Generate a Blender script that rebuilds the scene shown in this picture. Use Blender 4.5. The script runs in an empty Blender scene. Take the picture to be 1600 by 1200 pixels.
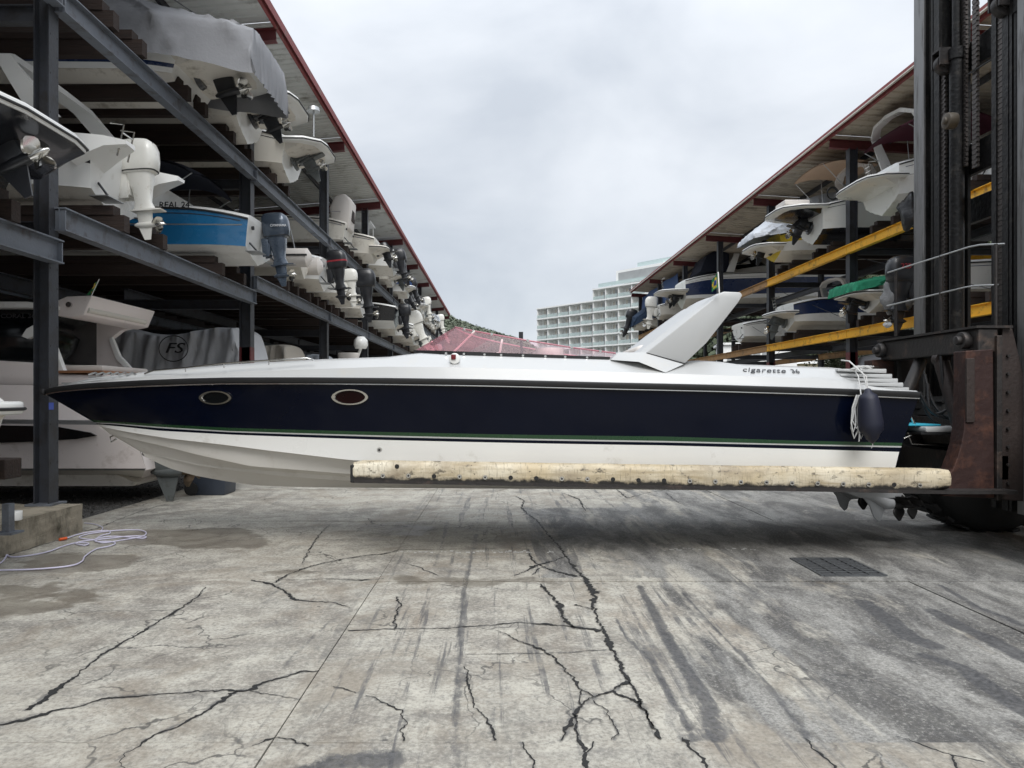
import bpy, bmesh, math, random
import numpy as np
from mathutils import Vector, Matrix, noise
R = math.radians
scene = bpy.context.scene
COL = scene.collection
F = 1130.0; VX = 778.0; VY = 620.0; EYE = 1.75      # focal length and vanishing point of the aisle in photo pixels

# ---------------------------------------------------------------- camera
cam_d = bpy.data.cameras.new('camera'); cam = bpy.data.objects.new('camera', cam_d); COL.objects.link(cam)
cam.location = (0, 0, EYE); cam.rotation_euler = (R(90), 0, 0)
cam_d.sensor_width = 36; cam_d.lens = 36 * F / 1600; cam_d.shift_x = 22 / 1600; cam_d.shift_y = 20 / 1600
cam_d.clip_end = 3000; cam_d.clip_start = .05
scene.camera = cam
# ---------------------------------------------------------------- overcast sky
w = bpy.data.worlds.new('World'); scene.world = w; w.use_nodes = True
nt = w.node_tree; N = nt.nodes; N.clear()
out = N.new('ShaderNodeOutputWorld'); bg = N.new('ShaderNodeBackground'); bg.inputs[1].default_value = .1
sky = N.new('ShaderNodeTexSky'); sky.sky_type = 'NISHITA'; sky.sun_disc = False
sky.sun_elevation = R(50); sky.sun_rotation = R(172)
tc = N.new('ShaderNodeTexCoord'); mp = N.new('ShaderNodeMapping'); mp.inputs['Scale'].default_value = (1.2, 1.2, 2.4); mp.inputs['Location'].default_value = (3.1, .4, .9)
nz = N.new('ShaderNodeTexNoise'); nz.inputs['Scale'].default_value = 2.1; nz.inputs['Detail'].default_value = 7; nz.inputs['Roughness'].default_value = .5; nz.inputs['Distortion'].default_value = .35
cr = N.new('ShaderNodeValToRGB'); cr.color_ramp.elements[0].position = .36; cr.color_ramp.elements[1].position = .62
cr.color_ramp.elements[0].color = (3.35, 3.60, 3.95, 1); cr.color_ramp.elements[1].color = (4.65, 4.85, 5.12, 1)
mx = N.new('ShaderNodeMixRGB'); mx.inputs[0].default_value = .93
L_ = nt.links.new
L_(tc.outputs['Generated'], mp.inputs[0]); L_(mp.outputs[0], nz.inputs['Vector']); L_(nz.outputs['Fac'], cr.inputs[0])
# an overcast sky grows brighter towards the zenith
sx_ = N.new('ShaderNodeSeparateXYZ'); L_(tc.outputs['Generated'], sx_.inputs[0])
mz = N.new('ShaderNodeMath'); mz.operation = 'MAXIMUM'; mz.inputs[1].default_value = 0; L_(sx_.outputs[2], mz.inputs[0])
pw_ = N.new('ShaderNodeMath'); pw_.operation = 'POWER'; pw_.inputs[1].default_value = 2.8; L_(mz.outputs[0], pw_.inputs[0])
ml = N.new('ShaderNodeMath'); ml.operation = 'MULTIPLY_ADD'; ml.inputs[1].default_value = 2.0; ml.inputs[2].default_value = 1.0; L_(pw_.outputs[0], ml.inputs[0])
vm = N.new('ShaderNodeVectorMath'); vm.operation = 'SCALE'; L_(cr.outputs[0], vm.inputs[0]); L_(ml.outputs[0], vm.inputs['Scale'])
L_(sky.outputs[0], mx.inputs[1]); L_(vm.outputs[0], mx.inputs[2]); L_(mx.outputs[0], bg.inputs[0]); L_(bg.outputs[0], out.inputs[0])
# ---------------------------------------------------------------- soft sun through the cloud
sd = bpy.data.lights.new('sun', 'SUN'); sd.energy = 1.5; sd.angle = R(35); sd.color = (1, .98, .95)
sun = bpy.data.objects.new('sun', sd); COL.objects.link(sun)
sun.rotation_euler = (R(40), 0, R(8))      # light comes from high behind the camera
scene.view_settings.view_transform = 'Standard'; scene.view_settings.look = 'None'
scene.view_settings.exposure = 0.84; scene.view_settings.gamma = 1; scene.view_settings.use_curve_mapping = False
scene.render.engine = 'CYCLES'
scene.cycles.max_bounces = 8; scene.cycles.transparent_max_bounces = 16

# ---------------------------------------------------------------- small helpers
def P(px, py, D):
    'a pixel of the photograph at distance D along the aisle, as a point of the world'
    return Vector(((px - VX) * D / F, D, EYE - (py - VY) * D / F))
def G(px, py, z=0.0):
    D = (EYE - z) * F / (py - VY)
    return Vector(((px - VX) * D / F, D, z))
def tag(o, label=None, cat=None, group=None, kind=None):
    if label: o['label'] = label
    if cat: o['category'] = cat
    if group: o['group'] = group
    if kind: o['kind'] = kind
    return o
def empty(name, loc, rz=0, label=None, cat=None, group=None, rot=None):
    o = bpy.data.objects.new(name, None); COL.objects.link(o); o.location = loc
    o.rotation_euler = rot if rot else (0, 0, rz); o.empty_display_size = .1
    return tag(o, label, cat, group)

class MB:
    def __init__(s): s.v = []; s.f = []; s.m = []
    def add(s, vs, fs, mi=0, M=None):
        o = len(s.v)
        for p in vs:
            p = Vector(p); s.v.append(tuple(M @ p if M else p))
        for f in fs: s.f.append(tuple(i + o for i in f)); s.m.append(mi)
        return s
    def box(s, c, d, rz=0, mi=0, M=None):
        x, y, z = d[0] / 2, d[1] / 2, d[2] / 2
        vs = [(a * x, b * y, e * z) for a in (-1, 1) for b in (-1, 1) for e in (-1, 1)]
        T = Matrix.Translation(c) @ Matrix.Rotation(rz, 4, 'Z')
        if M: T = M @ T
        return s.add(vs, [(0, 1, 3, 2), (4, 6, 7, 5), (0, 4, 5, 1), (2, 3, 7, 6), (0, 2, 6, 4), (1, 5, 7, 3)], mi, T)
    def prism(s, poly, y0, y1, mi=0, M=None, ax='y'):
        'poly of (x,z) extruded along y (or (x,y) along z)'
        n = len(poly)
        # orientation
        ar = sum(poly[i][0] * poly[(i + 1) % n][1] - poly[(i + 1) % n][0] * poly[i][1] for i in range(n))
        if ar < 0: poly = poly[::-1]
        if ax == 'y': vs = [(a, y0, b) for a, b in poly] + [(a, y1, b) for a, b in poly]
        elif ax == 'z': vs = [(a, b, y1) for a, b in poly] + [(a, b, y0) for a, b in poly]
        else: vs = [(y1, a, b) for a, b in poly] + [(y0, a, b) for a, b in poly]
        fs = [tuple(range(n)), tuple(range(2 * n - 1, n - 1, -1))] + [(i, i + n, (i + 1) % n + n, (i + 1) % n) for i in range(n)]
        return s.add(vs, fs, mi, M)
    def tube(s, pts, r, n=8, mi=0, cap=True, M=None):
        pts = [Vector(p) for p in pts]; k = len(pts)
        rr = r if isinstance(r, (list, tuple)) else [r] * k
        vs = []; up = None
        for i, p in enumerate(pts):
            d = (pts[min(i + 1, k - 1)] - pts[max(i - 1, 0)])
            d = d.normalized() if d.length > 1e-9 else Vector((0, 0, 1))
            if up is None:
                up = Vector((0, 0, 1)) if abs(d.z) < .9 else Vector((1, 0, 0))
            u = (up - d * up.dot(d)); u = u.normalized() if u.length > 1e-6 else d.orthogonal().normalized()
            up = u; v = d.cross(u)
            for j in range(n):
                a = 2 * math.pi * j / n
                vs.append(p + (u * math.cos(a) + v * math.sin(a)) * rr[i])
        fs = [(i * n + j, i * n + (j + 1) % n, (i + 1) * n + (j + 1) % n, (i + 1) * n + j) for i in range(k - 1) for j in range(n)]
        if cap: fs += [tuple(range(n - 1, -1, -1)), tuple((k - 1) * n + j for j in range(n))]
        return s.add(vs, fs, mi, M)
    def loft(s, rows, mi=0, closed=False, caps=(False, False), M=None, flip=False):
        'rows: list of equal-length rings'
        n = len(rows[0]); vs = [p for r in rows for p in r]; fs = []
        for i in range(len(rows) - 1):
            for j in range(n if closed else n - 1):
                a, b, c, d = i * n + j, i * n + (j + 1) % n, (i + 1) * n + (j + 1) % n, (i + 1) * n + j
                fs.append((a, d, c, b) if flip else (a, b, c, d))
        if caps[0]: fs.append(tuple(range(n)) if flip else tuple(range(n - 1, -1, -1)))
        if caps[1]:
            q = tuple((len(rows) - 1) * n + j for j in range(n)); fs.append(q[::-1] if flip else q)
        return s.add(vs, fs, mi, M)
    def cyl(s, c, r, h, n=16, ax='z', mi=0, r2=None, M=None):
        d = {'x': Vector((1, 0, 0)), 'y': Vector((0, 1, 0)), 'z': Vector((0, 0, 1))}[ax] * h / 2
        return s.tube([Vector(c) - d, Vector(c) + d], [r, r if r2 is None else r2], n, mi, True, M)
    def build(s, name, mats, parent=None, smooth=None, bevel=0, loc=None, bevseg=2, weld=False):
        me = bpy.data.meshes.new(name); me.from_pydata(s.v, [], s.f)
        mats = mats if isinstance(mats, (list, tuple)) else [mats]
        for m in mats: me.materials.append(m)
        if len(mats) > 1: me.polygons.foreach_set('material_index', s.m)
        me.validate(); me.update()
        if weld or bevel:
            bm = bmesh.new(); bm.from_mesh(me)
            if weld: bmesh.ops.remove_doubles(bm, verts=bm.verts, dist=1e-4)
            bmesh.ops.recalc_face_normals(bm, faces=bm.faces)
            if bevel:
                eds = [e for e in bm.edges if len(e.link_faces) == 2 and e.calc_face_angle(0) > .6]
                bmesh.ops.bevel(bm, geom=eds, offset=bevel, segments=bevseg, affect='EDGES', profile=.5, clamp_overlap=True)
            bm.to_mesh(me); bm.free()
        if smooth is not None:
            for p in me.polygons: p.use_smooth = True
            me.set_sharp_from_angle(angle=R(smooth))
        o = bpy.data.objects.new(name, me); COL.objects.link(o)
        if parent: o.parent = parent
        if loc is not None: o.location = loc
        return o
def inst(name, mesh, parent, loc=(0, 0, 0), rot=(0, 0, 0), scl=(1, 1, 1)):
    o = bpy.data.objects.new(name, mesh); COL.objects.link(o); o.parent = parent
    o.location = loc; o.rotation_euler = rot; o.scale = scl
    return o
def text_mesh(txt, size, mat, name, parent, M, extrude=.002, shear=0, sx=1.0, space=1.0):
    cu = bpy.data.curves.new('lettering', 'FONT'); cu.body = txt; cu.size = size; cu.extrude = extrude; cu.shear = shear
    cu.align_x = 'CENTER'; cu.align_y = 'CENTER'; cu.resolution_u = 3; cu.space_character = space
    t = bpy.data.objects.new('lettering', cu); COL.objects.link(t)
    bpy.context.view_layer.update()
    me = bpy.data.meshes.new_from_object(t.evaluated_get(bpy.context.evaluated_depsgraph_get()))
    bpy.data.objects.remove(t); bpy.data.curves.remove(cu)
    me.materials.clear(); me.materials.append(mat)
    me.transform(M @ Matrix.Diagonal((sx, 1, 1, 1)))
    o = bpy.data.objects.new(name, me); COL.objects.link(o)
    if parent: o.parent = parent
    return o

# ---------------------------------------------------------------- materials
def M_(name, col, rough=.5, metal=0, var=.12, scale=3., bump=0., bscale=40., dirt=None, coat=0., spec=.5, stretch=None):
    m = bpy.data.materials.new(name); m.use_nodes = True; t = m.node_tree; N = t.nodes; L = t.links.new
    b = N['Principled BSDF']; b.inputs['Roughness'].default_value = rough; b.inputs['Metallic'].default_value = metal
    b.inputs['Coat Weight'].default_value = coat; b.inputs['Coat Roughness'].default_value = .08; b.inputs['Specular IOR Level'].default_value = spec
    g = N.new('ShaderNodeNewGeometry'); pos = g.outputs['Position']
    if stretch:
        mpn = N.new('ShaderNodeMapping'); mpn.inputs['Scale'].default_value = stretch; L(pos, mpn.inputs[0]); pos = mpn.outputs[0]
    n1 = N.new('ShaderNodeTexNoise'); n1.inputs['Scale'].default_value = scale; n1.inputs['Detail'].default_value = 6; n1.inputs['Roughness'].default_value = .6
    L(pos, n1.inputs['Vector'])
    c1 = N.new('ShaderNodeMixRGB')
    c1.inputs[1].default_value = tuple(max(0, c * (1 - var)) for c in col) + (1,)
    c1.inputs[2].default_value = tuple(min(1, c * (1 + var)) for c in col) + (1,)
    L(n1.outputs['Fac'], c1.inputs[0]); last = c1.outputs[0]
    if dirt:
        dc, amt, ds = dirt
        n2 = N.new('ShaderNodeTexNoise'); n2.inputs['Scale'].default_value = ds; n2.inputs['Detail'].default_value = 9; n2.inputs['Roughness'].default_value = .68
        L(pos, n2.inputs['Vector'])
        rp = N.new('ShaderNodeValToRGB'); rp.color_ramp.elements[0].position = .62 - amt * .3; rp.color_ramp.elements[1].position = .78 - amt * .2
        L(n2.outputs['Fac'], rp.inputs[0])
        c2 = N.new('ShaderNodeMixRGB'); c2.inputs[2].default_value = tuple(dc) + (1,); L(rp.outputs[0], c2.inputs[0]); L(last, c2.inputs[1]); last = c2.outputs[0]
    L(last, b.inputs['Base Color'])
    # roughness follows the same grime
    mr = N.new('ShaderNodeMapRange'); mr.inputs['To Min'].default_value = max(.02, rough - .08); mr.inputs['To Max'].default_value = min(1, rough + .12)
    L(n1.outputs['Fac'], mr.inputs[0]); L(mr.outputs[0], b.inputs['Roughness'])
    if bump:
        n3 = N.new('ShaderNodeTexNoise'); n3.inputs['Scale'].default_value = bscale; n3.inputs['Detail'].default_value = 5; L(pos, n3.inputs['Vector'])
        bp = N.new('ShaderNodeBump'); bp.inputs['Strength'].default_value = bump; bp.inputs['Distance'].default_value = .02
        L(n3.outputs['Fac'], bp.inputs['Height']); L(bp.outputs[0], b.inputs['Normal'])
    return m
def glass(name, col, alpha, rough=.03):
    m = bpy.data.materials.new(name); m.use_nodes = True; t = m.node_tree; N = t.nodes; L = t.links.new
    N.remove(N['Principled BSDF']); o = N['Material Output']
    tr = N.new('ShaderNodeBsdfTransparent'); tr.inputs[0].default_value = tuple(col) + (1,)
    gl = N.new('ShaderNodeBsdfGlossy'); gl.inputs['Roughness'].default_value = rough
    df = N.new('ShaderNodeBsdfDiffuse'); df.inputs[0].default_value = tuple(col) + (1,)
    nn = N.new('ShaderNodeTexNoise'); nn.inputs['Scale'].default_value = 5; ra = N.new('ShaderNodeMapRange')
    ra.inputs['To Min'].default_value = alpha * .7; ra.inputs['To Max'].default_value = alpha * 1.3; L(nn.outputs['Fac'], ra.inputs[0])
    m1 = N.new('ShaderNodeMixShader'); L(ra.outputs[0], m1.inputs[0]); L(tr.outputs[0], m1.inputs[1]); L(df.outputs[0], m1.inputs[2])
    fr = N.new('ShaderNodeLayerWeight'); fr.inputs[0].default_value = .25
    fp = N.new('ShaderNodeMath'); fp.operation = 'POWER'; fp.inputs[1].default_value = 3; L(fr.outputs['Facing'], fp.inputs[0])
    fq = N.new('ShaderNodeMath'); fq.operation = 'MULTIPLY_ADD'; fq.inputs[1].default_value = .5; fq.inputs[2].default_value = .04; L(fp.outputs[0], fq.inputs[0])
    m2 = N.new('ShaderNodeMixShader'); L(fq.outputs[0], m2.inputs[0]); L(m1.outputs[0], m2.inputs[1]); L(gl.outputs[0], m2.inputs[2])
    L(m2.outputs[0], o.inputs[0])
    return m
MT = dict(
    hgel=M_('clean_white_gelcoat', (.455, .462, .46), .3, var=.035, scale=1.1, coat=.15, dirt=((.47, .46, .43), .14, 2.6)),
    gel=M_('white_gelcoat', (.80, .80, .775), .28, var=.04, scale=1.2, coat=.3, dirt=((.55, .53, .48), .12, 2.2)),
    gel_c=M_('cream_gelcoat', (.68, .65, .58), .34, var=.07, scale=1.5, dirt=((.42, .38, .31), .25, 2.4)),
    bottom=M_('aged_white_bottom_paint', (.70, .665, .60), .5, var=.08, scale=2, dirt=((.33, .29, .23), .3, 3)),
    herobot=M_('grey_white_bottom_gelcoat', (.62, .60, .56), .42, var=.04, scale=1.5, dirt=((.5, .47, .42), .2, 2.5)),
    pink=M_('weathered_pinkish_gelcoat', (.85, .78, .75), .35, var=.04, scale=1.3, dirt=((.5, .43, .38), .15, 2)),
    navy=M_('glossy_navy_gelcoat', (.0018, .0034, .011), .10, var=.3, scale=.8, spec=.18),
    navy2=M_('dark_blue_gelcoat', (.012, .028, .09), .25, var=.2, scale=1, coat=.3),
    blackhull=M_('black_gelcoat', (.008, .009, .013), .22, var=.3, scale=1, coat=.3),
    blue=M_('bright_blue_gelcoat', (.015, .16, .36), .25, var=.15, scale=1.5, coat=.4),
    yellow_gel=M_('yellow_gelcoat', (.72, .52, .03), .3, var=.08, scale=2),
    green=M_('green_stripe_paint', (.008, .045, .014), .25, var=.1, coat=.3),
    black=M_('black_rubber_trim', (.015, .015, .016), .5, var=.3),
    blackp=M_('satin_black_engine_paint', (.012, .013, .016), .33, var=.3, scale=5, coat=.2),
    redp=M_('dark_red_decal', (.28, .02, .03), .4),
    greyp=M_('grey_engine_paint', (.10, .11, .11), .4, var=.15, scale=5, dirt=((.05, .05, .045), .3, 7)),
    ygrey=M_('blue_grey_engine_paint', (.055, .075, .105), .25, metal=.35, var=.1, scale=3, coat=.5),
    whitep=M_('white_engine_paint', (.72, .71, .66), .3, var=.05, scale=3, coat=.3, dirt=((.45, .41, .33), .15, 6)),
    steel=M_('polished_stainless_steel', (.62, .61, .58), .18, metal=1, var=.12, scale=9),
    alu=M_('dull_aluminium', (.45, .45, .45), .4, metal=.9, var=.15, scale=9),
    rail=M_('weathered_metal_rail', (.42, .43, .43), .35, metal=.8, var=.15, scale=9),
    rackg=M_('weathered_grey_rack_paint', (.14, .155, .18), .5, metal=.1, var=.2, scale=2.2, bump=.15, bscale=30, dirt=((.06, .05, .045), .35, 3.5)),
    postg=M_('dark_grey_post_paint', (.034, .037, .045), .5, var=.3, scale=2.4, bump=.2, bscale=25, dirt=((.022, .02, .02), .5, 4)),
    yel=M_('yellow_beam_paint', (.86, .47, .025), .5, var=.15, scale=1.6, bump=.15, dirt=((.16, .08, .03), .32, 3.2)),
    tan=M_('faded_tan_beam_paint', (.38, .22, .09), .6, var=.2, scale=1.5, dirt=((.14, .09, .05), .4, 2)),
    redst=M_('oxide_red_steel', (.115, .022, .024), .55, var=.2, scale=2, dirt=((.06, .018, .015), .3, 3)),
    fascia=M_('faded_red_roof_edge', (.24, .05, .05), .6, var=.2, scale=3, dirt=((.2, .14, .12), .3, 3)),
    wood=M_('old_dark_timber', (.026, .015, .011), .8, var=.45, scale=3, bump=.5, bscale=14, dirt=((.012, .008, .007), .4, 5), stretch=(.4, 3, 3)),
    roof=M_('weathered_light_roof_sheet', (.60, .61, .59), .55, metal=.1, var=.1, scale=1.2, dirt=((.25, .24, .21), .3, 1.3)),
    roof_b=M_('brownish_roof_sheet', (.44, .385, .31), .6, var=.15, scale=1.2, dirt=((.16, .13, .10), .35, 1.5)),
    bshade=M_('dark_shade_backing', (.035, .028, .027), .8, var=.4, scale=1.3),
    canvas=M_('grey_cover_cloth', (.24, .245, .26), .85, var=.1, scale=2, bump=.3, bscale=18),
    canvas_fs=M_('silver_grey_cover_cloth', (.50, .51, .53), .8, var=.08, scale=2, bump=.3, bscale=18),
    canvas_l=M_('light_grey_cover_cloth', (.50, .53, .57), .8, var=.08, scale=2, bump=.3, bscale=18, dirt=((.3, .29, .28), .15, 3)),
    canvas_b=M_('beige_cover_cloth', (.46, .42, .36), .85, var=.1, scale=2, bump=.3, bscale=18),
    canvas_g=M_('green_cover_cloth', (.01, .19, .10), .8, var=.15, scale=3, bump=.3, bscale=18),
    canvas_n=M_('navy_cover_cloth', (.012, .03, .065), .8, var=.2, scale=3, bump=.3, bscale=18),
    maroon=M_('maroon_canvas', (.085, .012, .028), .8, var=.2, scale=3),
    tanc=M_('tan_bimini_canvas', (.45, .31, .21), .85, var=.1, scale=3),
    navyc=M_('dark_navy_canvas', (.006, .009, .022), .85, var=.2, scale=3),
    bag=M_('crinkled_black_plastic', (.012, .012, .014), .3, var=.3, scale=6, bump=.7, bscale=16),
    bagg=M_('crinkled_grey_plastic', (.16, .16, .16), .35, var=.4, scale=6, bump=.7, bscale=16),
    tarp=M_('blue_tarpaulin', (.012, .05, .16), .6, var=.3, scale=1, bump=.5, bscale=4),
    smoke=M_('smoked_dark_glazing', (.004, .005, .006), .06, var=.2, spec=.3),
    tint_red=M_('dark_red_tinted_glazing', (.010, .0015, .002), .08, var=.2, spec=.15),
    rubber=M_('black_tyre_rubber', (.014, .014, .014), .75, var=.3, scale=6, bump=.3, bscale=50),
    rust=M_('rust_brown_fork_steel', (.034, .024, .021), .55, metal=.2, var=.3, scale=2.5, bump=.3, bscale=22, dirt=((.03, .022, .02), .5, 3)),
    rustred=M_('worn_red_brown_steel', (.036, .019, .017), .55, metal=.1, var=.3, scale=3, bump=.4, bscale=14, dirt=((.10, .045, .03), .35, 3.5), spec=.3),
    mast=M_('greasy_black_mast_steel', (.008, .0078, .008), .42, metal=.1, var=.4, scale=3, bump=.4, bscale=20, dirt=((.045, .04, .034), .25, 7), spec=.35),
    maste=M_('worn_bare_mast_edge', (.23, .23, .23), .38, metal=.6, var=.3, scale=4, stretch=(2, 2, .25), dirt=((.06, .055, .05), .35, 6)),
    carr=M_('dark_carriage_steel', (.028, .025, .024), .5, metal=.25, var=.3, scale=3, bump=.3, bscale=20, dirt=((.1, .07, .055), .25, 4)),
    roller=M_('oily_brown_roller', (.075, .06, .042), .5, var=.3, scale=9),
    chain=M_('greased_chain_steel', (.10, .09, .085), .4, metal=.7, var=.4, scale=12),
    rope=M_('pale_grey_rope', (.55, .55, .54), .85, var=.15, scale=30, bump=.6, bscale=90),
    fender=M_('navy_fender_vinyl', (.009, .011, .026), .55, var=.2, scale=6),
    teal=M_('turquoise_foam_pad', (.03, .35, .48), .7, var=.1),
    hose=M_('pale_lilac_hose', (.55, .53, .66), .4, var=.08),
    orange=M_('orange_plastic', (.65, .10, .02), .4),
    bin=M_('dark_blue_grey_bin_plastic', (.035, .045, .065), .45, var=.2, scale=3),
    iron=M_('cast_iron_grating', (.11, .115, .12), .5, metal=.5, var=.4, scale=14),
    pinkwall=M_('faded_pink_wall_plaster', (.42, .27, .22), .85, var=.12, scale=.8, bump=.15, bscale=20, dirt=((.25, .17, .14), .3, 1)),
    teak=M_('teak_trim', (.28, .13, .06), .6, var=.2, scale=6),
    stick=M_('blue_sticker', (.05, .09, .4), .4),
    lens_red=M_('dark_red_lens', (.13, .008, .012), .15, var=.1),
    decal=M_('black_decal_vinyl', (.012, .012, .014), .4, var=.1),
    decal_w=M_('pale_decal_vinyl', (.65, .66, .68), .4, var=.05),
    decal_g=M_('grey_decal_vinyl', (.055, .055, .06), .5, var=.05),
    bronze=M_('dull_bronze_propeller', (.17, .13, .09), .35, metal=.8, var=.3, scale=9),
    darkprop=M_('blackened_propeller', (.025, .024, .024), .3, metal=.5, var=.3, scale=9),
    finw=M_('primer_grey_drive_paint', (.30, .31, .32), .45, var=.15, scale=5),
    cushion=M_('white_vinyl_cushion', (.66, .62, .58), .6, var=.06),
)
MT['pinkglass'] = glass('pink_tinted_screen', (.90, .70, .74), .12)
MT['pinkglass2'] = glass('deep_pink_tinted_screen', (.86, .54, .60), .14)
MT['clear'] = glass('clear_screen', (.62, .66, .68), .12)
MT['balcony'] = glass('pale_green_balcony_glass', (.72, .80, .79), .4, .1)

# fork pad: worn cream plastic over timber with black grime at the lower edge
def pad_mat():
    m = bpy.data.materials.new('grimy_cream_fork_pad'); m.use_nodes = True; t = m.node_tree; N = t.nodes; L = t.links.new
    b = N['Principled BSDF']; b.inputs['Roughness'].default_value = .55
    g = N.new('ShaderNodeNewGeometry')
    def noi(s, d, sc=(1, 1, 1), ro=.6):
        mp = N.new('ShaderNodeMapping'); mp.inputs['Scale'].default_value = sc; L(g.outputs['Position'], mp.inputs[0])
        n = N.new('ShaderNodeTexNoise'); n.inputs['Scale'].default_value = s; n.inputs['Detail'].default_value = d; n.inputs['Roughness'].default_value = ro
        L(mp.outputs[0], n.inputs['Vector']); return n.outputs['Fac']
    def ramp(src, a, b_, inv=False):
        r = N.new('ShaderNodeMapRange'); r.inputs['From Min'].default_value = a; r.inputs['From Max'].default_value = b_
        if inv: r.inputs['To Min'].default_value = 1; r.inputs['To Max'].default_value = 0
        r.clamp = True; L(src, r.inputs[0]); return r.outputs[0]
    def mix(f, a, c):
        x = N.new('ShaderNodeMixRGB'); L(f, x.inputs[0])
        if isinstance(a, tuple): x.inputs[1].default_value = a + (1,)
        else: L(a, x.inputs[1])
        x.inputs[2].default_value = c + (1,); return x.outputs[0]
    at = N.new('ShaderNodeAttribute'); at.attribute_name = 'edge'
    c = mix(ramp(noi(1.6, 5), .35, .65), (.66, .61, .49), (.52, .43, .28))
    c = mix(ramp(noi(2.2, 8, (.6, 1, 5)), .47, .66), c, (.36, .29, .18))
    c = mix(ramp(noi(1.1, 9, (1, 1, 2), .7), .50, .68), c, (.30, .245, .17))
    c = mix(ramp(noi(26, 5, (2.2, 1, .25)), .54, .72), c, (.25, .21, .15))
    c = mix(ramp(noi(7, 9, (1, 1, 2), .75), .56, .64), c, (.10, .085, .06))
    c = mix(ramp(noi(30, 4, (1, 1, 1), .6), .66, .70), c, (.05, .04, .03))
    # grime band along the bottom edge
    ad = N.new('ShaderNodeMath'); ad.operation = 'MULTIPLY_ADD'; L(noi(5, 7, (1, 1, 1), .7), ad.inputs[0]); ad.inputs[1].default_value = -.9; L(at.outputs['Fac'], ad.inputs[2])
    c = mix(ramp(ad.outputs[0], -.36, -.20, True), c, (.022, .02, .018))
    L(c, b.inputs['Base Color'])
    bp = N.new('ShaderNodeBump'); bp.inputs['Strength'].default_value = .5; bp.inputs['Distance'].default_value = .01; L(noi(18, 6), bp.inputs['Height']); L(bp.outputs[0], b.inputs['Normal'])
    return m
MT['pad'] = pad_mat()
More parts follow.
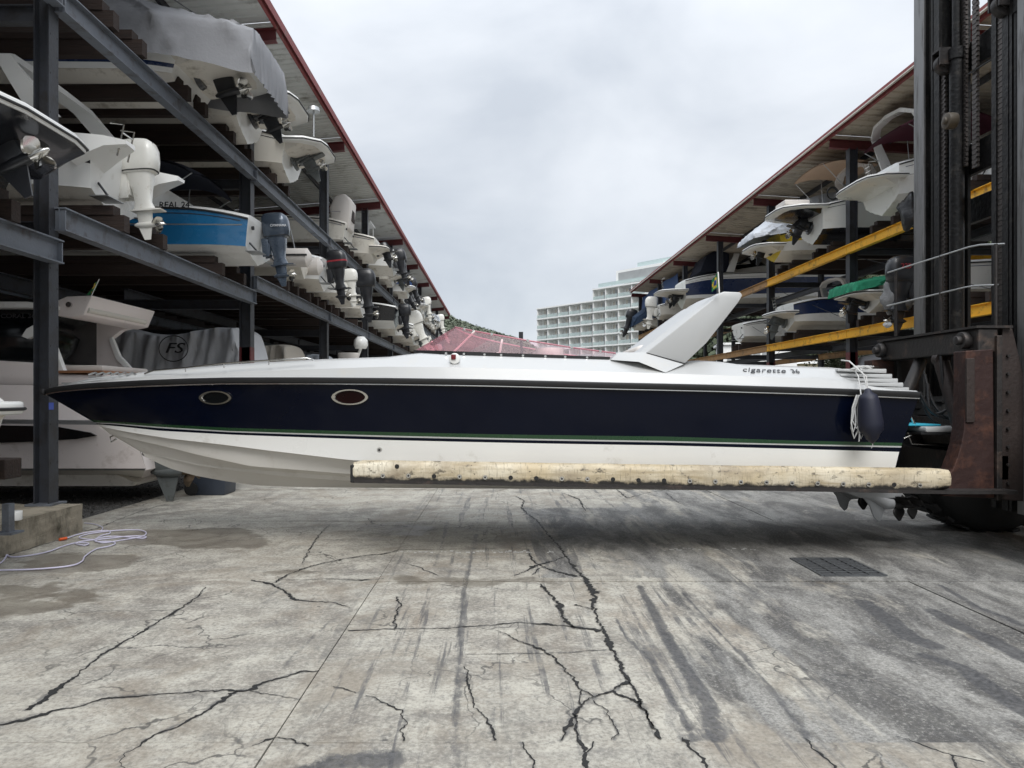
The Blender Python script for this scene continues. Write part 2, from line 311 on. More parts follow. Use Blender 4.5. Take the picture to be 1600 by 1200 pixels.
# ================================================================ GROUND
def conc_mat():
    m = bpy.data.materials.new('stained_concrete_slab'); m.use_nodes = True; t = m.node_tree; N = t.nodes; L = t.links.new
    b = N['Principled BSDF']; g = N.new('ShaderNodeNewGeometry')
    def noi(s, d, sc=(1, 1, 1), ro=.6, dist=0.):
        mp = N.new('ShaderNodeMapping'); mp.inputs['Scale'].default_value = sc; L(g.outputs['Position'], mp.inputs[0])
        n = N.new('ShaderNodeTexNoise'); n.inputs['Scale'].default_value = s; n.inputs['Detail'].default_value = d; n.inputs['Roughness'].default_value = ro; n.inputs['Distortion'].default_value = dist
        L(mp.outputs[0], n.inputs['Vector']); return n.outputs['Fac']
    def rng(src, a, b_, c=0., d=1.):
        r = N.new('ShaderNodeMapRange'); r.inputs['From Min'].default_value = a; r.inputs['From Max'].default_value = b_
        r.inputs['To Min'].default_value = c; r.inputs['To Max'].default_value = d; r.clamp = True; L(src, r.inputs[0]); return r.outputs[0]
    def mix(f, a, c, mode='MIX'):
        x = N.new('ShaderNodeMixRGB'); x.blend_type = mode
        if isinstance(f, float): x.inputs[0].default_value = f
        else: L(f, x.inputs[0])
        for i, q in ((1, a), (2, c)):
            if isinstance(q, tuple): x.inputs[i].default_value = q + (1,)
            else: L(q, x.inputs[i])
        return x.outputs[0]
    def mth(op, a, b_):
        x = N.new('ShaderNodeMath'); x.operation = op
        for i, q in ((0, a), (1, b_)):
            if isinstance(q, (int, float)): x.inputs[i].default_value = q
            else: L(q, x.inputs[i])
        return x.outputs[0]
    def attr(n):
        a = N.new('ShaderNodeAttribute'); a.attribute_name = n; return a.outputs['Fac']
    dark, wet, asp = attr('dark'), attr('wet'), attr('asphalt')
    n_big = noi(.55, 6, ro=.55, dist=.6); n_mid = noi(3.2, 8, ro=.68); n_fine = noi(34, 6, ro=.75); n_speck = noi(150, 3, ro=.8)
    n_streak = noi(2.3, 8, (1, .22, 1), .66, .4); n_cross = noi(2.0, 8, (.3, 2.2, 1), .66, .5)
    # concrete
    c = mix(rng(n_big, .38, .60), (.40, .375, .32), (.21, .192, .165))
    c = mix(rng(n_mid, .42, .62), c, (.46, .44, .38))
    c = mix(mth('MULTIPLY', rng(n_cross, .50, .66), .42), c, (.17, .165, .155))
    c = mix(mth('MULTIPLY', rng(noi(1.1, 9, (1, .5, 1), .7, .8), .56, .70), .6), c, (.21, .165, .12))
    c = mix(mth('MULTIPLY', rng(noi(6, 9, (1, .6, 1), .75, .5), .58, .64), .45), c, (.13, .128, .125))
    c = mix(mth('MULTIPLY', rng(n_fine, .50, .66), .6), c, (.13, .126, .115))
    c = mix(mth('MULTIPLY', rng(noi(14, 9, (1, .6, 1), .8, .3), .55, .62), .55), c, (.12, .118, .11))
    c = mix(mth('MULTIPLY', rng(n_fine, .50, .36), .45), c, (.56, .54, .48))
    c = mix(mth('MULTIPLY', rng(noi(.9, 9, (1, 1, 1), .72, 1.0), .50, .62), .5), c, (.19, .155, .115))
    wv = N.new('ShaderNodeVectorMath'); wv.operation = 'ADD'; nn = N.new('ShaderNodeTexNoise'); nn.inputs['Scale'].default_value = 2.6; nn.inputs['Detail'].default_value = 6
    L(g.outputs['Position'], nn.inputs['Vector']); sc_ = N.new('ShaderNodeVectorMath'); sc_.operation = 'SCALE'; sc_.inputs['Scale'].default_value = .55; L(nn.outputs['Color'], sc_.inputs[0]); L(g.outputs['Position'], wv.inputs[0]); L(sc_.outputs[0], wv.inputs[1])
    for vs, th, ms, ma, mb_ in ((.62, .010, .40, .50, .58), (1.5, .012, .70, .53, .60)):
        ve = N.new('ShaderNodeTexVoronoi'); ve.feature = 'DISTANCE_TO_EDGE'; ve.inputs['Scale'].default_value = vs; L(wv.outputs[0], ve.inputs['Vector'])
        hair = mth('MULTIPLY', rng(ve.outputs['Distance'], th * vs * .9, th * vs * .25), rng(noi(ms, 3, ro=.5), ma, mb_))
        c = mix(mth('MULTIPLY', hair, .8), c, (.045, .044, .042))
    sx2 = N.new('ShaderNodeSeparateXYZ'); L(g.outputs['Position'], sx2.inputs[0])
    lane = mth('MULTIPLY', rng(sx2.outputs[0], -1.6, -.9), rng(sx2.outputs[0], 3.6, 2.4))
    fs = mth('MULTIPLY', rng(noi(8.5, 6, (1, .035, 1), .68, .25), .55, .60), lane)
    fs = mth('MULTIPLY', fs, rng(noi(3.3, 8, (1.5, .6, 1), .75), .40, .56))
    c = mix(mth('MULTIPLY', fs, .80), c, (.085, .085, .088))
    gr_ = mth('MULTIPLY', rng(noi(4.2, 8, (1, .5, 1), .78, .6), .53, .66), .5)
    c = mix(gr_, c, (.115, .11, .10))
    # worn asphalt-like right lane: dark aggregate showing through
    a2 = mix(rng(noi(1.5, 9, (1.2, .42, 1), .70, .6), .43, .57), (.062, .062, .065), (.34, .335, .315))
    a2 = mix(rng(noi(55, 5, ro=.8), .42, .58), mix(.62, a2, (.02, .02, .02)), a2)
    a2 = mix(mth('MULTIPLY', rng(noi(7, 9, (1.3, .5, 1), .75, .4), .50, .62), .7), a2, (.055, .053, .05))
    a2 = mix(mth('MULTIPLY', rng(noi(38, 6, ro=.85), .53, .62), .65), a2, (.42, .41, .38))
    fa = rng(mth('ADD', asp, mth('MULTIPLY', mth('SUBTRACT', n_streak, .5), 2.6)), .38, .62)
    c = mix(mth('MULTIPLY', fa, .86), c, a2)
    # tyre and oil stains, also the painted boat shade, with ragged edges
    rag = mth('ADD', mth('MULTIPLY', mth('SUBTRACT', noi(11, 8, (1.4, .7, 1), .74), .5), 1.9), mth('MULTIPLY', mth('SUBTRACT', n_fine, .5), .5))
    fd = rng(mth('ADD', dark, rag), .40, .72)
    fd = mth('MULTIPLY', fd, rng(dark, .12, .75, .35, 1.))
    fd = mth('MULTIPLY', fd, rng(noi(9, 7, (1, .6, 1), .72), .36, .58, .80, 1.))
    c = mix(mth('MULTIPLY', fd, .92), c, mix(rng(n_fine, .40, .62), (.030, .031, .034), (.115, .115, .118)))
    # wet brownish patches
    fw = rng(mth('ADD', wet, mth('MULTIPLY', mth('SUBTRACT', noi(2.6, 9, (.8, 1.2, 1), .7, .6), .5), 1.7)), .42, .56)
    c = mix(mth('MULTIPLY', fw, .66), c, mix(rng(n_mid, .4, .6), (.115, .095, .072), (.16, .14, .11)))
    # pits
    vo = N.new('ShaderNodeTexVoronoi'); vo.inputs['Scale'].default_value = 3.4; L(g.outputs['Position'], vo.inputs['Vector'])
    pit = mth('MULTIPLY', rng(mth('ADD', vo.outputs['Distance'], mth('MULTIPLY', n_mid, .12)), .125, .105), rng(n_big, .5, .56))
    c = mix(mth('MULTIPLY', pit, .7), c, (.06, .06, .058))
    L(c, b.inputs['Base Color'])
    r = mth('SUBTRACT', rng(n_mid, .3, .7, .62, .82), mth('MULTIPLY', fw, .35))
    r = mth('SUBTRACT', r, mth('MULTIPLY', fd, .22)); L(r, b.inputs['Roughness'])
    h = mth('ADD', mth('MULTIPLY', n_fine, .5), mth('MULTIPLY', n_speck, .5)); h = mth('SUBTRACT', h, pit)
    bp = N.new('ShaderNodeBump'); bp.inputs['Strength'].default_value = .55; bp.inputs['Distance'].default_value = .008; L(h, bp.inputs['Height']); L(bp.outputs[0], b.inputs['Normal'])
    return m
MT['conc'] = conc_mat()
MT['earth'] = M_('dark_damp_subsoil', (.05, .048, .045), .9, var=.3, scale=2, bump=.4)
MT['tar'] = M_('black_dirt_in_crack', (.014, .014, .014), .75, var=.4, scale=9, bump=.5, bscale=60)
MT['block'] = M_('mossy_stained_concrete', (.30, .265, .205), .85, var=.25, scale=2.2, bump=.5, bscale=26, dirt=((.05, .045, .028), .55, 2.6), stretch=(1, 1, .6))

g0 = MB(); g0.add([(-700, -400, -.03), (700, -400, -.03), (700, 1500, -.03), (-700, 1500, -.03)], [(0, 1, 2, 3)])
ground = tag(g0.build('ground', MT['earth']), kind='structure')

CR = [
 ([(322, 917), (309, 932), (281, 951), (225, 985), (191, 1004), (154, 1026), (124, 1052), (81, 1082), (41, 1109)], [1.5, 2, 4, 3, 3.5, 4, 4, 8, 15]),
 ([(-40, 1140), (0, 1133), (25, 1127), (60, 1118), (95, 1108), (131, 1101), (165, 1092), (200, 1088), (240, 1086), (280, 1082), (319, 1079), (367, 1079), (390, 1078), (412, 1066), (440, 1058), (470, 1050), (499, 1048)], [4, 5, 13, 10, 2, 3, 7, 6, 3, 3, 3, 6, 7, 6, 5, 5, 4]),
 ([(372, 1079), (360, 1086), (334, 1099), (320, 1112), (300, 1122), (270, 1137), (240, 1148), (217, 1165), (195, 1176), (184, 1191), (196, 1202)], [9, 9, 7, 4, 4, 3, 7, 2, 1.5, 1.5, 1.5]),
 ([(390, 1079), (425, 1085), (465, 1092)], [2, 1.3, .8]),
 ([(392, 906), (424, 912), (442, 921), (452, 930), (461, 936), (484, 940), (521, 941), (547, 949)], [4, 5, 6, 4, 5, 3, 2, 1]),
 ([(431, 910), (446, 899), (470, 889), (495, 882), (540, 872), (575, 867), (600, 865), (624, 859), (680, 858), (725, 858), (811, 856)], [4, 2.5, 1.5, 3, 2.5, 3, 2, 2, 1, .8, .6]),
 ([(472, 880), (484, 857), (492, 845), (502, 831), (515, 820)], [1, 2, 1, 1, .6]),
 ([(431, 906), (480, 905), (520, 904), (559, 906), (600, 904)], [1.2, 1, 1.6, 3, .8]),
 ([(635, 880), (655, 886), (684, 899)], [1, 1.6, 2]),
 ([(620, 932), (624, 947), (620, 958), (616, 970), (618, 981)], [2, 3, 2.5, 2, 1.5]),
 ([(543, 985), (590, 983), (642, 982), (700, 981), (755, 977), (790, 974), (807, 972), (840, 974), (875, 977), (910, 980), (939, 985)], [2.5, 2.5, 2, 2.5, 1.5, 3, 2.5, 3, 5, 9, 11]),
 ([(805, 775), (819, 782), (815, 794), (826, 804), (837, 811), (848, 825), (860, 839), (870, 850), (882, 865), (890, 878), (897, 887), (912, 902), (924, 917), (930, 930), (927, 947), (934, 968), (946, 989), (952, 1005), (961, 1022), (973, 1045), (984, 1067), (995, 1088), (1006, 1109), (1020, 1135), (1032, 1154)], [1, 2, 2.5, 1.5, 2.5, 1.5, 2, 2, 4, 3, 5, 8, 14, 9, 4, 4, 5, 10, 5, 4, 4, 6, 4, 5, 4]),
 ([(804, 899), (820, 893), (837, 884), (860, 877), (886, 869)], [3, 3, 6, 3, 3]),
 ([(825, 858), (830, 872), (840, 881), (852, 887), (870, 893), (901, 901)], [1.2, 5, 4, 3, 7, 6]),
 ([(832, 898), (840, 890), (852, 885)], [3, 2, 2]),
 ([(845, 912), (853, 922), (860, 929), (868, 938), (875, 947), (878, 957), (882, 966), (890, 974), (897, 981)], [3, 5, 4, 7, 8, 4, 5, 7, 8]),
 ([(899, 944), (912, 948), (927, 952)], [4, 1, 3]),
 ([(776, 985), (810, 1000), (849, 1015), (865, 1028), (875, 1037), (893, 1057), (909, 1075), (920, 1083), (927, 1088)], [1, 1.5, 6, 3, 3, 2, 3, 3, 3]),
 ([(729, 1022), (800, 1021), (850, 1020), (954, 1015)], [1, 1, 1.6, 1.2]),
 ([(982, 1065), (970, 1070), (957, 1079), (940, 1084), (927, 1088), (915, 1098), (902, 1108), (893, 1117), (890, 1130), (884, 1142), (877, 1156)], [12, 9, 2, 3, 3, 3, 6, 9, 8, 3, 4]),
 ([(957, 1079), (970, 1086), (990, 1094), (1004, 1097)], [3, 6, 9, 5]),
 ([(909, 1078), (906, 1090), (906, 1100)], [3, 2, 3]),
 ([(897, 1116), (900, 1132), (905, 1157), (910, 1166), (916, 1176), (914, 1190), (918, 1204)], [3, 3, 5, 10, 5, 8, 7]),
 ([(927, 1158), (922, 1170), (916, 1176)], [2, 4, 5]),
 ([(927, 1094), (942, 1108), (957, 1124), (962, 1135), (967, 1146), (955, 1155)], [1, 1.4, 2, 2, 1.5, 1]),
 ([(725, 1041), (730, 1055), (736, 1071), (735, 1085), (744, 1105), (755, 1117), (762, 1124), (768, 1138), (774, 1156)], [1.5, 3, 5, 3, 2, 1.4, 1.5, 3, 6]),
 ([(817, 1159), (824, 1175), (834, 1202)], [2.5, 2, 3]),
 ([(571, 1086), (601, 1098), (618, 1106), (629, 1109), (633, 1125), (628, 1140), (631, 1157)], [.8, 2, 2, 2, 1.5, 2, 3]),
 ([(393, 1166), (415, 1156), (435, 1151), (460, 1158), (482, 1165)], [1, 3, 2, 4, 5]),
 ([(520, 1072), (540, 1076), (556, 1082)], [1, 3, 1]),
 ([(1066, 1152), (1075, 1157), (1082, 1168), (1090, 1180), (1105, 1202)], [3, 16, 6, 5, 6]),
 ([(1259, 1154), (1270, 1166), (1281, 1176), (1296, 1188), (1307, 1202)], [2, 3, 6, 6, 5]),
 ([(1401, 1150), (1440, 1163), (1487, 1180), (1515, 1186), (1540, 1191)], [2, 2.5, 3, 4, 2]),
 ([(1487, 1180), (1492, 1192), (1500, 1203)], [3, 4, 3]),
 ([(1000, 1094), (1010, 1115), (1016, 1128), (1022, 1135)], [2, 4, 2, 3]),
 ([(830, 805), (880, 803), (940, 804)], [1.4, 1.2, .8]), ([(880, 770), (905, 780), (915, 798)], [1, 2.5, 1]),
 ([(960, 762), (980, 778), (1010, 770), (1040, 765)], [1, 2, 1, 1]), ([(1040, 770), (1060, 785), (1085, 790)], [1, 1, 1.2]),
 ([(575, 810), (583, 818), (600, 821), (640, 822)], [1, 1.2, .8, .7]),
 ([(130, 830), (150, 826), (185, 812), (230, 795), (280, 783)], [2, 2, 1.5, 1, .8]),
 ([(0, 871), (60, 853), (128, 832)], [3, 2.5, 2.5]),
]
# stains and painted boat shade: (points in photo pixels, width in pixels at each end, strength)
def world_line(pts): return [G(x, y) for x, y in pts]
ST = []   # (world pts, half widths, strength)
def stain_shade(pts, wpx, s):
    w = []
    for (x, y) in pts: w.append(wpx / 2 * (EYE / (y - VY)) if not isinstance(wpx, tuple) else 0)
    if isinstance(wpx, tuple):
        k = len(pts) - 1
        w = [(wpx[0] + (wpx[1] - wpx[0]) * i / k) / 2 * (EYE / (pts[i][1] - VY)) for i in range(k + 1)]
    ST.append((world_line(pts), w, s))
stain_shade([(744, 835), (725, 921), (719, 985), (716, 1060), (712, 1116), (710, 1199)], (9, 17), .68)
stain_shade([(752, 790), (744, 835)], 7, .5)
stain_shade([(725, 767), (702, 809), (680, 884)], (5, 8), .62)
stain_shade([(665, 925), (642, 985), (624, 1071), (601, 1157)], (5, 10), .55)
stain_shade([(601, 1150), (590, 1200)], (10, 22), .6)
stain_shade([(609, 985), (590, 1030), (571, 1082), (549, 1150)], (4, 8), .5)
stain_shade([(570, 985), (551, 1015), (545, 1035)], 5, .5)
stain_shade([(1000, 915), (1011, 936), (1045, 1000), (1082, 1060), (1112, 1118), (1118, 1150)], (10, 40), .9)
stain_shade([(957, 962), (984, 1000), (1017, 1030), (1036, 1067), (1062, 1112), (1085, 1154)], (6, 20), .85)
stain_shade([(1067, 925), (1112, 977), (1161, 1022), (1210, 1082), (1240, 1120), (1262, 1150)], (8, 20), .75)
stain_shade([(1097, 932), (1150, 985), (1195, 1030), (1250, 1075), (1310, 1130)], (8, 18), .5)
stain_shade([(1349, 940), (1397, 974), (1424, 996), (1457, 1007)], (22, 30), 1.6)
stain_shade([(1457, 953), (1499, 977), (1544, 996), (1600, 1026), (1680, 1060)], (18, 34), 1.5)
stain_shade([(1442, 1022), (1502, 1041), (1544, 1071), (1600, 1105), (1680, 1150)], (16, 44), 1.5)
stain_shade([(1469, 914), (1525, 947), (1600, 977)], (10, 20), .8)
stain_shade([(1190, 940), (1240, 985), (1290, 1020)], (8, 14), .55)
stain_shade([(536, 955), (499, 985), (461, 1022), (439, 1052)], (6, 12), .62)
stain_shade([(412, 1097), (375, 1154), (330, 1199)], (6, 10), .55)
stain_shade([(380, 1100), (340, 1150), (290, 1200)], (14, 44), .38)
stain_shade([(820, 790), (850, 850), (930, 905)], (4, 26), .4)
stain_shade([(760, 767), (750, 800), (745, 835)], 5, .45)
stain_shade([(800, 775), (812, 840), (820, 900)], 5, .4)
stain_shade([(845, 985), (868, 1040), (880, 1100)], 7, .38)
stain_shade([(774, 1105), (770, 1156)], 12, .6)
stain_shade([(1075, 880), (1130, 905), (1200, 925)], (20, 12), .55)
stain_shade([(950, 850), (1050, 862), (1200, 872), (1380, 862), (1600, 880)], (46, 40), .34)  # band under the boat: wet ground with the boat's shadow painted in
stain_shade([(620, 868), (760, 870), (880, 868)], (30, 46), .25)  # painted boat shade and wet ground continued across the middle
stain_shade([(440, 890), (480, 893), (560, 888)], 10, .6)
stain_shade([(1400, 835), (1500, 850), (1620, 872)], (20, 40), .5)
stain_shade([(150, 905), (170, 902), (185, 900)], 8, .55); stain_shade([(205, 903), (245, 902)], 5, .5)
stain_shade([(455, 1212), (520, 1190), (602, 1186)], (30, 62), .95)
stain_shade([(215, 1096), (232, 1098)], 16, .5)
WET = [([(180, 836), (240, 828), (375, 824), (430, 848), (400, 856), (340, 858), (240, 852), (190, 850)], .95),
       ([(28, 878), (75, 863), (210, 866), (220, 874), (180, 888), (120, 893), (45, 890)], .95),
       ([(-200, 905), (60, 905), (205, 925), (120, 950), (40, 975), (-60, 1010), (-300, 1000)], .62),
       ([(430, 1215), (452, 1190), (500, 1170), (600, 1166), (604, 1215)], .55),
       ([(520, 815), (600, 800), (700, 815), (690, 845), (560, 850)], .45),
       ([(380, 895), (470, 883), (560, 893), (470, 905)], .5),
       ([(600, 893), (730, 900), (860, 900), (870, 912), (700, 920), (610, 915)], .6),
       ([(1260, 905), (1330, 903), (1350, 915), (1270, 918)], .55),
       ([(1000, 1190), (1400, 1165), (1420, 1230), (1010, 1230)], .3)]
CRK = []
def seg_dist(X, Y, a, b):
    dx, dy = b[0] - a[0], b[1] - a[1]; l2 = dx * dx + dy * dy + 1e-9
    t = np.clip(((X - a[0]) * dx + (Y - a[1]) * dy) / l2, 0, 1)
    return np.hypot(X - a[0] - t * dx, Y - a[1] - t * dy), t
def inside(X, Y, poly):
    r = np.zeros(X.shape, bool); n = len(poly)
    for i in range(n):
        x1, y1 = poly[i][:2]; x2, y2 = poly[(i + 1) % n][:2]
        c = ((y1 > Y) != (y2 > Y)) & (X < (x2 - x1) * (Y - y1) / (y2 - y1 + 1e-12) + x1); r ^= c
    return r
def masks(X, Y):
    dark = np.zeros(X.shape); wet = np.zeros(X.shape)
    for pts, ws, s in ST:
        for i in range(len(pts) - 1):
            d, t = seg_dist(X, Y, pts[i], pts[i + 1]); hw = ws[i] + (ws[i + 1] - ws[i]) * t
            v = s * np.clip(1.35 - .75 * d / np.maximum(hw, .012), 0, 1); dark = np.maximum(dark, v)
    for poly, s in WET:
        wp = [G(x, y) for x, y in poly]; ins = inside(X, Y, wp); d = np.full(X.shape, 1e9)
        for i in range(len(wp)): d = np.minimum(d, seg_dist(X, Y, wp[i], wp[(i + 1) % len(wp)])[0])
        wet = np.maximum(wet, s * np.clip(.5 + np.where(ins, d, -d) / .45, 0, 1))
    for pts, ws in CR:
        wp = [G(x, y) for x, y in pts]
        for i in range(len(wp) - 1):
            hwid = .012 + (ws[i] + ws[i + 1]) * .25 * EYE / (pts[i][1] - VY) * 1.3
            bx = (X > min(wp[i].x, wp[i+1].x) - .2) & (X < max(wp[i].x, wp[i+1].x) + .2) & (Y > min(wp[i].y, wp[i+1].y) - .2) & (Y < max(wp[i].y, wp[i+1].y) + .2)
            if not bx.any(): continue
            d = seg_dist(X[bx], Y[bx], wp[i], wp[i + 1])[0]
            dark[bx] = np.maximum(dark[bx], .62 * np.clip(1.2 - d / (hwid + .02), 0, 1))
    # the right lane is darker, more worn
    edge = 1.05 + .12 * np.maximum(Y - 4, 0)
    asp = np.clip((X - edge) / 2.2 + .30, 0, .82) * np.clip((Y - 1) / 3, 0, 1)
    asp = np.where((Y > 7.0) & (Y < 11.5) & (X > .4), np.maximum(asp, .62), asp)  # strip under the boat darkened too: wet ground plus painted boat shade
    asp = np.where(Y < 3.66, asp * .6, asp)
    return dark, wet, asp
random.seed(4)
xs = [-5.95, -1.147, 3.9, 9.1, 14.5]; ys = [-13, -9.6, -6.2, -2.8, .4, 3.66, 6.86, 10.2, 13.6, 17] + [17 + 3.6 * i for i in range(1, 20)]
for i in range(len(xs) - 1):
    for j in range(len(ys) - 1):
        x0, x1, y0, y1 = xs[i] + .004, xs[i + 1] - .004, ys[j] + .004, ys[j + 1] - .004
        near = .4 <= ys[j] < 10; mid = 10 <= ys[j] < 17
        st = .034 if near and i < 3 else (.12 if mid or near else 1.2)
        if ys[j] == .4 : st = .045
        nx = max(2, int((x1 - x0) / st)); ny = max(2, int((y1 - y0) / st))
        gx, gy = np.meshgrid(np.linspace(x0, x1, nx + 1), np.linspace(y0, y1, ny + 1))
        X, Y = gx.ravel(), gy.ravel()
        tilt = random.uniform(-.0015, .0015)
        Z = (X - x0) * tilt + random.uniform(-.002, .001)
        nv = len(X); top = np.stack([X, Y, Z], 1)
        idx = np.arange(nv).reshape(ny + 1, nx + 1)
        q = np.stack([idx[:-1, :-1], idx[:-1, 1:], idx[1:, 1:], idx[1:, :-1]], -1).reshape(-1, 4)
        # skirt down the joint
        ring = list(idx[0, :]) + list(idx[1:, -1]) + list(idx[-1, -2::-1]) + list(idx[-2:0:-1, 0])
        low = top[ring].copy(); low[:, 2] -= .05
        nr = len(ring); sk = [(ring[(k + 1) % nr], ring[k], nv + k, nv + (k + 1) % nr) for k in range(nr)]
        me = bpy.data.meshes.new('slab')
        me.from_pydata(np.vstack([top, low]).tolist(), [], q.tolist() + sk)
        V = np.vstack([top, low])
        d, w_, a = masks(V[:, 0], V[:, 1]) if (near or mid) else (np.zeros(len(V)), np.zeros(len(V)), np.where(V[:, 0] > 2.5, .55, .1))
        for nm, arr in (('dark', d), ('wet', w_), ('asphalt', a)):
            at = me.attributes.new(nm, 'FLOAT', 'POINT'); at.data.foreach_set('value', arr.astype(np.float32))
        me.materials.append(MT['conc']); me.update()
        o = bpy.data.objects.new('slab', me); COL.objects.link(o); o.parent = ground

# cracks: ragged dirt-filled openings, real ribbons lying in the slab surface
random.seed(11)
for pts, ws in CR:
    mb = MB(); L1 = []; R1 = []
    wp = [G(x, y, .003) for x, y in pts]
    hw = [wv * .5 * EYE / (pts[i][1] - VY) for i, wv in enumerate(ws)]
    for i in range(len(wp) - 1):
        a, b = wp[i], wp[i + 1]; n = max(3, int((b - a).length / .016)); n = min(n, 90)
        d = (b - a).normalized(); s = Vector((-d.y, d.x, 0))
        for k in range(n + (1 if i == len(wp) - 2 else 0)):
            t = k / n; p = a.lerp(b, t); h = hw[i] + (hw[i + 1] - hw[i]) * t
            off = (noise.noise(p * 9) * .024 + noise.noise(p * 31) * .014 + noise.noise(p * 90) * .006) * min(1, 3 * min(t + i, len(wp) - 1 - i - t))
            p = p + s * off
            hh = h * (.62 + 1.0 * max(0, noise.noise(p * 7 + Vector((5, 0, 0))) * 1.6 + .12)); wl = hh * random.uniform(.25, 1.6) + .0008; wr = hh * random.uniform(.25, 1.6) + .0008
            L1.append(p + s * wl); R1.append(p - s * wr)
    mb.loft([R1, L1])
    mb.build('crack', MT['tar'], ground)
# a line of old white paint flecks
mb = MB(); random.seed(3)
MT['paint'] = M_('worn_white_paint', (.55, .55, .53), .6, var=.1)
for k in range(90):
    px = random.choice([random.uniform(615, 790), random.uniform(640, 870), random.uniform(780, 830), random.uniform(1030, 1180)]); c = G(px, 862 + random.uniform(-1.6, 1.6) - (px > 1000) * 4, .0035)
    w_, h_ = random.uniform(.004, .028), random.uniform(.008, .04)
    mb.add([(c.x - w_, c.y - h_ * .5, c.z), (c.x + w_ * .8, c.y - h_, c.z), (c.x + w_, c.y + h_ * .6, c.z), (c.x - w_ * .6, c.y + h_, c.z)], [(0, 1, 2, 3)])
tag(mb.build('paint_flecks', MT['paint'], ground), kind='stuff')
# dark gravel strip under the left rack
mb = MB(); mb.add([(-40, -13, -.02), (-5.955, -13, -.02), (-5.955, 85, -.02), (-40, 85, -.02)], [(0, 1, 2, 3)])
MT['grav'] = M_('dark_gravel', (.075, .072, .068), .9, var=.5, scale=40, bump=.8, bscale=30, dirt=((.18, .18, .17), .35, 60))
tag(mb.build('gravel_bed', MT['grav']), kind='structure')
mb = MB()
for k in range(5200):
    x = -5.98 - abs(random.gauss(0, 1.6)); y = random.uniform(8.6, 17); r = random.uniform(.012, .032)
    q = [Vector((random.uniform(-1, 1), random.uniform(-1, 1), random.uniform(-.3, .9))).normalized() * r for _ in range(4)]
    mb.add([Vector((x, y, -.01)) + v for v in q], [(0, 1, 2), (0, 3, 1), (1, 3, 2), (2, 3, 0)])
tag(mb.build('gravel', MT['grav']), 'dark loose gravel under the parked cruiser behind the curb block', 'gravel', kind='stuff')
mb = MB(); mb.add([(14.45, -13, -.012), (60, -13, -.012), (60, 85, -.012), (14.45, 85, -.012)], [(0, 1, 2, 3)])
tag(mb.build('side_yard', MT['grav']), kind='structure')

# drain grate
c = G(1309, 888); gr = empty('drain_grate', (3.47, 7.42, .008), 0, 'cast iron drain grate set in the concrete near the forklift', 'drain grate')
mb = MB(); W_, H_ = .62, .76
for sx in (-1, 1): mb.box((sx * W_ / 2, 0, 0), (.03, H_, .014))
for sy in (-1, 1): mb.box((0, sy * H_ / 2, 0), (W_ - .032, .03, .014))
mb.build('frame', MT['iron'], gr)
mb = MB(); mb.add([(-W_ / 2, -H_ / 2, -.002), (W_ / 2, -H_ / 2, -.002), (W_ / 2, H_ / 2, -.002), (-W_ / 2, H_ / 2, -.002)], [(0, 1, 2, 3)]); mb.build('pit', MT['tar'], gr)
bar = MB().box((0, 0, 0), (W_ - .04, .045, .01)).build('bar', MT['iron'], gr); bar.location = (0, -.33, .002)
for k in range(1, 8): inst('bar', bar.data, gr, (0, -.33 + k * .094, .002))
bar = MB().box((0, 0, 0), (.018, H_ - .04, .006)).build('cross_bar', MT['iron'], gr); bar.location = (-.16, 0, .0105)
for x in (0, .16): inst('cross_bar', bar.data, gr, (x, 0, .0105))
# ================================================================ THE SPEEDBOAT ON THE FORKS
hero = empty('speedboat', (0, 9.0, .6), 0, 'long navy and white speedboat with swept arch and pink windscreen, lifted on the forklift forks', 'speedboat')
HY = 9.0
def xt(y):  # transom pixel x at pixel y
    return 1436 + (y - 622) * (1398 - 1436) / (731 - 622)
class Curve:
    def __init__(s, pts, B, full=.60, aft=.96, D0=None):
        s.B = B; s.full = full; s.aft = aft
        x0 = (pts[0][0] - VX) * HY / F; s.x0 = x0; s.x1 = 4.6
        w = []
        for it in range(8):
            w = []
            for (px, py) in pts:
                X = (px - VX) * HY / F
                for _ in range(14): X = (px - VX) * (HY - s.b(X)) / F
                D = HY - s.b(X); w.append((X, EYE - (py - VY) * D / F))
            s.x1 = w[-1][0]
        s.xs = [a for a, _ in w]; s.zs = [b for _, b in w]
    def b(s, X):
        t = min(1, max(0, (X - s.x0) / (5.2 - s.x0)))
        v = math.sin(math.pi / 2 * min(1, t / s.full)) ** .82 if t < s.full else 1
        if t > s.full: v = 1 - (1 - s.aft) * ((t - s.full) / (1 - s.full)) ** 2
        return s.B * v
    def at(s, u):
        X = s.xs[0] + (s.xs[-1] - s.xs[0]) * u
        return X, s.b(X), float(np.interp(X, s.xs, s.zs))
def smooth_pts(pts, n=40):
    return pts
sheer = Curve([(71, 616), (88, 612), (120, 608.5), (153, 606), (222, 602.5), (290, 600), (359, 598.5), (480, 598.5), (600, 599.5), (760, 602), (920, 606), (1120, 610.5), (1320, 616.5), (1435, 621.5)], 1.15)
g_top = Curve([(140, 656), (170, 658.5), (250, 663), (359, 668.5), (600, 675), (800, 679), (1040, 682), (1250, 688.5), (1410, 692)], 1.085, .64)
g_bot = Curve([(147, 660), (175, 661), (250, 667), (359, 673.5), (600, 680.5), (800, 685), (1040, 689), (1250, 694), (1409, 697)], 1.078, .64)
w_bot = Curve([(149, 661.3), (180, 662.8), (250, 669), (359, 675.3), (600, 682.8), (800, 687.3), (1040, 691.3), (1250, 696), (1408, 699.3)], 1.076, .64)
n_bot = Curve([(153, 663), (190, 666.5), (250, 673), (359, 679), (600, 687.5), (800, 692), (1040, 696), (1250, 701.5), (1405, 706)], 1.072, .64)
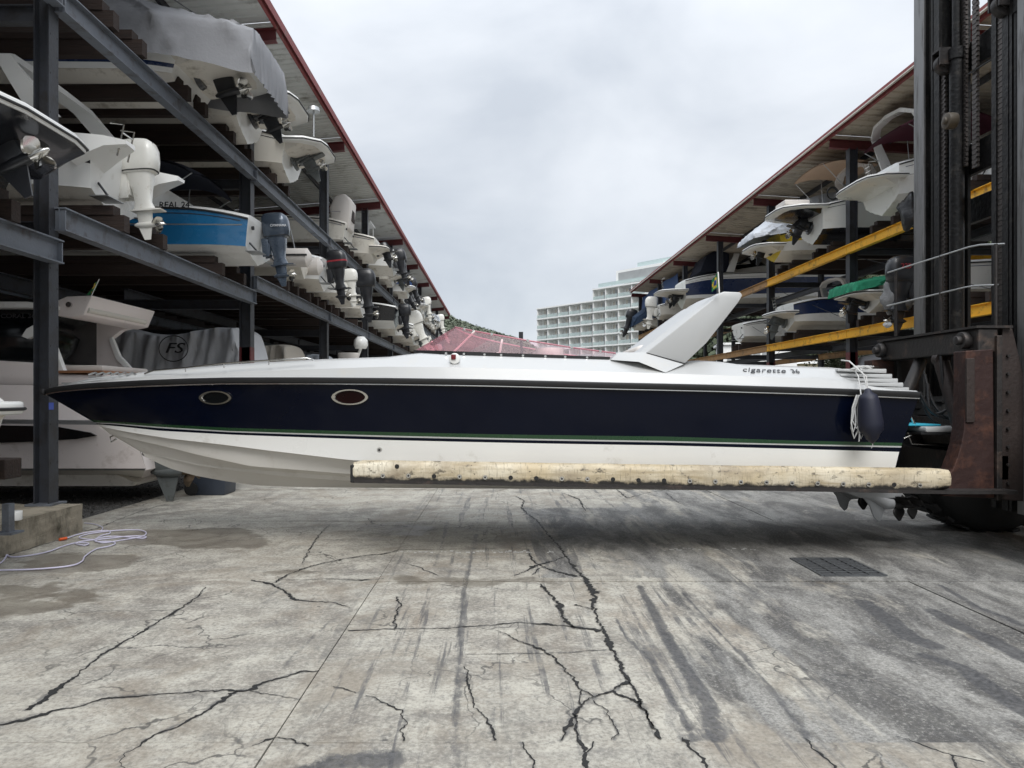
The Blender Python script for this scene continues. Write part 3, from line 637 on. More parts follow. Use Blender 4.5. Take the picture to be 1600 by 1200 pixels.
chin = Curve([(156, 666), (200, 675), (263, 685), (311, 690.5), (359, 696), (420, 704), (480, 711), (548, 719), (700, 725), (1000, 729), (1398, 734)], 1.03, .62)
st2 = Curve([(172, 678), (201, 684), (263, 697), (311, 708.5), (394, 725), (480, 731.5), (548, 737), (800, 742), (1398, 748)], .66, .5, 1)
st1 = Curve([(222, 707), (273, 718), (311, 726), (359, 732.5), (450, 741), (548, 748), (800, 753), (1398, 757)], .34, .42, 1)
keel = Curve([(72, 619), (105, 638), (143, 660), (170, 677), (201, 698), (229, 715), (263, 731), (304, 743), (359, 753), (407, 759), (470, 761), (548, 762), (1000, 765), (1396, 769)], 0.0001)
def kz(X): return float(np.interp(X, keel.xs, keel.zs))
US = sorted(set([round((i / 56) ** 1.35, 5) for i in range(57)]))
def row(cv, side, dy=0., dz=0., us=US):
    r = []
    for u in us:
        X, b, z = cv.at(u); r.append(Vector((X, side * -(b + dy if b > .02 else b), z + dz)) - Vector((0, 0, .6)))
    return r
def krow():  # keel run re-sampled from the start of the strake
    return row(keel, 1)
def bandmesh(name, rows_f, mats, mis, smooth=35, thickness=None):
    mb = MB()
    for side in (1, -1):
        rows = rows_f(side)
        for k in range(len(rows) - 1):
            mb.loft([rows[k], rows[k + 1]], mi=mis[k], flip=side < 0)
    return mb
# -- topsides (navy), stripes, boot area, bottom with strakes
def stem(side):   # stem points for the sharp bow edge at the height of each curve
    return None
def rows_top(side): return [row(sheer, side), row(g_top, side), row(g_bot, side, .001), row(w_bot, side, .001), row(n_bot, side, .0), row(chin, side)]
mb = bandmesh('topsides', rows_top, None, [0, 1, 2, 0, 3])
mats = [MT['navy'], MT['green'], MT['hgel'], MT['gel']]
# the bow wedge between curve starts and the stem is closed by the keel line running through the curve starts
tops = mb.build('topsides', mats, hero, smooth=40, weld=True)
def strake_rows(side):
    'bottom from the chine to the keel with two lifting strakes'
    us = US
    def r(f):
        return [Vector(f(u)) - Vector((0, 0, .6)) for u in us]
    def chine_out(u): X, b, z = chin.at(u); return (X, -side * b, z)
    def chine_in(u):
        X, b, z = chin.at(u); k = min(1, u * 6); return (X, -side * max(b - .075 * k, 0), z - .012 * k)
    def st(cv, o, dz):
        def f(u):
            X, b, z = cv.at(u); k = min(1, u * 5); return (X, -side * max(b + o * k, 0), z + dz * k)
        return f
    def kk(u):
        x0 = st1.xs[0]; X = x0 + (keel.xs[-1] - x0) * u
        return (X, 0, kz(X))
    return [r(chine_out), r(chine_in), r(st(st2, .06, .034)), r(st(st2, .045, -.022)), r(st(st2, -.04, -.020)), r(st(st1, .06, .028)), r(st(st1, .045, -.022)), r(st(st1, -.04, -.018)), r(kk)]
mb = bandmesh('bottom', strake_rows, None, [0] * 8)
# forefoot triangles between curve starts and the keel
for side in (1, -1):
    for (cA, cB) in ((chin, st2), (st2, st1)):
        a = cA.at(0); b_ = cB.at(0); n = 8
        ra = [Vector((a[0] + (b_[0] - a[0]) * t / n, 0, kz(a[0] + (b_[0] - a[0]) * t / n))) - Vector((0, 0, .6)) for t in range(n + 1)]
        mb.loft([[Vector((a[0], 0, a[2] - .6))] * (n + 1), ra], flip=side > 0)
bot = mb.build('bottom', MT['herobot'], hero, smooth=14, weld=True)
# transom
def tr_ring():
    pts = []
    for side in (1, -1):
        q = []
        for cv in (sheer, g_top, n_bot, chin, st2, st1, keel):
            X, b, z = cv.at(1); q.append(Vector((X, -side * b, z - .6)))
        pts.append(q)
    return pts[0] + pts[1][::-1][1:]
rg = tr_ring(); mb = MB(); mb.add(rg, [tuple(range(len(rg)))]); mb.build('transom', MT['navy'], hero)
# -- rub rail: black band, bright insert
mb = MB()
for s in (1, -1):
    r0 = row(sheer, s, .012, .000); r1 = row(sheer, s, .035, .028); r2 = row(sheer, s, .03, .058); r3 = row(sheer, s, .0, .066)
    mb.loft([r3, r2, r1, r0], flip=s > 0)
mb.build('rub_rail', MT['black'], hero, smooth=50)
mb = MB()
for s in (1, -1): mb.tube([p + Vector((0, -s * .022, -.008)) for p in row(sheer, s)], .0085, 6)
mb.build('rail_insert', MT['steel'], hero, smooth=50)
mb = MB(); p = sheer.at(0); mb.box((p[0] - .015, 0, p[2] - .6 + .03), (.05, .10, .07)); mb.build('bow_cap', MT['black'], hero, bevel=.015, smooth=40)
# -- deck
toe = Curve([(73, 610), (88, 605), (120, 601), (153, 598.5), (222, 595), (290, 592.5), (359, 591), (480, 591), (600, 592), (760, 595), (920, 599), (1120, 603), (1320, 609), (1434, 613)], 1.13)
kn1 = Curve([(76, 608.5), (100, 601.5), (136, 594.5), (222, 587.5), (352, 581), (480, 576), (600, 572), (700, 572.5), (820, 575.5), (1000, 581), (1150, 586), (1302, 591), (1350, 604)], 1.05)
kn2 = Curve([(78, 608), (100, 601), (136, 592), (222, 583), (352, 572.5), (493, 564), (600, 560), (648, 553.5), (760, 556.5), (952, 562.5), (1075, 567), (1105, 565.5), (1135, 567), (1152, 571), (1320, 577)], .80)
def crown(us, side):
    r = []
    for u in us:
        X, b, z = kn2.at(u)
        zc = z + .05 * math.sin(min(1, u * 4) * math.pi / 2)
        r.append(Vector((X, 0, zc - .6)))
    return r
def inner(us, side, k):
    r = []
    for u in us:
        X, b, z = kn2.at(u); r.append(Vector((X, -side * b * k, z + .05 * (1 - k * k) * min(1, u * 4) - .6)))
    return r
def deck_rows(side): return [row(sheer, side, .0, .066), row(toe, side, .022, .0), row(toe, side, -.03, .018), row(kn1, side, 0, -.008), row(kn1, side, -.04, .014), row(kn2, side, .03, -.012), row(kn2, side), ]
mb = MB()
i0 = min(range(len(US)), key=lambda i: abs(kn2.at(US[i])[0] - .2)); i1 = min(range(len(US)), key=lambda i: abs(kn2.at(US[i])[0] - 2.1))
for s in (1, -1):
    rs = deck_rows(s)
    for k in range(len(rs) - 1): mb.loft([rs[k + 1], rs[k]], flip=s > 0)
    top = [row(kn2, s), inner(US, s, .82), inner(US, s, .5), crown(US, s)]
    for (a, b_) in ((0, i0), (i1, len(US) - 1)):
        q = [t[a:b_ + 1] for t in top]
        for k in range(3): mb.loft([q[k + 1], q[k]], flip=s > 0)
    q = [t[i0:i1 + 1] for t in top[:2]]; mb.loft([q[1], q[0]], flip=s > 0)
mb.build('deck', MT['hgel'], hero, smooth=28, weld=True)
# cockpit well
c0 = kn2.at(US[i0]); c1 = kn2.at(US[i1])
mb = MB(); mb.box(((c0[0] + c1[0]) / 2, 0, .55), (c1[0] - c0[0], 1.2, .04))
for s in (1, -1): mb.box(((c0[0] + c1[0]) / 2, s * .63, 1.05), (c1[0] - c0[0], .04, .96))
mb.box((c0[0], 0, 1.0), (.04, 1.2, .9)); mb.box((c1[0], 0, 1.0), (.04, 1.2, .9))
mb.build('cockpit', MT['hgel'], hero)
# -- portholes
def hull_pt(px, py, cA=sheer, cB=g_top):
    X = (px - VX) * 8 / F
    for _ in range(12):
        ua = (X - cA.xs[0]) / (cA.xs[-1] - cA.xs[0]); ub = (X - cB.xs[0]) / (cB.xs[-1] - cB.xs[0])
        a, b = cA.at(ua), cB.at(max(0, ub)); D = HY - (a[1] + b[1]) / 2
        z = EYE - (py - VY) * D / F; t = (z - a[2]) / (b[2] - a[2]); bb = a[1] + (b[1] - a[1]) * t; D = HY - bb; X = (px - VX) * D / F
    z = EYE - (py - VY) * D / F
    return Vector((X, D - HY, z - .6))
for (px, py, w_, h_) in ((337, 621.5, 52, 22), (547, 620.5, 59, 25)):
    mid = hull_pt(px, py); 
    def ring(k, off):
        q = []
        for i in range(32):
            a = 2 * math.pi * i / 32; ca, sa = math.cos(a), math.sin(a)
            X = px + (w_ / 2 * k) * abs(ca) ** .92 * (1 if ca > 0 else -1); Yp = py + (h_ / 2 * k) * abs(sa) ** 1.15 * (1 if sa > 0 else -1)
            p_ = hull_pt(X, Yp); q.append(p_ + Vector((0, -off, 0)))
        return q
    mb = MB(); mb.loft([ring(1.0, .002), ring(.97, .022), ring(.82, .022), ring(.76, .004)], closed=True)
    o = mb.build('porthole', MT['steel'], hero, smooth=40)
    q = ring(.78, .006); mb = MB(); mb.add(q, [tuple(range(32))]); mb.build('pane', MT['smoke'] if px < 400 else MT['tint_red'], o)
# -- thru-hull fitting, bow eye
p = P(593, 703, HY - 1.07) - Vector((0, HY, .6)); mb = MB(); mb.cyl(p, .028, .03, 16, 'y'); o = mb.build('drain_fitting', MT['steel'], hero, smooth=40)
MB().cyl(p + Vector((0, -.016, 0)), .014, .006, 12, 'y').build('hole', MT['black'], o)
p = P(176, 683, HY) - Vector((0, HY, .6)); mb = MB(); mb.tube([p + Vector((.03, 0, .03)), p + Vector((-.03, 0, -.0)), p + Vector((-.02, 0, -.06)), p + Vector((.05, 0, -.02))], .011, 8); mb.build('bow_eye', MT['steel'], hero, smooth=60)
# -- windscreen
Wb = []   # base outline from starboard aft round the front to port aft (near side first)
def wpt(px, py, D): return P(px, py, D) - Vector((0, HY, .6))
near_b = [wpt(953, 560, 8.26), wpt(880, 557.5, 8.24), wpt(800, 554.5, 8.24), wpt(730, 552, 8.27), wpt(690, 550.5, 8.36), wpt(663, 550, 8.56), wpt(650, 549.5, 8.80), wpt(646, 549, 9.0)]
near_t = [wpt(962, 552, 8.34), wpt(893, 543, 8.36), wpt(830, 533, 8.40), wpt(775, 523.5, 8.48), wpt(742, 517.5, 8.58), wpt(722, 513.5, 8.72), wpt(713, 511.6, 8.88), wpt(711, 511, 9.0)]
def mir(p): return Vector((p.x, -p.y, p.z))
scr = MB()
for s in (0, 1):
    B_ = [mir(p) for p in near_b] if s else near_b; T_ = [mir(p) for p in near_t] if s else near_t
    for k in range(len(B_) - 1):
        scr.add([B_[k], B_[k + 1], T_[k + 1], T_[k]], [(0, 1, 2, 3)], mi=1 if k >= 3 else 0)
ws = scr.build('windscreen', [MT['pinkglass'], MT['pinkglass2']], hero)
full_t = near_t + [mir(p) for p in near_t[-2::-1]]; full_b = near_b + [mir(p) for p in near_b[-2::-1]]
MT['pinkrim'] = M_('pink_screen_rim', (.48, .20, .24), .3, var=.05)
MB().tube(full_t, .009, 6).build('top_rim', MT['pinkrim'], ws, smooth=60)
mb = MB(); mb.loft([[p + Vector((0, -.012 if p.y < 0 else .012, -.045)) for p in full_b], [p + Vector((0, -.014 if p.y < 0 else .014, .018)) for p in full_b]]); mb.build('base_strip', MT['black'], ws)
sc = MB().cyl((0, 0, 0), .016, .014, 12, 'y').build('screw', MT['steel'], ws, smooth=40); sc.location = near_t[1] + Vector((0, -.01, .0))
for (a, t) in ((0, .35), (2, .1), (3, 0.2), (4, .1), (4, .8)): inst('screw', sc.data, ws, near_t[a].lerp(near_t[a + 1], t) + Vector((0, -.01, 0)))
st_ = MB().cyl((0, 0, 0), .014, .02, 10, 'y').build('stud', MT['steel'], ws, smooth=40); st_.location = near_b[0] + Vector((0, -.02, -.02))
for px in (697, 725, 757, 783, 817, 852, 883, 917):
    k = (px - 690) / (953 - 690); inst('stud', st_.data, ws, wpt(px, 552.2 + k * 7.5, 8.24) + Vector((0, -.01, 0)))
MB().tube([near_t[4], wpt(708, 551, 8.45)], .012, 6).build('brace', MT['cushion'], ws)
# cockpit furniture seen through the tint
mb = MB(); mb.box((-.42, 0, 1.62), (.35, 1.15, .10)); mb.box((-.28, 0, 1.55), (.1, 1.1, .22)); mb.build('dashboard', MT['cushion'], hero, bevel=.04, smooth=40)
wh = empty('helm', (-.02, -.33, 1.66)); wh.parent = hero; bpy.data.objects.remove(wh)
mb = MB(); mb.tube([(0.02 + .03 * math.sin(a), -.33 + .18 * math.cos(a), 1.66 + .17 * math.sin(a)) for a in [i * math.pi / 10 for i in range(21)]], .014, 8); mb.tube([(.02, -.5, 1.66), (.02, -.16, 1.66)], .012, 6); mb.tube([(.02, -.33, 1.66), (-.2, -.33, 1.6)], .03, 8)
mb.build('steering_wheel', MT['cushion'], hero, smooth=50)
def seat(x, y):
    rows = []
    for i in range(7):
        t = i / 6; r = .25 * (1 - (2 * t - 1) ** 4 * .25)
        rows.append([(x + .17 * math.cos(a) * (1 if i else .6), y + r * math.sin(a), .75 + .98 * t) for a in [j * math.pi / 6 for j in range(12)]])
    return MB().loft(rows, closed=True, caps=(True, True)).build('bolster_seat', MT['cushion'], hero, smooth=60)
seat(.62, -.33); seat(.62, .33)
mb = MB(); mb.box((1.75, 0, 1.55), (.28, 1.1, .42)); mb.build('rear_bench', MT['cushion'], hero, bevel=.08, smooth=50)
mb = MB(); mb.tube([(.28, -.55, 1.6), (.27, -.52, 1.86)], .015, 6); mb.box((.27, -.52, 1.86), (.05, .04, .1)); mb.build('throttle_lever', MT['blackp'], hero)
# -- navigation light
p = wpt(710.5, 560.5, 8.07); mb = MB(); mb.cyl(p, .062, .05, 20, 'y'); o = mb.build('navigation_light', MT['gel'], hero, bevel=.012, smooth=40)
mb = MB(); mb.box(p + Vector((-.012, -.028, .018)), (.055, .03, .06)); mb.build('lens', MT['lens_red'], o, bevel=.01, smooth=40)
# -- grab rail along the foredeck
rp = [wpt(*q) for q in ((226, 584, 8.6), (240, 579, 8.55), (290, 574.5, 8.4), (350, 567.5, 8.3), (420, 563, 8.22), (480, 559.5, 8.2), (490, 562.5, 8.2))]
mb = MB(); mb.tube(rp, .010, 6)
for q in ((290, 574.5, 8.4), (350, 568, 8.3), (420, 563.5, 8.22)):
    a = wpt(*q); mb.tube([a, a + Vector((0, 0, -.05))], .008, 6)
mb.build('foredeck_rail', MT['steel'], hero, smooth=60)
MB().tube([mir(q) for q in rp], .010, 6).build('foredeck_rail', MT['steel'], hero, smooth=60)
mb = MB()   # cleat and chock on the bow
for (px, py) in ((108, 600.5), (150, 591)):
    a = wpt(px, py, 8.9); mb.box(a + Vector((0, 0, .012)), (.17, .03, .02)); mb.box(a + Vector((.02, 0, -.004)), (.05, .03, .02))
a = wpt(170, 586, 8.7)
for k in range(6): mb.tube([a + Vector((-.22 + .09 * k, -.05, .0)), a + Vector((-.16 + .09 * k, .0, .03)), a + Vector((-.1 + .09 * k, -.04, .005))], .011, 6)
mb.build('anchor_chain', MT['rail'], hero, smooth=50)
# -- swept arch
for s in (1, -1):
    Dn, Di = (7.98, 8.16)
    out_ = [wpt(x, y, 8.10) for x, y in ((1010, 551), (1070, 568), (1104, 536), (1155, 471), (1160.5, 461), (1157, 456.5), (1132, 455.5), (1124, 459.5))]
    if s < 0: pass
    inn = [q + Vector((-.03, .20, 0)) for q in out_]
    if s < 0: out_ = [mir(q) for q in out_]; inn = [mir(q) for q in inn]
    n = len(out_); mb = MB(); fs = [tuple(range(n)), tuple(range(2 * n - 1, n - 1, -1))] + [(i, i + n, (i + 1) % n + n, (i + 1) % n) for i in range(n)]
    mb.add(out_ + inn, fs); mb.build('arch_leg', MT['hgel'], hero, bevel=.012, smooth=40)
# inclined front face and cross beam between the legs
a0, a1, a2, a3 = wpt(1010, 551, 8.1), wpt(1124, 459.5, 8.1), wpt(1157, 456.5, 8.1), wpt(1155, 471, 8.1)
mb = MB()
lo = a0.lerp(a1, .80)
sec = [Vector((lo.x, 0, lo.z)), Vector((a1.x, 0, a1.z)), Vector((a1.x + .05, 0, a1.z + .012)), Vector((a2.x - .03, 0, a2.z)), Vector((a3.x - .02, 0, a3.z + .02)), Vector((lo.x + .22, 0, lo.z + .03))]
mb.loft([[q + Vector((0, y, .03 * (1 - (y / .72) ** 2))) for q in sec] for y in (-.72, -.36, 0, .36, .72)], closed=True, caps=(True, True)); mb.build('arch_wing', MT['hgel'], hero, smooth=30)
fa_, fb_, fc_ = wpt(1010, 551, 8.10), wpt(1122, 461, 8.10), wpt(985, 556, 8.2)
rowsf = []
for y in (-.885, -.82, -.7, -.4, 0, .4, .7, .82, .885):
    k = (.885 - abs(y)) * 1.2; k = min(k, .10)
    rowsf.append([Vector((fa_.x - k, y, fa_.z)), Vector(((fa_.x + fb_.x) / 2 - k * .8, y, (fa_.z + fb_.z) / 2)), Vector((fb_.x - k * .3, y, fb_.z)), Vector((fb_.x + .03, y, fb_.z - .01)), Vector((fa_.x + .05, y, fa_.z))])
MB().loft(rowsf, closed=True, caps=(True, True)).build('arch_front_panel', MT['hgel'], hero, smooth=20)
for s in (1, -1):   # raked inner fairing that widens each leg forward
    A = [wpt(1010, 551.5, 7.99), wpt(1122, 461, 7.99), wpt(1116, 466, 8.3), wpt(966, 550, 8.3)]
    Bq = [q + Vector((.07, .015, -.01)) for q in A]; Bq[0] = A[0] + Vector((.1, .1, 0)); Bq[1] = A[1] + Vector((.1, .1, 0))
    if s < 0: A = [mir(q) for q in A]; Bq = [mir(q) for q in Bq]
    foot = [(954, 562.5, 8.16), (966, 550.3, 8.2), (1010, 551, 8.095), (1071, 568, 8.095), (1040, 582.5, 7.955), (998, 565, 8.0)]
    o1 = [wpt(*q) for q in foot]; o2 = [q + Vector((0.02, .30, .01)) for q in o1]
    if s < 0: o1 = [mir(q) for q in o1]; o2 = [mir(q) for q in o2]
    n = 6; MB().add(o1 + o2, [tuple(range(n)), tuple(range(2 * n - 1, n - 1, -1))] + [(i, i + n, (i + 1) % n + n, (i + 1) % n) for i in range(n)]).build('arch_foot', MT['hgel'], hero, bevel=.006, smooth=30)
for s in (1, -1):
    q = [wpt(1010, 551.3, 8.085), wpt(1070, 568.3, 8.085)]; q = q if s > 0 else [mir(v) for v in q]
    MB().tube(q, .006, 5).build('seam', MT['decal'], hero)
# -- louvre fins on the engine hatch
fins = [(1309, 1389, 579), (1314, 1398, 587), (1322, 1407, 594), (1330, 1415.5, 600.5), (1341, 1424.5, 608)]
for k, (x0, x1, y) in enumerate(fins):
    D = 8.12 - .03 * k; a, b_ = wpt(x0, y - 1, D), wpt(x1, y, D); w2 = (HY - D)
    mb = MB(); mb.add([(a.x, -w2, a.z + .012), (b_.x - .03, -w2, b_.z + .02), (b_.x, -w2 + .05, b_.z + .012), (b_.x, w2 - .05, b_.z + .012), (b_.x - .03, w2, b_.z + .02), (a.x, w2, a.z + .012),
                       (a.x, -w2, a.z - .014), (b_.x - .03, -w2, b_.z - .030), (b_.x, -w2 + .05, b_.z - .022), (b_.x, w2 - .05, b_.z - .022), (b_.x - .03, w2, b_.z - .030), (a.x, w2, a.z - .014)],
                      [(0, 1, 2, 3, 4, 5), (11, 10, 9, 8, 7, 6)] + [(i, i + 6, (i + 1) % 6 + 6, (i + 1) % 6) for i in range(6)])
    mb.build('louvre', MT['hgel'], hero, bevel=.006, smooth=40)
mb = MB(); e0, e1 = wpt(1372, 580, 8.2), wpt(1412, 614, 8.0); mb.add([(e0.x - .45, -.82, e0.z - .01), (e0.x, -.82, e0.z - .02), (e1.x, -1.0, e1.z - .02), (e1.x - .5, -1.0, e1.z - .02), (e0.x - .45, .82, e0.z - .01), (e0.x, .82, e0.z - .02), (e1.x, 1.0, e1.z - .02), (e1.x - .5, 1.0, e1.z - .02)], [(0, 1, 2, 3), (7, 6, 5, 4), (1, 5, 6, 2), (0, 4, 5, 1)])
mb.build('hatch_slope', MT['hgel'], hero)
a, b_ = wpt(1343, 613, 7.9), wpt(1436, 618, 7.93)
mb = MB(); mb.box(((a.x + b_.x) / 2, 0, b_.z + .005), (b_.x - a.x, 2.12, .055)); mb.build('aft_deck_lip', MT['hgel'], hero, bevel=.02, smooth=40)
# -- lettering
def kp(cv, X):
    return Vector((X, -cv.b(X), float(np.interp(X, cv.xs, cv.zs)) - .6))
ka, kb, kc = kp(kn1, 3.05), kp(kn2, 3.05), kp(kn1, 3.35)
ka = ka + Vector((0, .04, .014)); kb = kb + Vector((0, -.03, -.012)); kc = kc + Vector((0, .04, .014))
ux = (kc - ka).normalized(); uy = (kb - ka); uy = (uy - ux * uy.dot(ux)).normalized(); uz = ux.cross(uy)
p = ka.lerp(kb, .48) + uz * .012
Mx = Matrix.Translation(p) @ Matrix(((ux.x, uy.x, uz.x), (ux.y, uy.y, uz.y), (ux.z, uy.z, uz.z))).to_4x4() @ Matrix.Diagonal((1, 1.75, 1, 1))
text_mesh('cigarette', .088, MT['decal'], 'lettering', hero, Matrix.Translation(ux * -.09) @ Mx, shear=.45, sx=1.42, space=1.1)
text_mesh('36', .078, MT['decal'], 'lettering', hero, Matrix.Translation(ux * .27) @ Mx, shear=.1, sx=1.25)
# -- swim platform on the transom
sp = wpt(1455, 668, 8.9)
mb = MB(); mb.prism([(4.30, -.62), (4.86, -.58), (4.94, -.4), (4.94, .4), (4.86, .58), (4.30, .62)], sp.z - .035, sp.z + .03, ax='z')
for v in range(len(mb.v)): mb.v[v] = (mb.v[v][0] + .66, mb.v[v][1], mb.v[v][2])
plat = mb.build('swim_platform', MT['hgel'], hero, bevel=.02, smooth=40)
mb = MB(); mb.box((5.24, -.02, sp.z - .048), (.66, 1.18, .022)); mb.build('platform_edge_trim', MT['black'], plat)
mb = MB(); mb.box((5.0, -.1, sp.z + .045), (.42, .8, .022)); mb.build('foam_pad', MT['teal'], plat, bevel=.008)
mb = MB(); q = sp.z - .05
mb.tube([(4.9, -.35, q), (4.95, -.35, q - .13), (5.45, -.35, q - .15), (5.5, -.35, q - .02)], .014, 8)
mb.tube([(4.36, -.45, wpt(1403, 709, 8.5).z), (5.0, -.40, q)], .013, 8); mb.tube([(4.36, .45, q - .42), (5.0, .4, q)], .013, 8)
mb.tube([(4.75, -.42, q + .08), (4.78, -.42, q + .2), (4.9, -.42, q + .2), (4.95, -.42, q + .08)], .016, 8)
mb.build('ladder', MT['steel'], plat, smooth=60)

# ---------------------------------------------------------------- engines shared by every boat
def prop_mb(mb, c, r, blades=3, ax=1, mi=0):
    c = Vector(c)
    mb.tube([c + Vector((-.09 * ax, 0, 0)), c, c + Vector((.07 * ax, 0, 0)), c + Vector((.12 * ax, 0, 0))], [r * .24, r * .26, r * .2, r * .06], 10, mi)
    for k in range(blades):
        a = 2 * math.pi * k / blades + .5; n = 5; lo_, hi_ = [], []
        for i in range(n + 1):
            t = i / n; rr = r * (.2 + .8 * t); w_ = r * (.32 if blades > 3 else .42) * math.sin(math.pi * (.2 + .74 * t)) ; tw = R(64 - 24 * t)
            u = Vector((0, math.cos(a), math.sin(a))); v = Vector((0, -math.sin(a), math.cos(a)))
            d = Vector((math.sin(tw), 0, 0)) * w_ * ax * 1.15 + v * w_ * math.cos(tw)
            q = c + u * rr + Vector((.05 * r * t * ax, 0, 0)); lo_.append(q - d * 1.2); hi_.append(q + d * 1.2)
        th = Vector((.012, 0, 0))
        mb.loft([[q + th for q in lo_], [q + th for q in hi_], [q - th for q in hi_], [q - th for q in lo_]], mi, closed=False); mb.loft([[q - th for q in lo_], [q + th for q in lo_]], mi)
def skin(mb, secs, mi=0, n=12, M=None, pw=.75):
    'secs: (centre, half size along axis a, half size along axis b, axis a, axis b)'
    rows = []
    for c, ha, hb, a, b in secs:
        r = []
        for j in range(n):
            t = 2 * math.pi * j / n; ca, sa = math.cos(t), math.sin(t)
            r.append(Vector(c) + Vector(a) * ha * abs(ca) ** pw * (1 if ca > 0 else -1) + Vector(b) * hb * abs(sa) ** pw * (1 if sa > 0 else -1))
        rows.append(r)
    return mb.loft(rows, mi, closed=True, caps=(True, True), M=M)
X_, Y_, Z_ = (1, 0, 0), (0, 1, 0), (0, 0, 1)
# each engine builder works in boat space: the stern is at x=0, aft is -x, z up. Returns part object
def sterndrive(parent, y, z, mat, tilt=0, sc=1., propmat='steel', x=0):
    M = Matrix.Translation((x, y, z)) @ Matrix.Rotation(R(tilt), 4, 'Y') @ Matrix.Scale(sc, 4)
    mb = MB()
    skin(mb, [((-.02, 0, .05), .22, .30, Y_, Z_), ((-.10, 0, .05), .20, .28, Y_, Z_)], M=M)                 # transom shield
    skin(mb, [((-.08, 0, .06), .13, .16, Y_, Z_), ((-.26, 0, .06), .13, .17, Y_, Z_), ((-.28, 0, .06), .1, .14, Y_, Z_)], M=M)
    skin(mb, [((-.36, 0, .30), .10, .08, X_, Y_), ((-.36, 0, .24), .17, .12, X_, Y_), ((-.38, 0, .02), .18, .12, X_, Y_), ((-.38, 0, -.12), .19, .10, X_, Y_)], M=M, pw=.6)
    skin(mb, [((-.42, 0, -.12), .17, .075, X_, Y_), ((-.44, 0, -.38), .16, .06, X_, Y_), ((-.46, 0, -.46), .13, .045, X_, Y_)], M=M, pw=.6)
    mb.prism([(-.18, -.14), (-.24, -.17), (-.86, -.17), (-.9, -.15), (-.5, -.12)], -.13, .13, M=M)             # cavitation plate
    mb.tube([(-.24, 0, -.42), (-.32, 0, -.42), (-.5, 0, -.42), (-.64, 0, -.42)], [.02, .06, .072, .06], 10, M=M)   # torpedo
    mb.prism([(-.3, -.46), (-.42, -.78), (-.5, -.78), (-.58, -.46)], -.012, .012, M=M)                       # skeg
    for s in (1, -1): mb.tube([(-.12, s * .15, -.1), (-.55, s * .15, -.06)], .026, 8, M=M)
    mb.prism([(-.38, .32), (-.52, .3), (-.60, .12), (-.72, -.08), (-.5, -.12), (-.4, 0)], -.05, .05, M=M)
    o = mb.build('sterndrive', mat, parent, smooth=40)
    mb = MB(); prop_mb(mb, (-.72, 0, -.42), .21, 4, -1); o2 = mb.build('propeller', MT[propmat], o, smooth=40); o2.data.transform(M)
    return o
def outboard(parent, y, z, cowl, leg=None, tilt=0, sc=1., text=None, x=0, decal=None):
    'z = height of the cavitation plate; overall height about 1.65 m at sc=1'
    leg = leg or cowl
    M = Matrix.Translation((x, y, z)) @ Matrix.Rotation(R(tilt), 4, 'Y') @ Matrix.Scale(sc, 4)
    mb = MB()
    skin(mb, [((-.37, 0, .82), .27, .19, X_, Y_), ((-.39, 0, .66), .25, .17, X_, Y_), ((-.40, 0, .42), .19, .12, X_, Y_), ((-.41, 0, .18), .155, .09, X_, Y_), ((-.42, 0, .06), .20, .10, X_, Y_), ((-.42, 0, .0), .22, .10, X_, Y_)], M=M, pw=.6)
    mb.prism([(-.16, .0), (-.2, -.02), (-.78, -.02), (-.8, 0), (-.6, .02)], -.13, .13, M=M)
    skin(mb, [((-.41, 0, 0), .16, .06, X_, Y_), ((-.42, 0, -.22), .14, .045, X_, Y_), ((-.44, 0, -.3), .12, .04, X_, Y_)], M=M, pw=.6)
    mb.tube([(-.2, 0, -.28), (-.27, 0, -.28), (-.46, 0, -.28), (-.62, 0, -.28)], [.02, .055, .068, .055], 10, M=M)
    mb.prism([(-.28, -.33), (-.38, -.58), (-.5, -.58), (-.54, -.33)], -.012, .012, M=M)
    o = mb.build('outboard_motor', leg, parent, smooth=40)
    mb = MB()
    skin(mb, [((-.37, 0, .74), .30, .195, X_, Y_), ((-.38, 0, .80), .345, .22, X_, Y_), ((-.39, 0, .98), .365, .23, X_, Y_), ((-.39, 0, 1.18), .365, .225, X_, Y_), ((-.37, 0, 1.32), .34, .205, X_, Y_), ((-.34, 0, 1.40), .27, .16, X_, Y_), ((-.31, 0, 1.43), .17, .10, X_, Y_)], M=M, n=24, pw=.58)
    vb = MB(); vb.box((-.60, 0, 1.30), (.22, .22, .05), M=M); vb.build('air_intake', MT['black'], o, bevel=.015)
    c = mb.build('cowl', cowl, o, smooth=50)
    mb = MB(); skin(mb, [((-.38, 0, .768), .338, .217, X_, Y_), ((-.38, 0, .786), .345, .222, X_, Y_)], M=M, n=24, pw=.58); mb.build('cowl_seam', MT['black'], o, smooth=50)
    if decal:
        mb = MB(); skin(mb, [((-.39, 0, .98), .37, .235, X_, Y_), ((-.39, 0, 1.04), .37, .235, X_, Y_)], M=M, n=24, pw=.58); mb.build('stripe', decal, o, smooth=50)
    mb = MB()
    mb.box((-.14, 0, .52), (.12, .22, .42), M=M); mb.box((-.08, .12, .5), (.18, .04, .5), M=M); mb.box((-.08, -.12, .5), (.18, .04, .5), M=M)
    mb.tube([(-.05, .06, .62), (-.2, .1, .85), (-.3, .1, .86)], .02, 6, M=M)
    mb.build('mounting_bracket', leg, o, bevel=.012, smooth=40)
    mb = MB(); prop_mb(mb, (-.68, 0, -.28), .19, 3, -1); p_ = mb.build('propeller', MT['steel'], o, smooth=40); p_.data.transform(M)
    return o
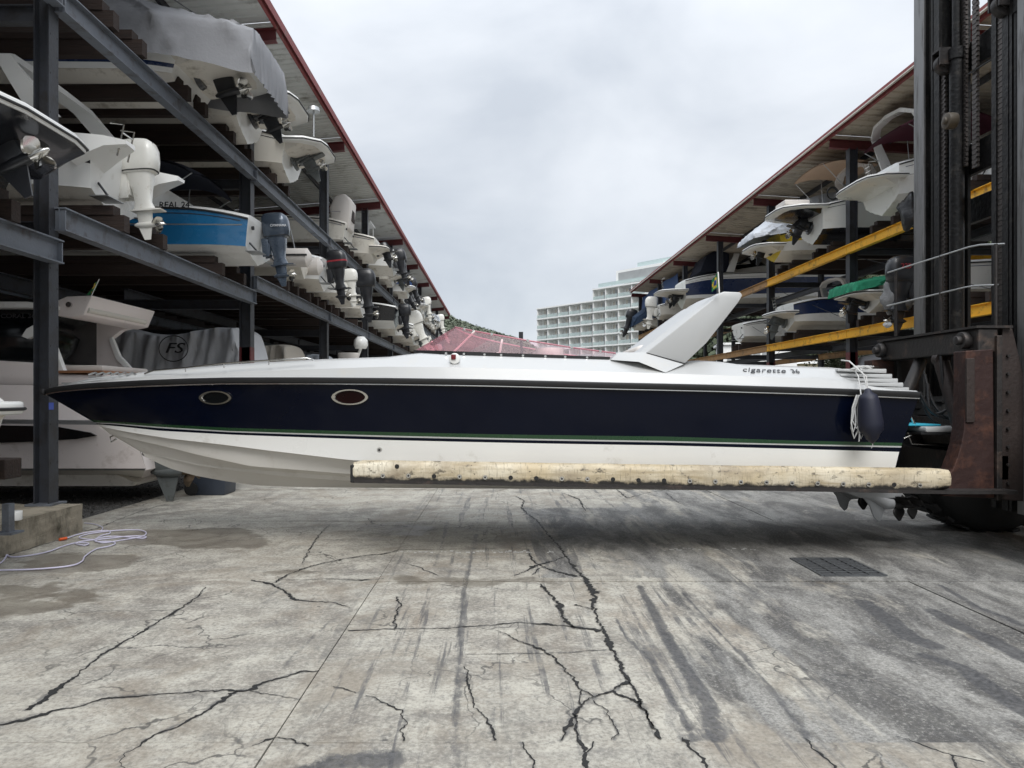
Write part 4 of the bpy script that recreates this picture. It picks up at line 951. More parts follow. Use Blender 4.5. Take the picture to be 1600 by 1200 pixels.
# drives of the speedboat: only skegs and propellers hang below the forks
for (yy, k) in ((-.42, 0), (.42, 1)):
    D = HY + yy
    drv = MB()
    T = lambda px, py: (px - VX) * 8.58 / F, 
    def q(px, py): v = P(px, py, 8.58); return (v.x, v.z - .6)
    drv.prism([q(1310, 765), q(1310, 735), q(1385, 735), q(1408, 765), q(1402, 777), q(1340, 777)], yy - .07, yy + .07)
    drv.prism([q(1345, 774), q(1350, 780), q(1358, 790), q(1365, 808), q(1372, 815.5), q(1377, 812), q(1380, 800), q(1389, 789), q(1393, 774)], yy - .014, yy + .014)
    v0 = P(1345, 772, 8.58); v1 = P(1392, 786, 8.58)
    drv.tube([(v0.x, yy, v0.z - .6), (v0.x + .15, yy, v0.z - .62), (v1.x - .05, yy, v1.z - .6), (v1.x + .02, yy, v1.z - .6)], [.03, .07, .085, .07], 12)
    dob = drv.build('sterndrive', MT['finw'], hero, smooth=40, bevel=.008)
    v2 = P(1404, 789, 8.58)
    mb = MB(); prop_mb(mb, (v2.x, yy, v2.z - .6), .185, 3, 1); prop_mb(mb, (v2.x + .16, yy, v2.z - .6), .165, 3, 1); mb.build('propeller', MT['darkprop'], dob, smooth=40)

# ---------------------------------------------------------------- fender and rope
p0 = P(1345, 578, 8.1)
fd = empty('fender', P(1363, 690, 7.68), 0, 'navy blue boat fender hanging over the aft quarter of the long speedboat', 'fender')
mb = MB(); prof = [(.012, -.02), (.03, 0), (.06, .03), (.075, .07), (.118, .12), (.124, .2), (.115, .34), (.10, .46), (.085, .505), (.04, .535), (.03, .57), (.012, .58)]
rows = [[(r * math.cos(a), r * math.sin(a), z * .98) for a in [j * 2 * math.pi / 20 for j in range(20)]] for r, z in prof]
mb.loft(rows, closed=True, caps=(True, True)); ob = mb.build('body', MT['fender'], fd, smooth=50); ob.rotation_euler = (0, R(-5), 0)
mb = MB(); b0 = Vector((-.05, 0, .57)); mb.tube([b0, b0 + Vector((-.01, .01, .12)), b0 + Vector((-.05, .3, .30)), b0 + Vector((-.08, .42, .315))], .008, 6); mb.tube([(.0, 0, 0), (.005, 0, -.04), (-.01, 0, -.07)], .004, 5); mb.build('line', MT['rope'], fd, smooth=60)
rope = MB(); random.seed(5)
c = P(1346, 620, 7.74)
for k in range(8):
    dx = -.085 + .022 * k; ln = .38 + .07 * math.sin(k * 1.9); ww = .03 + .016 * (k % 3)
    yy = c.y + .012 * (k % 2)
    pts = [(c.x + dx * .6, yy, c.z + .02), (c.x + dx - ww * .4, yy, c.z - ln * .3), (c.x + dx - ww, yy - .01, c.z - ln * .75), (c.x + dx - ww * .3, yy - .01, c.z - ln), (c.x + dx + ww * .6, yy - .01, c.z - ln * .8), (c.x + dx + ww * .5, yy, c.z - ln * .3), (c.x + dx * .3 + .01, yy, c.z + .015)]
    # refine
    fine = []
    for i in range(len(pts) - 1):
        a, b_ = Vector(pts[i]), Vector(pts[i + 1]); fine += [a, a.lerp(b_, .5)]
    rope.tube(fine + [Vector(pts[-1])], .0075, 6)
e = [P(1341, 627, 7.72), P(1345, 655, 7.71), P(1342, 690, 7.71)]; rope.tube(e, .007, 6)
e = [P(1346, 622, 7.72), P(1343, 600, 7.86), P(1341, 588, 7.95), P(1335, 578, 8.05)]; rope.tube(e, .007, 6)
e = [P(1356, 622, 7.72), P(1353, 600, 7.86), P(1349, 586, 7.95), P(1343, 572, 8.05)]; rope.tube(e, .007, 6)
for k in range(3):
    cc = P(1344, 575, 8.0); rope.tube([(cc.x + .11 * math.cos(a) + .02 * k, cc.y + .05 * math.sin(a), cc.z + .02 * math.sin(a * 1.5 + k)) for a in [i * math.pi / 8 for i in range(15)]], .0075, 6)
tag(rope.build('mooring_rope', MT['rope'], smooth=60), 'coiled pale grey mooring rope hanging beside the navy fender', 'rope')
# ---------------------------------------------------------------- flag on the arch
def flag(name, base, top, wd, label, lean=(0, 0, 0)):
    fl = empty(name, base, 0, label, 'flag'); b = Vector(base); h = Vector(top) - b
    MB().tube([(0, 0, 0), h], .008, 6).build('pole', MT['gel'], fl)
    # hanging cloth: folded sheet, drawn as columns
    n, m = 8, 10; grid = []
    for i in range(n + 1):
        r = []
        for j in range(m + 1):
            u, v = i / n, j / m
            p = h * (.98 - .78 * v * .8) + Vector((-wd * u * (.35 + .65 * (1 - v) * .4) - .05 * v * u, .03 * math.sin(u * 9 + v * 2), -h.length * .34 * u * (1 - .2 * v)))
            r.append(p)
        grid.append(r)
    mb = MB()
    for i in range(n):
        for j in range(m):
            u, v = (i + .5) / n - .5, (j + .5) / m - .5
            mi = 2 if (u * 1.45) ** 2 + (v * 1.2) ** 2 < .045 else (1 if abs(u) * 1.05 + abs(v) * 1.05 < .45 else 0)
            mb.add([grid[i][j], grid[i + 1][j], grid[i + 1][j + 1], grid[i][j + 1]], [(0, 1, 2, 3)], mi)
    mb.build('cloth', [MT['flag_g'], MT['flag_y'], MT['flag_b']], fl, smooth=80, weld=True)
    return fl
MT['flag_g'] = M_('flag_green_cloth', (.015, .16, .06), .8); MT['flag_y'] = M_('flag_yellow_cloth', (.62, .45, .05), .8); MT['flag_b'] = M_('flag_blue_cloth', (.02, .05, .25), .8)
flag('flag', P(1124, 460, 8.02), P(1122, 425, 8.02), .11, 'green, yellow and blue flag on the white arch of the long speedboat')
# ================================================================ FORKLIFT
fk = empty('forklift', (5.6, 8.9, 0), 0, 'huge dark marina forklift at the right holding the long speedboat on padded forks', 'forklift')
O = Vector((5.6, 8.9, 0))
def L(px, py, D): return P(px, py, D) - O
def lbox(mb, x0, x1, y0, y1, z0, z1, mi=0):   # world box
    mb.box(Vector(((x0 + x1) / 2, (y0 + y1) / 2, (z0 + z1) / 2)) - O, (abs(x1 - x0), abs(y1 - y0), abs(z1 - z0)), mi=mi)
# forks: padded blade, steel underneath, tall heel shank
xl, xr = (552 - VX) * 7.72 / F, (1484 - VX) * 7.72 / F
def fork(yc, s):
    n = 64
    def zt(x): t = (x - xl) / (xr - xl); return float(np.interp(t, [0, .003, .05, .3, 1], [1.055, 1.075, 1.072, 1.045, .985])) + .004 * noise.noise((x * 4, yc, 0))
    def zb(x): t = (x - xl) / (xr - xl); return float(np.interp(t, [0, 1], [.855, .735])) + .006 * noise.noise((x * 3, yc, 4))
    rows = []; edges = []
    for i in range(n + 1):
        x = xl + (xr - xl) * i / n; rnd = min(1, (i) / 1.2, ) ; re = max(0, (i - n + 3) / 3)
        top, bt = zt(x), zb(x); mid = (top + bt) / 2; h = (top - bt) / 2 * (1 - .16 * re ** 3) * (.93 + .07 * rnd); rr = .03
        yo = yc - s * .19
        ring = [(x, yo + s * (.0 + .05 * re), mid - h + rr * .3), (x, yo - s * .012, mid - h + .06), (x, yo - s * .016, mid + h - .07), (x, yo + s * .005, mid + h - .02), (x, yo + s * .035, mid + h), (x, yo + s * .10, mid + h - .015), (x, yo + s * .13, min(mid + h - .06, .90)), (x, yo + s * .38, .885), (x, yo + s * .38, mid - h)]
        rows.append([Vector(p) - O for p in ring]); edges.append([0, .25, .8, .95, 1, 1, .9, .9, 0])
    mb = MB(); mb.loft(rows, closed=True, caps=(True, True), flip=s < 0)
    o = mb.build('fork_pad', MT['pad'], fk, smooth=50)
    at = o.data.attributes.new('edge', 'FLOAT', 'POINT'); at.data.foreach_set('value', np.array(edges, np.float32).ravel())
    mb = MB(); mb.loft([[Vector((x, yo_, z)) - O for (yo_, z) in ((yc - .192, zb(x) + .016), (yc - .192, zb(x) - .022), (yc + .2, zb(x) - .03), (yc + .2, zb(x) + .012))] for x in (xl - .012, xl + 1, xl + 3, xr + .0, xr + .72)], closed=True, caps=(True, True))
    mb.build('fork_blade', MT['carr'], fk)
    mb = MB(); lbox(mb, xl - .03, xl + .012, yc - .2, yc + .2, zb(xl) - .02, zt(xl) - .03); mb.build('end_plate', MT['tar'], fk, bevel=.01)
    b0 = None
    for k in range(23):
        x = xl + .32 + k * .272; 
        if x > xr - .12: break
        z = zb(x) + (.066 if k else .06)
        if b0 is None:
            mb = MB(); mb.tube([(0, 0, 0), (0, -.006, 0)], [.027, .024], 14); mb.tube([(0, -.006, 0), (0, -.017, 0)], .011, 6, 1)
            b0 = mb.build('bolt', [MT['steel'], MT['carr']], fk, smooth=40); b0.location = Vector((x, yc - s * .19 - .017 * s, z)) - O
            mh = MB(); mh.tube([(0, 0, 0), (0, -.004, 0)], .024, 14); hole = mh.build('bolt_hole', MT['tar'], fk)
            hole.location = Vector((x + .15, yc - s * .19 - .016 * s, z + .1)) - O
            continue
        if k in (2, 5, 6, 9, 10, 11) or k > 19 and k < 21: inst('bolt_hole', hole.data, fk, Vector((x, yc - s * .19 - .014 * s, z)) - O, scl=(1, s, 1))
        else: inst('bolt', b0.data, fk, Vector((x, yc - s * .19 - .017 * s, z)) - O, scl=(1, s, 1))
fork(7.90, 1); fork(10.1, -1)
# heel plates with a curved fillet
def heel(yc, D, name='fork_heel'):
    pts = [(1470, 775), (1484, 772), (1484, 742), (1490, 733), (1497, 715), (1503, 695), (1507, 672), (1509, 640), (1510, 600), (1510, 548), (1553, 545), (1555, 778), (1540, 778.5)]
    q = [P(x, y, D) - O for x, y in pts]; poly = [(v.x, v.z) for v in q]
    mb = MB(); mb.prism(poly, yc - .11 - O.y, yc + .11 - O.y); mb.build(name, MT['rustred'], fk, bevel=.01)
    mb = MB(); a, b_ = P(1512, 560, D), P(1525, 660, D); mb.box(Vector(((a.x + b_.x) / 2 - .02, yc - .12, (a.z + b_.z) / 2)) - O, (.09, .03, a.z - b_.z)); mb.build('wear_strip', MT['rust'], fk, bevel=.006)
heel(8.02, 7.9); heel(10.0, 7.9)
# carriage: top and bottom beams across, gussets, back plate
xc = 5.28
mb = MB(); lbox(mb, xc - .02, xc + .20, 7.92, 9.95, 2.24, 2.50); 
mb.build('carriage_top_beam', MT['carr'], fk, bevel=.02)
mb = MB(); lbox(mb, xc - .05, xc + .35, 7.9, 9.98, 2.503, 2.53); mb.build('top_plate', MT['carr'], fk)
for y in (8.10, 9.86):
    mb = MB(); mb.cyl(Vector((xc - .06, y, 2.38)) - O, .095, .09, 20, 'x'); mb.cyl(Vector((xc - .13, y, 2.38)) - O, .05, .06, 12, 'x'); o = mb.build('hinge_pin', MT['carr'], fk, bevel=.008, smooth=40)
mb = MB(); lbox(mb, xc + .05, xc + .35, 7.95, 9.95, .82, 1.12); mb.build('carriage_bottom_beam', MT['carr'], fk, bevel=.02)
mb = MB(); lbox(mb, xc + .22, xc + .27, 7.98, 9.95, 1.12, 1.5); mb.build('back_plate', MT['carr'], fk, bevel=.01)
for y in (7.98, 9.95):
    mb = MB(); q = [(5.46, .62), (5.55, 2.52), (5.66, 2.5), (5.80, 1.9), (5.80, .60)]
    mb.prism([(a - O.x, b_) for a, b_ in q], y - .03 - O.y, y + .03 - O.y); mb.build('side_plate', MT['rust'], fk, bevel=.01)
    mb = MB(); lbox(mb, 5.44, 5.50, y - .10, y + .06, .62, 2.42); mb.build('gusset', MT['carr'], fk, bevel=.008)
bl = MB().cyl((0, 0, 0), .018, .03, 8, 'y').build('rivet', MT['carr'], fk)
bl.location = Vector((5.6, 7.935, 2.2)) - O
for k in range(7): inst('rivet', bl.data, fk, Vector((5.6, 7.935, 2.0 - k * .2)) - O)
# tilt cylinders, hoses
for (pts, r) in ((((1440, 560, 9.2), (1418, 612, 9.1)), .075), (((1470, 562, 8.7), (1504, 682, 8.35)), .085)):
    a, b_ = L(*pts[0]), L(*pts[1]); 
    if r > .08: mb = MB(); mb.tube([a, a.lerp(b_, .04), b_.lerp(a, .04), b_], [.05, r, r, .05], 16); mb.cyl(a, .09, .1, 12, 'y')
    else: mb = MB(); mb.tube([a, a.lerp(b_, .1), b_, b_ + (b_ - a) * 1.5], [.05, r, r, r], 16); mb.cyl(a, .085, .1, 12, 'y')
    mb.build('lift_cylinder', MT['rust'] if r > .08 else MT['carr'], fk, smooth=40)
random.seed(8)
for k, (a, b_, sag) in enumerate([((1445, 585, 8.9), (1500, 655, 8.5), .25), ((1440, 625, 8.9), (1478, 668, 8.7), .10), ((1450, 600, 8.8), (1480, 640, 8.6), .3), ((1437, 612, 8.7), (1487, 655, 8.6), .14), ((1494, 556, 8.3), (1508, 628, 8.2), .05), ((1498, 556, 8.3), (1510, 620, 8.2), .04), ((1502, 556, 8.3), (1511, 612, 8.2), .03), ((1470, 556, 8.6), (1488, 650, 8.5), .1)]):
    A, B_ = L(*a), L(*b_); pts = [A.lerp(B_, t) + Vector((-.25 * sag * math.sin(math.pi * t), 0, -sag * math.sin(math.pi * t) * .6)) for t in [i / 10 for i in range(11)]]
    MB().tube(pts, .018, 8).build('hydraulic_hose', MT['black'], fk, smooth=60)
# mast: two stages of channels on each side
MH = 8.6; MZ = .45
def channel(x, y, wx, wy, t, z0, z1, open_side, name, mat, edge=None):
    mb = MB()
    lbox(mb, x - wx / 2, x + wx / 2, y - t / 2 + open_side * (-wy / 2), y + t / 2 + open_side * (-wy / 2), z0, z1)
    lbox(mb, x - wx / 2, x - wx / 2 + t, y - wy / 2 + (t if open_side > 0 else 0), y + wy / 2 - (t if open_side < 0 else 0), z0, z1 - .003)
    lbox(mb, x + wx / 2 - t, x + wx / 2, y - wy / 2 + (t if open_side > 0 else 0), y + wy / 2 - (t if open_side < 0 else 0), z0, z1 - .003)
    o = mb.build(name, mat, fk)
    return o
channel(5.98, 9.93, .34, .20, .05, MZ, MH, -1, 'outer_mast_channel', MT['mast'])
channel(5.96, 7.93, .34, .22, .05, MZ, MH, 1, 'outer_mast_channel', MT['mast'])
for (y, s) in ((9.93, -1), (7.93, 1)):
    mb = MB(); lbox(mb, 5.775, 5.805, y - .115, y + .115, MZ, MH); mb.build('bare_edge', MT['maste'], fk, bevel=.006)
channel(5.95, 9.62, .26, .16, .04, MZ, MH + .3, -1, 'inner_mast_channel', MT['mast'])
channel(5.95, 8.28, .26, .14, .04, MZ, MH + .3, 1, 'inner_mast_channel', MT['mast'])
mb = MB(); lbox(mb, 5.82, 5.86, 8.45, 8.53, MZ, MH + .3); lbox(mb, 6.08, 6.12, 9.36, 9.44, MZ, MH + .3); mb.build('inner_guide', MT['mast'], fk)
# cross members
for (z0, z1, x, y0, y1) in ((4.62, 5.02, 6.14, 8.06, 9.80), (5.98, 6.34, 6.14, 8.06, 9.80), (4.05, 4.38, 6.3, 8.06, 9.8), (7.9, 8.25, 6.14, 8.06, 9.8), (1.3, 1.6, 6.2, 8.06, 9.8)):
    mb = MB(); lbox(mb, x - .03, x + .05, y0, y1, z0, z1); mb.build('cross_member', MT['mast'], fk, bevel=.01)
# hydraulic rams + chains
for (y, r) in ((9.30, .085), (8.15, .075)):
    mb = MB(); mb.cyl(Vector((5.90, y, 2.9 + .95)) - O, r, 4.6, 16); mb.cyl(Vector((5.90, y, 6.9)) - O, r * .62, 3.2, 12); mb.cyl(Vector((5.9, y, 6.15)) - O, r * 1.2, .14, 16); mb.build('hydraulic_ram', MT['mast'], fk, smooth=40)
lk = MB(); lk.box((0, 0, 0), (.035, .105, .036)); lk.box((0, 0, .028), (.045, .075, .018)); lkm = None
for (y, x, z0, z1) in ((9.50, 5.86, 2.6, 6.05), (9.22, 5.95, 4.7, 8.7), (8.40, 5.85, 2.6, 6.2), (9.40, 6.0, 5.9, 8.7), (8.93, 5.9, 4.6, 8.6)):
    n = int((z1 - z0) / .062); mb = MB()
    for k in range(n):
        z = z0 + k * .062
        mb.box(Vector((x, y, z)) - O, (.03, .10, .034)); mb.box(Vector((x, y, z + .031)) - O, (.042, .07, .022))
    tag(mb.build('lift_chain', MT['chain'], fk), kind='stuff')
for (y, z) in ((9.42, 6.08), (8.32, 6.25)):
    mb = MB(); mb.cyl(Vector((5.82, y, z)) - O, .13, .10, 24, 'y'); mb.cyl(Vector((5.82, y, z)) - O, .06, .13, 14, 'y'); o = mb.build('chain_sheave', MT['carr'], fk, bevel=.01, smooth=40)
    mb = MB(); lbox(mb, 5.7, 5.98, y - .1, y - .075, z - .04, z + .18); lbox(mb, 5.7, 5.98, y + .075, y + .1, z - .04, z + .18); lbox(mb, 5.7, 5.98, y - .074, y + .074, z + .15, z + .18); mb.build('sheave_bracket', MT['carr'], fk)
mb = MB(); mb.cyl(L(1485, 189, 9.0), .10, .12, 20, 'x'); mb.cyl(L(1485, 189, 9.0) + Vector((-.06, 0, 0)), .045, .06, 14, 'x'); mb.build('guide_roller', MT['roller'], fk, bevel=.015, smooth=40)
# cable and guard rail
MB().tube([L(1513, 116, 9.0), L(1600, 61, 8.2), L(1660, 30, 7.9)], .012, 6).build('cable', MT['black'], fk)
gz = lambda px, py, D: L(px, py, D)
def bar(pts, r, nm='guard_rail'): return MB().tube([L(*p) for p in pts], r, 8).build(nm, MT['rail'] if r < .017 else MT['carr'], fk, smooth=60)
bar([(1387, 426, 10.1), (1514, 386, 8.42), (1532, 382.5, 8.2), (1570, 381, 8.0)], .010)
bar([(1386, 478, 10.1), (1508, 449, 8.5), (1522, 446.5, 8.3), (1560, 445, 8.1)], .010)
bar([(1400, 423, 9.95), (1400, 525, 9.95)], .022, 'guard_post'); bar([(1470, 399, 8.95), (1470, 520, 8.95)], .02, 'guard_post'); bar([(1556, 381, 8.02), (1556, 512, 8.02)], .018, 'guard_post')
# wheels, axle and truck body behind the mast
def wheel(y):
    R_ = .98; c = Vector((6.42, y, R_ - .01)) - O; prof = [(-.34, .52), (-.36, .62), (-.36, .86), (-.30, .95), (-.2, .98), (.2, .98), (.30, .95), (.36, .86), (.36, .62), (.34, .52)]
    n = 48; rows = [[c + Vector((r * math.cos(a), yy, r * math.sin(a))) for yy, r in prof] for a in [2 * math.pi * i / n for i in range(n)]]
    mb = MB(); mb.loft(rows + [rows[0]]); t = mb.build('tyre', MT['rubber'], fk, smooth=40, weld=True)
    mb = MB()
    for i in range(28):
        a = 2 * math.pi * i / 28
        for s in (-1, 1): mb.box(Vector((0, s * .17, .985)), (.10, .30, .035), M=Matrix.Translation(c) @ Matrix.Rotation(a + s * .05, 4, 'Y'))
    tag(mb.build('tread', MT['rubber'], t), kind='stuff')
    mb = MB(); mb.cyl(c, .50, .5, 28, 'y'); mb.cyl(c, .22, .62, 16, 'y'); mb.build('rim', MT['yel'], t, smooth=40)
wheel(9.65); wheel(7.05)
mb = MB(); lbox(mb, 6.2, 6.7, 7.4, 9.3, .7, 1.3); mb.build('axle', MT['carr'], fk, bevel=.03)
mb = MB(); lbox(mb, 6.9, 11.5, 7.2, 9.6, .75, 1.9); lbox(mb, 9.8, 11.9, 7.1, 9.7, 1.9, 2.7); mb.build('chassis', MT['yel'], fk, bevel=.05)
mb = MB(); lbox(mb, 7.4, 9.2, 7.5, 9.3, 3.8, 3.9); 
for x in (7.45, 9.15):
    for y in (7.55, 9.25): lbox(mb, x - .05, x + .05, y - .05, y + .05, 1.9, 3.8)
mb.build('cab_frame', MT['mast'], fk)
# ================================================================ DRY-STACK RACKS
PY = [9.33 + 7.46 * k for k in range(-3, 10)]       # post positions along the left rack
def ibeam(mb, a, b, h, w_, t=.018, tw=.014):
    'I-section from a to b (top line), any direction; z up'
    a, b = Vector(a), Vector(b); d = (b - a); ln = d.length; d.normalize()
    s = Vector((-d.y, d.x, 0)).normalized() if abs(d.z) < .9 else Vector((1, 0, 0)); u = d.cross(s) * -1 if False else s.cross(d)
    if abs(d.z) > .9: s = Vector((1, 0, 0)); u = Vector((0, 1, 0))
    elif u.z < 0: u = -u
    def slab(u0, u1, s0, s1):
        vs = [p + u * uu + s * ss for p in (a, b) for uu, ss in ((u0, s0), (u1, s0), (u1, s1), (u0, s1))]
        mb.add(vs, [(0, 1, 2, 3), (7, 6, 5, 4), (0, 4, 5, 1), (1, 5, 6, 2), (2, 6, 7, 3), (3, 7, 4, 0)])
    slab(-t, 0, -w_ / 2, w_ / 2); slab(-h, -h + t, -w_ / 2, w_ / 2); slab(-h + t, -t, -tw / 2, tw / 2)
def hcol(mb, x, y, z0, z1, d=.24, w_=.24, t=.018):
    'H column, web across the aisle direction'
    for s in (-1, 1): mb.box((x + s * (w_ / 2 - t / 2), y, (z0 + z1) / 2), (t, d, z1 - z0))
    mb.box((x, y, (z0 + z1) / 2), (w_ - 2 * t, .014, z1 - z0))
def corrugated(x0, z0, x1, z1, y0, y1, pitch=.26, h=.035):
    'sheet whose ribs run from x0 to x1'
    mb = MB(); n = int((y1 - y0) / pitch); prof = []
    for k in range(n):
        y = y0 + (y1 - y0) * k / n; p = (y1 - y0) / n
        prof += [(y, 0), (y + p * .58, 0), (y + p * .68, h), (y + p * .90, h)]
    prof.append((y1, 0))
    mb.loft([[(x0, y, z0 + d) for y, d in prof], [(x1, y, z1 + d) for y, d in prof]])
    return mb
LX = -5.83
lrack = empty('boat_rack', (LX, 9.33, 0), 0, 'dark grey steel boat storage rack lining the left side of the yard', 'boat rack')
LO = Vector((LX, 9.33, 0))
def lb(mb, name, mat, **k):
    for i in range(len(mb.v)): mb.v[i] = tuple(Vector(mb.v[i]) - k.get('O', LO))
    return mb.build(name, mat, k.get('parent', lrack), smooth=k.get('smooth'), bevel=k.get('bevel', 0))
UZ = 7.07; RZ = 10.35
def low_z(j): return 3.76 if j < 3 else (4.20 if j == 3 else 4.56)     # bay j runs from PY[j] to PY[j+1]
for j, y in enumerate(PY):
    wd = .20 if j == 3 else .26
    top = RZ - .30 - .05
    mb = MB(); base = .36 if j <= 3 else 0
    hcol(mb, LX, y, base, UZ - .3 if False else top, wd, wd); o = lb(mb, 'post', MT['postg'])
    mb = MB(); mb.box((LX, y, base + .012), (wd + .14, wd + .14, .024)); lb(mb, 'base_plate', MT['rackg'])
    if j > 3:
        mb = MB(); hcol(mb, LX, y, .03, 2.9, wd + .006, wd + .006, .022); lb(mb, 'red_painted_foot', MT['redst'])
    mb = MB(); hcol(mb, LX - 6.4, y, 0, 9.6, .24, .24); lb(mb, 'rear_post', MT['postg'])
    # rafters rise to the aisle
    mb = MB(); ibeam(mb, (-5.16, y, RZ - .06), (-17.5, y, RZ - 1.05), .30, .18); lb(mb, 'rafter', MT['redst'])
    mb = MB(); ibeam(mb, (LX - .13, y, 4.0), (LX - 6.3, y, 4.0), .22, .14) ; ibeam(mb, (LX - .13, y, 6.78), (LX - 6.3, y, 6.78), .22, .14); lb(mb, 'tie_beam', MT['postg'])
holes = MB()
for k in range(26):
    for dx in (-.07, .07):
        if k % 2 == 0 or dx > 0: holes.add([(LX + .101, 9.33 + dx + a * .009, .9 + k * .25 + b_ * .012) for a, b_ in ((-1, -1), (1, -1), (1, 1), (-1, 1))], [(0, 1, 2, 3)])
lb(holes, 'bolt_holes', MT['tar']); 
for j in range(len(PY) - 1):
    y0, y1 = PY[j] + .10, PY[j + 1] - .13
    for z, nm in ((UZ - (.05 if j == 3 else 0), 0), (low_z(j), 1)):
        mb = MB(); ibeam(mb, (LX + .16, y0 - .10 + .012, z), (LX + .16, y1 + .13 - .012, z + (.05 if (j == 3 and nm == 0) else 0)), .30, .17); lb(mb, 'beam', MT['rackg'])
        for yy in (y0 - .06, y1 + .1): mb = MB(); mb.box((LX + .165, yy, z - .16), (.13, .02, .26)); lb(mb, 'end_bracket', MT['rackg'])
        mb = MB(); ibeam(mb, (LX - 6.24, y0, z), (LX - 6.24, y1, z), .30, .17); lb(mb, 'rear_beam', MT['rackg'])
        if nm == 1: mb = MB(); ibeam(mb, (LX - 2.9, y0, z - .28), (LX - 2.9, y1, z - .28), .28, .17); lb(mb, 'middle_beam', MT['postg'])
    # roof: one corrugated sheet run per bay, purlins beneath
    mb = corrugated(-5.06, RZ + .12, -17.6, RZ - .9, PY[j] + .01, PY[j + 1] - .01); lb(mb, 'roof_sheet', MT['roof'])
    for x in (-5.14, -7.2, -9.4, -11.6, -13.8, -16):
        z = RZ + .105 - (-5.06 - x) * (1.02 / 12.54); mb = MB(); mb.box((x, (PY[j] + PY[j + 1]) / 2, z - .09), (.07, 7.44, .16))
        lb(mb, 'roof_edge' if x == -5.14 else 'purlin', MT['fascia'] if x == -5.14 else MT['postg'])
    mb = MB(); mb.box((-5.045, (PY[j] + PY[j + 1]) / 2, RZ + .07), (.012, 7.44, .2)); lb(mb, 'roof_flashing', MT['fascia'])
    # tie rods under the roof
    mb = MB(); a = (LX, PY[j + 1], RZ - .5); mb.tube([a, (LX, PY[j], UZ + .9)] if j > 2 else [a, (LX, PY[j], UZ + 1)], .012, 5)
    mb.tube([(LX - .3, PY[j], RZ - .3), (LX - 6.4, PY[j + 1], RZ - .9)], .012, 5); lb(mb, 'tie_rod', MT['postg'])
    # added dark sheet standing in for shaded timbers behind the boats
    mb = MB(); mb.box((-17.3, (PY[j] + PY[j + 1]) / 2, 7.0), (.06, 7.44, 4.9)); lb(mb, 'shade_backing', MT['bshade'])
# pink building behind the left rack
pw = empty('pink_building', (-16.3, 30, 0), 0, 'faded pink building wall with small windows behind the left rack', 'building')
mb = MB(); mb.box((-.4, 0, 2.3), (.5, 92, 4.5)); mb.build('wall', MT['pinkwall'], pw)
for k in range(14):
    y = -24 + k * 4.6
    w0 = MB(); w0.box((-.12, y, 3.2), (.08, 1.1, .9)); f = w0.build('window', MT['postg'], pw)
    for s in (-.26, .26): MB().box((-.065, y + s, 3.2), (.02, .46, .78)).build('pane', MT['smoke'], f)
    MB().box((-.08, y + 1.9, 2.6), (.14, .5, 3.6)).build('pilaster', MT['pinkwall'], pw)

# ---------------- right rack
RX = 12.3; RPY = [-4.7 + 7.46 * k - 7.46 for k in range(0, 11)]
rrack = empty('boat_rack', (RX, 25.2, 0), 0, 'boat storage rack with yellow beams along the right side of the yard', 'boat rack')
RO = Vector((RX, 25.2, 0))
def rb(mb, name, mat): return lb(mb, name, mat, O=RO, parent=rrack)
RU, RLW, RR = 7.0, 4.08, 10.75
for j, y in enumerate(RPY):
    mb = MB(); hcol(mb, RX, y, 0, RR - .38, .28, .28); rb(mb, 'post', MT['postg'])
    mb = MB(); hcol(mb, RX, y, .03, 3.3, .288, .288, .024); rb(mb, 'red_painted_foot', MT['redst'])
    mb = MB(); hcol(mb, RX + 5.6, y, 0, 10, .24, .24); rb(mb, 'rear_post', MT['postg'])
    mb = MB(); ibeam(mb, (11.53, y, RR - .06), (22, y, RR - .7), .30, .18); rb(mb, 'rafter', MT['redst'])
    mb = MB(); ibeam(mb, (RX + .14, y, RLW - .02), (RX + 5.5, y, RLW - .02), .22, .14); ibeam(mb, (RX + .14, y, RU - .1), (RX + 5.5, y, RU - .1), .22, .14); rb(mb, 'tie_beam', MT['postg'])
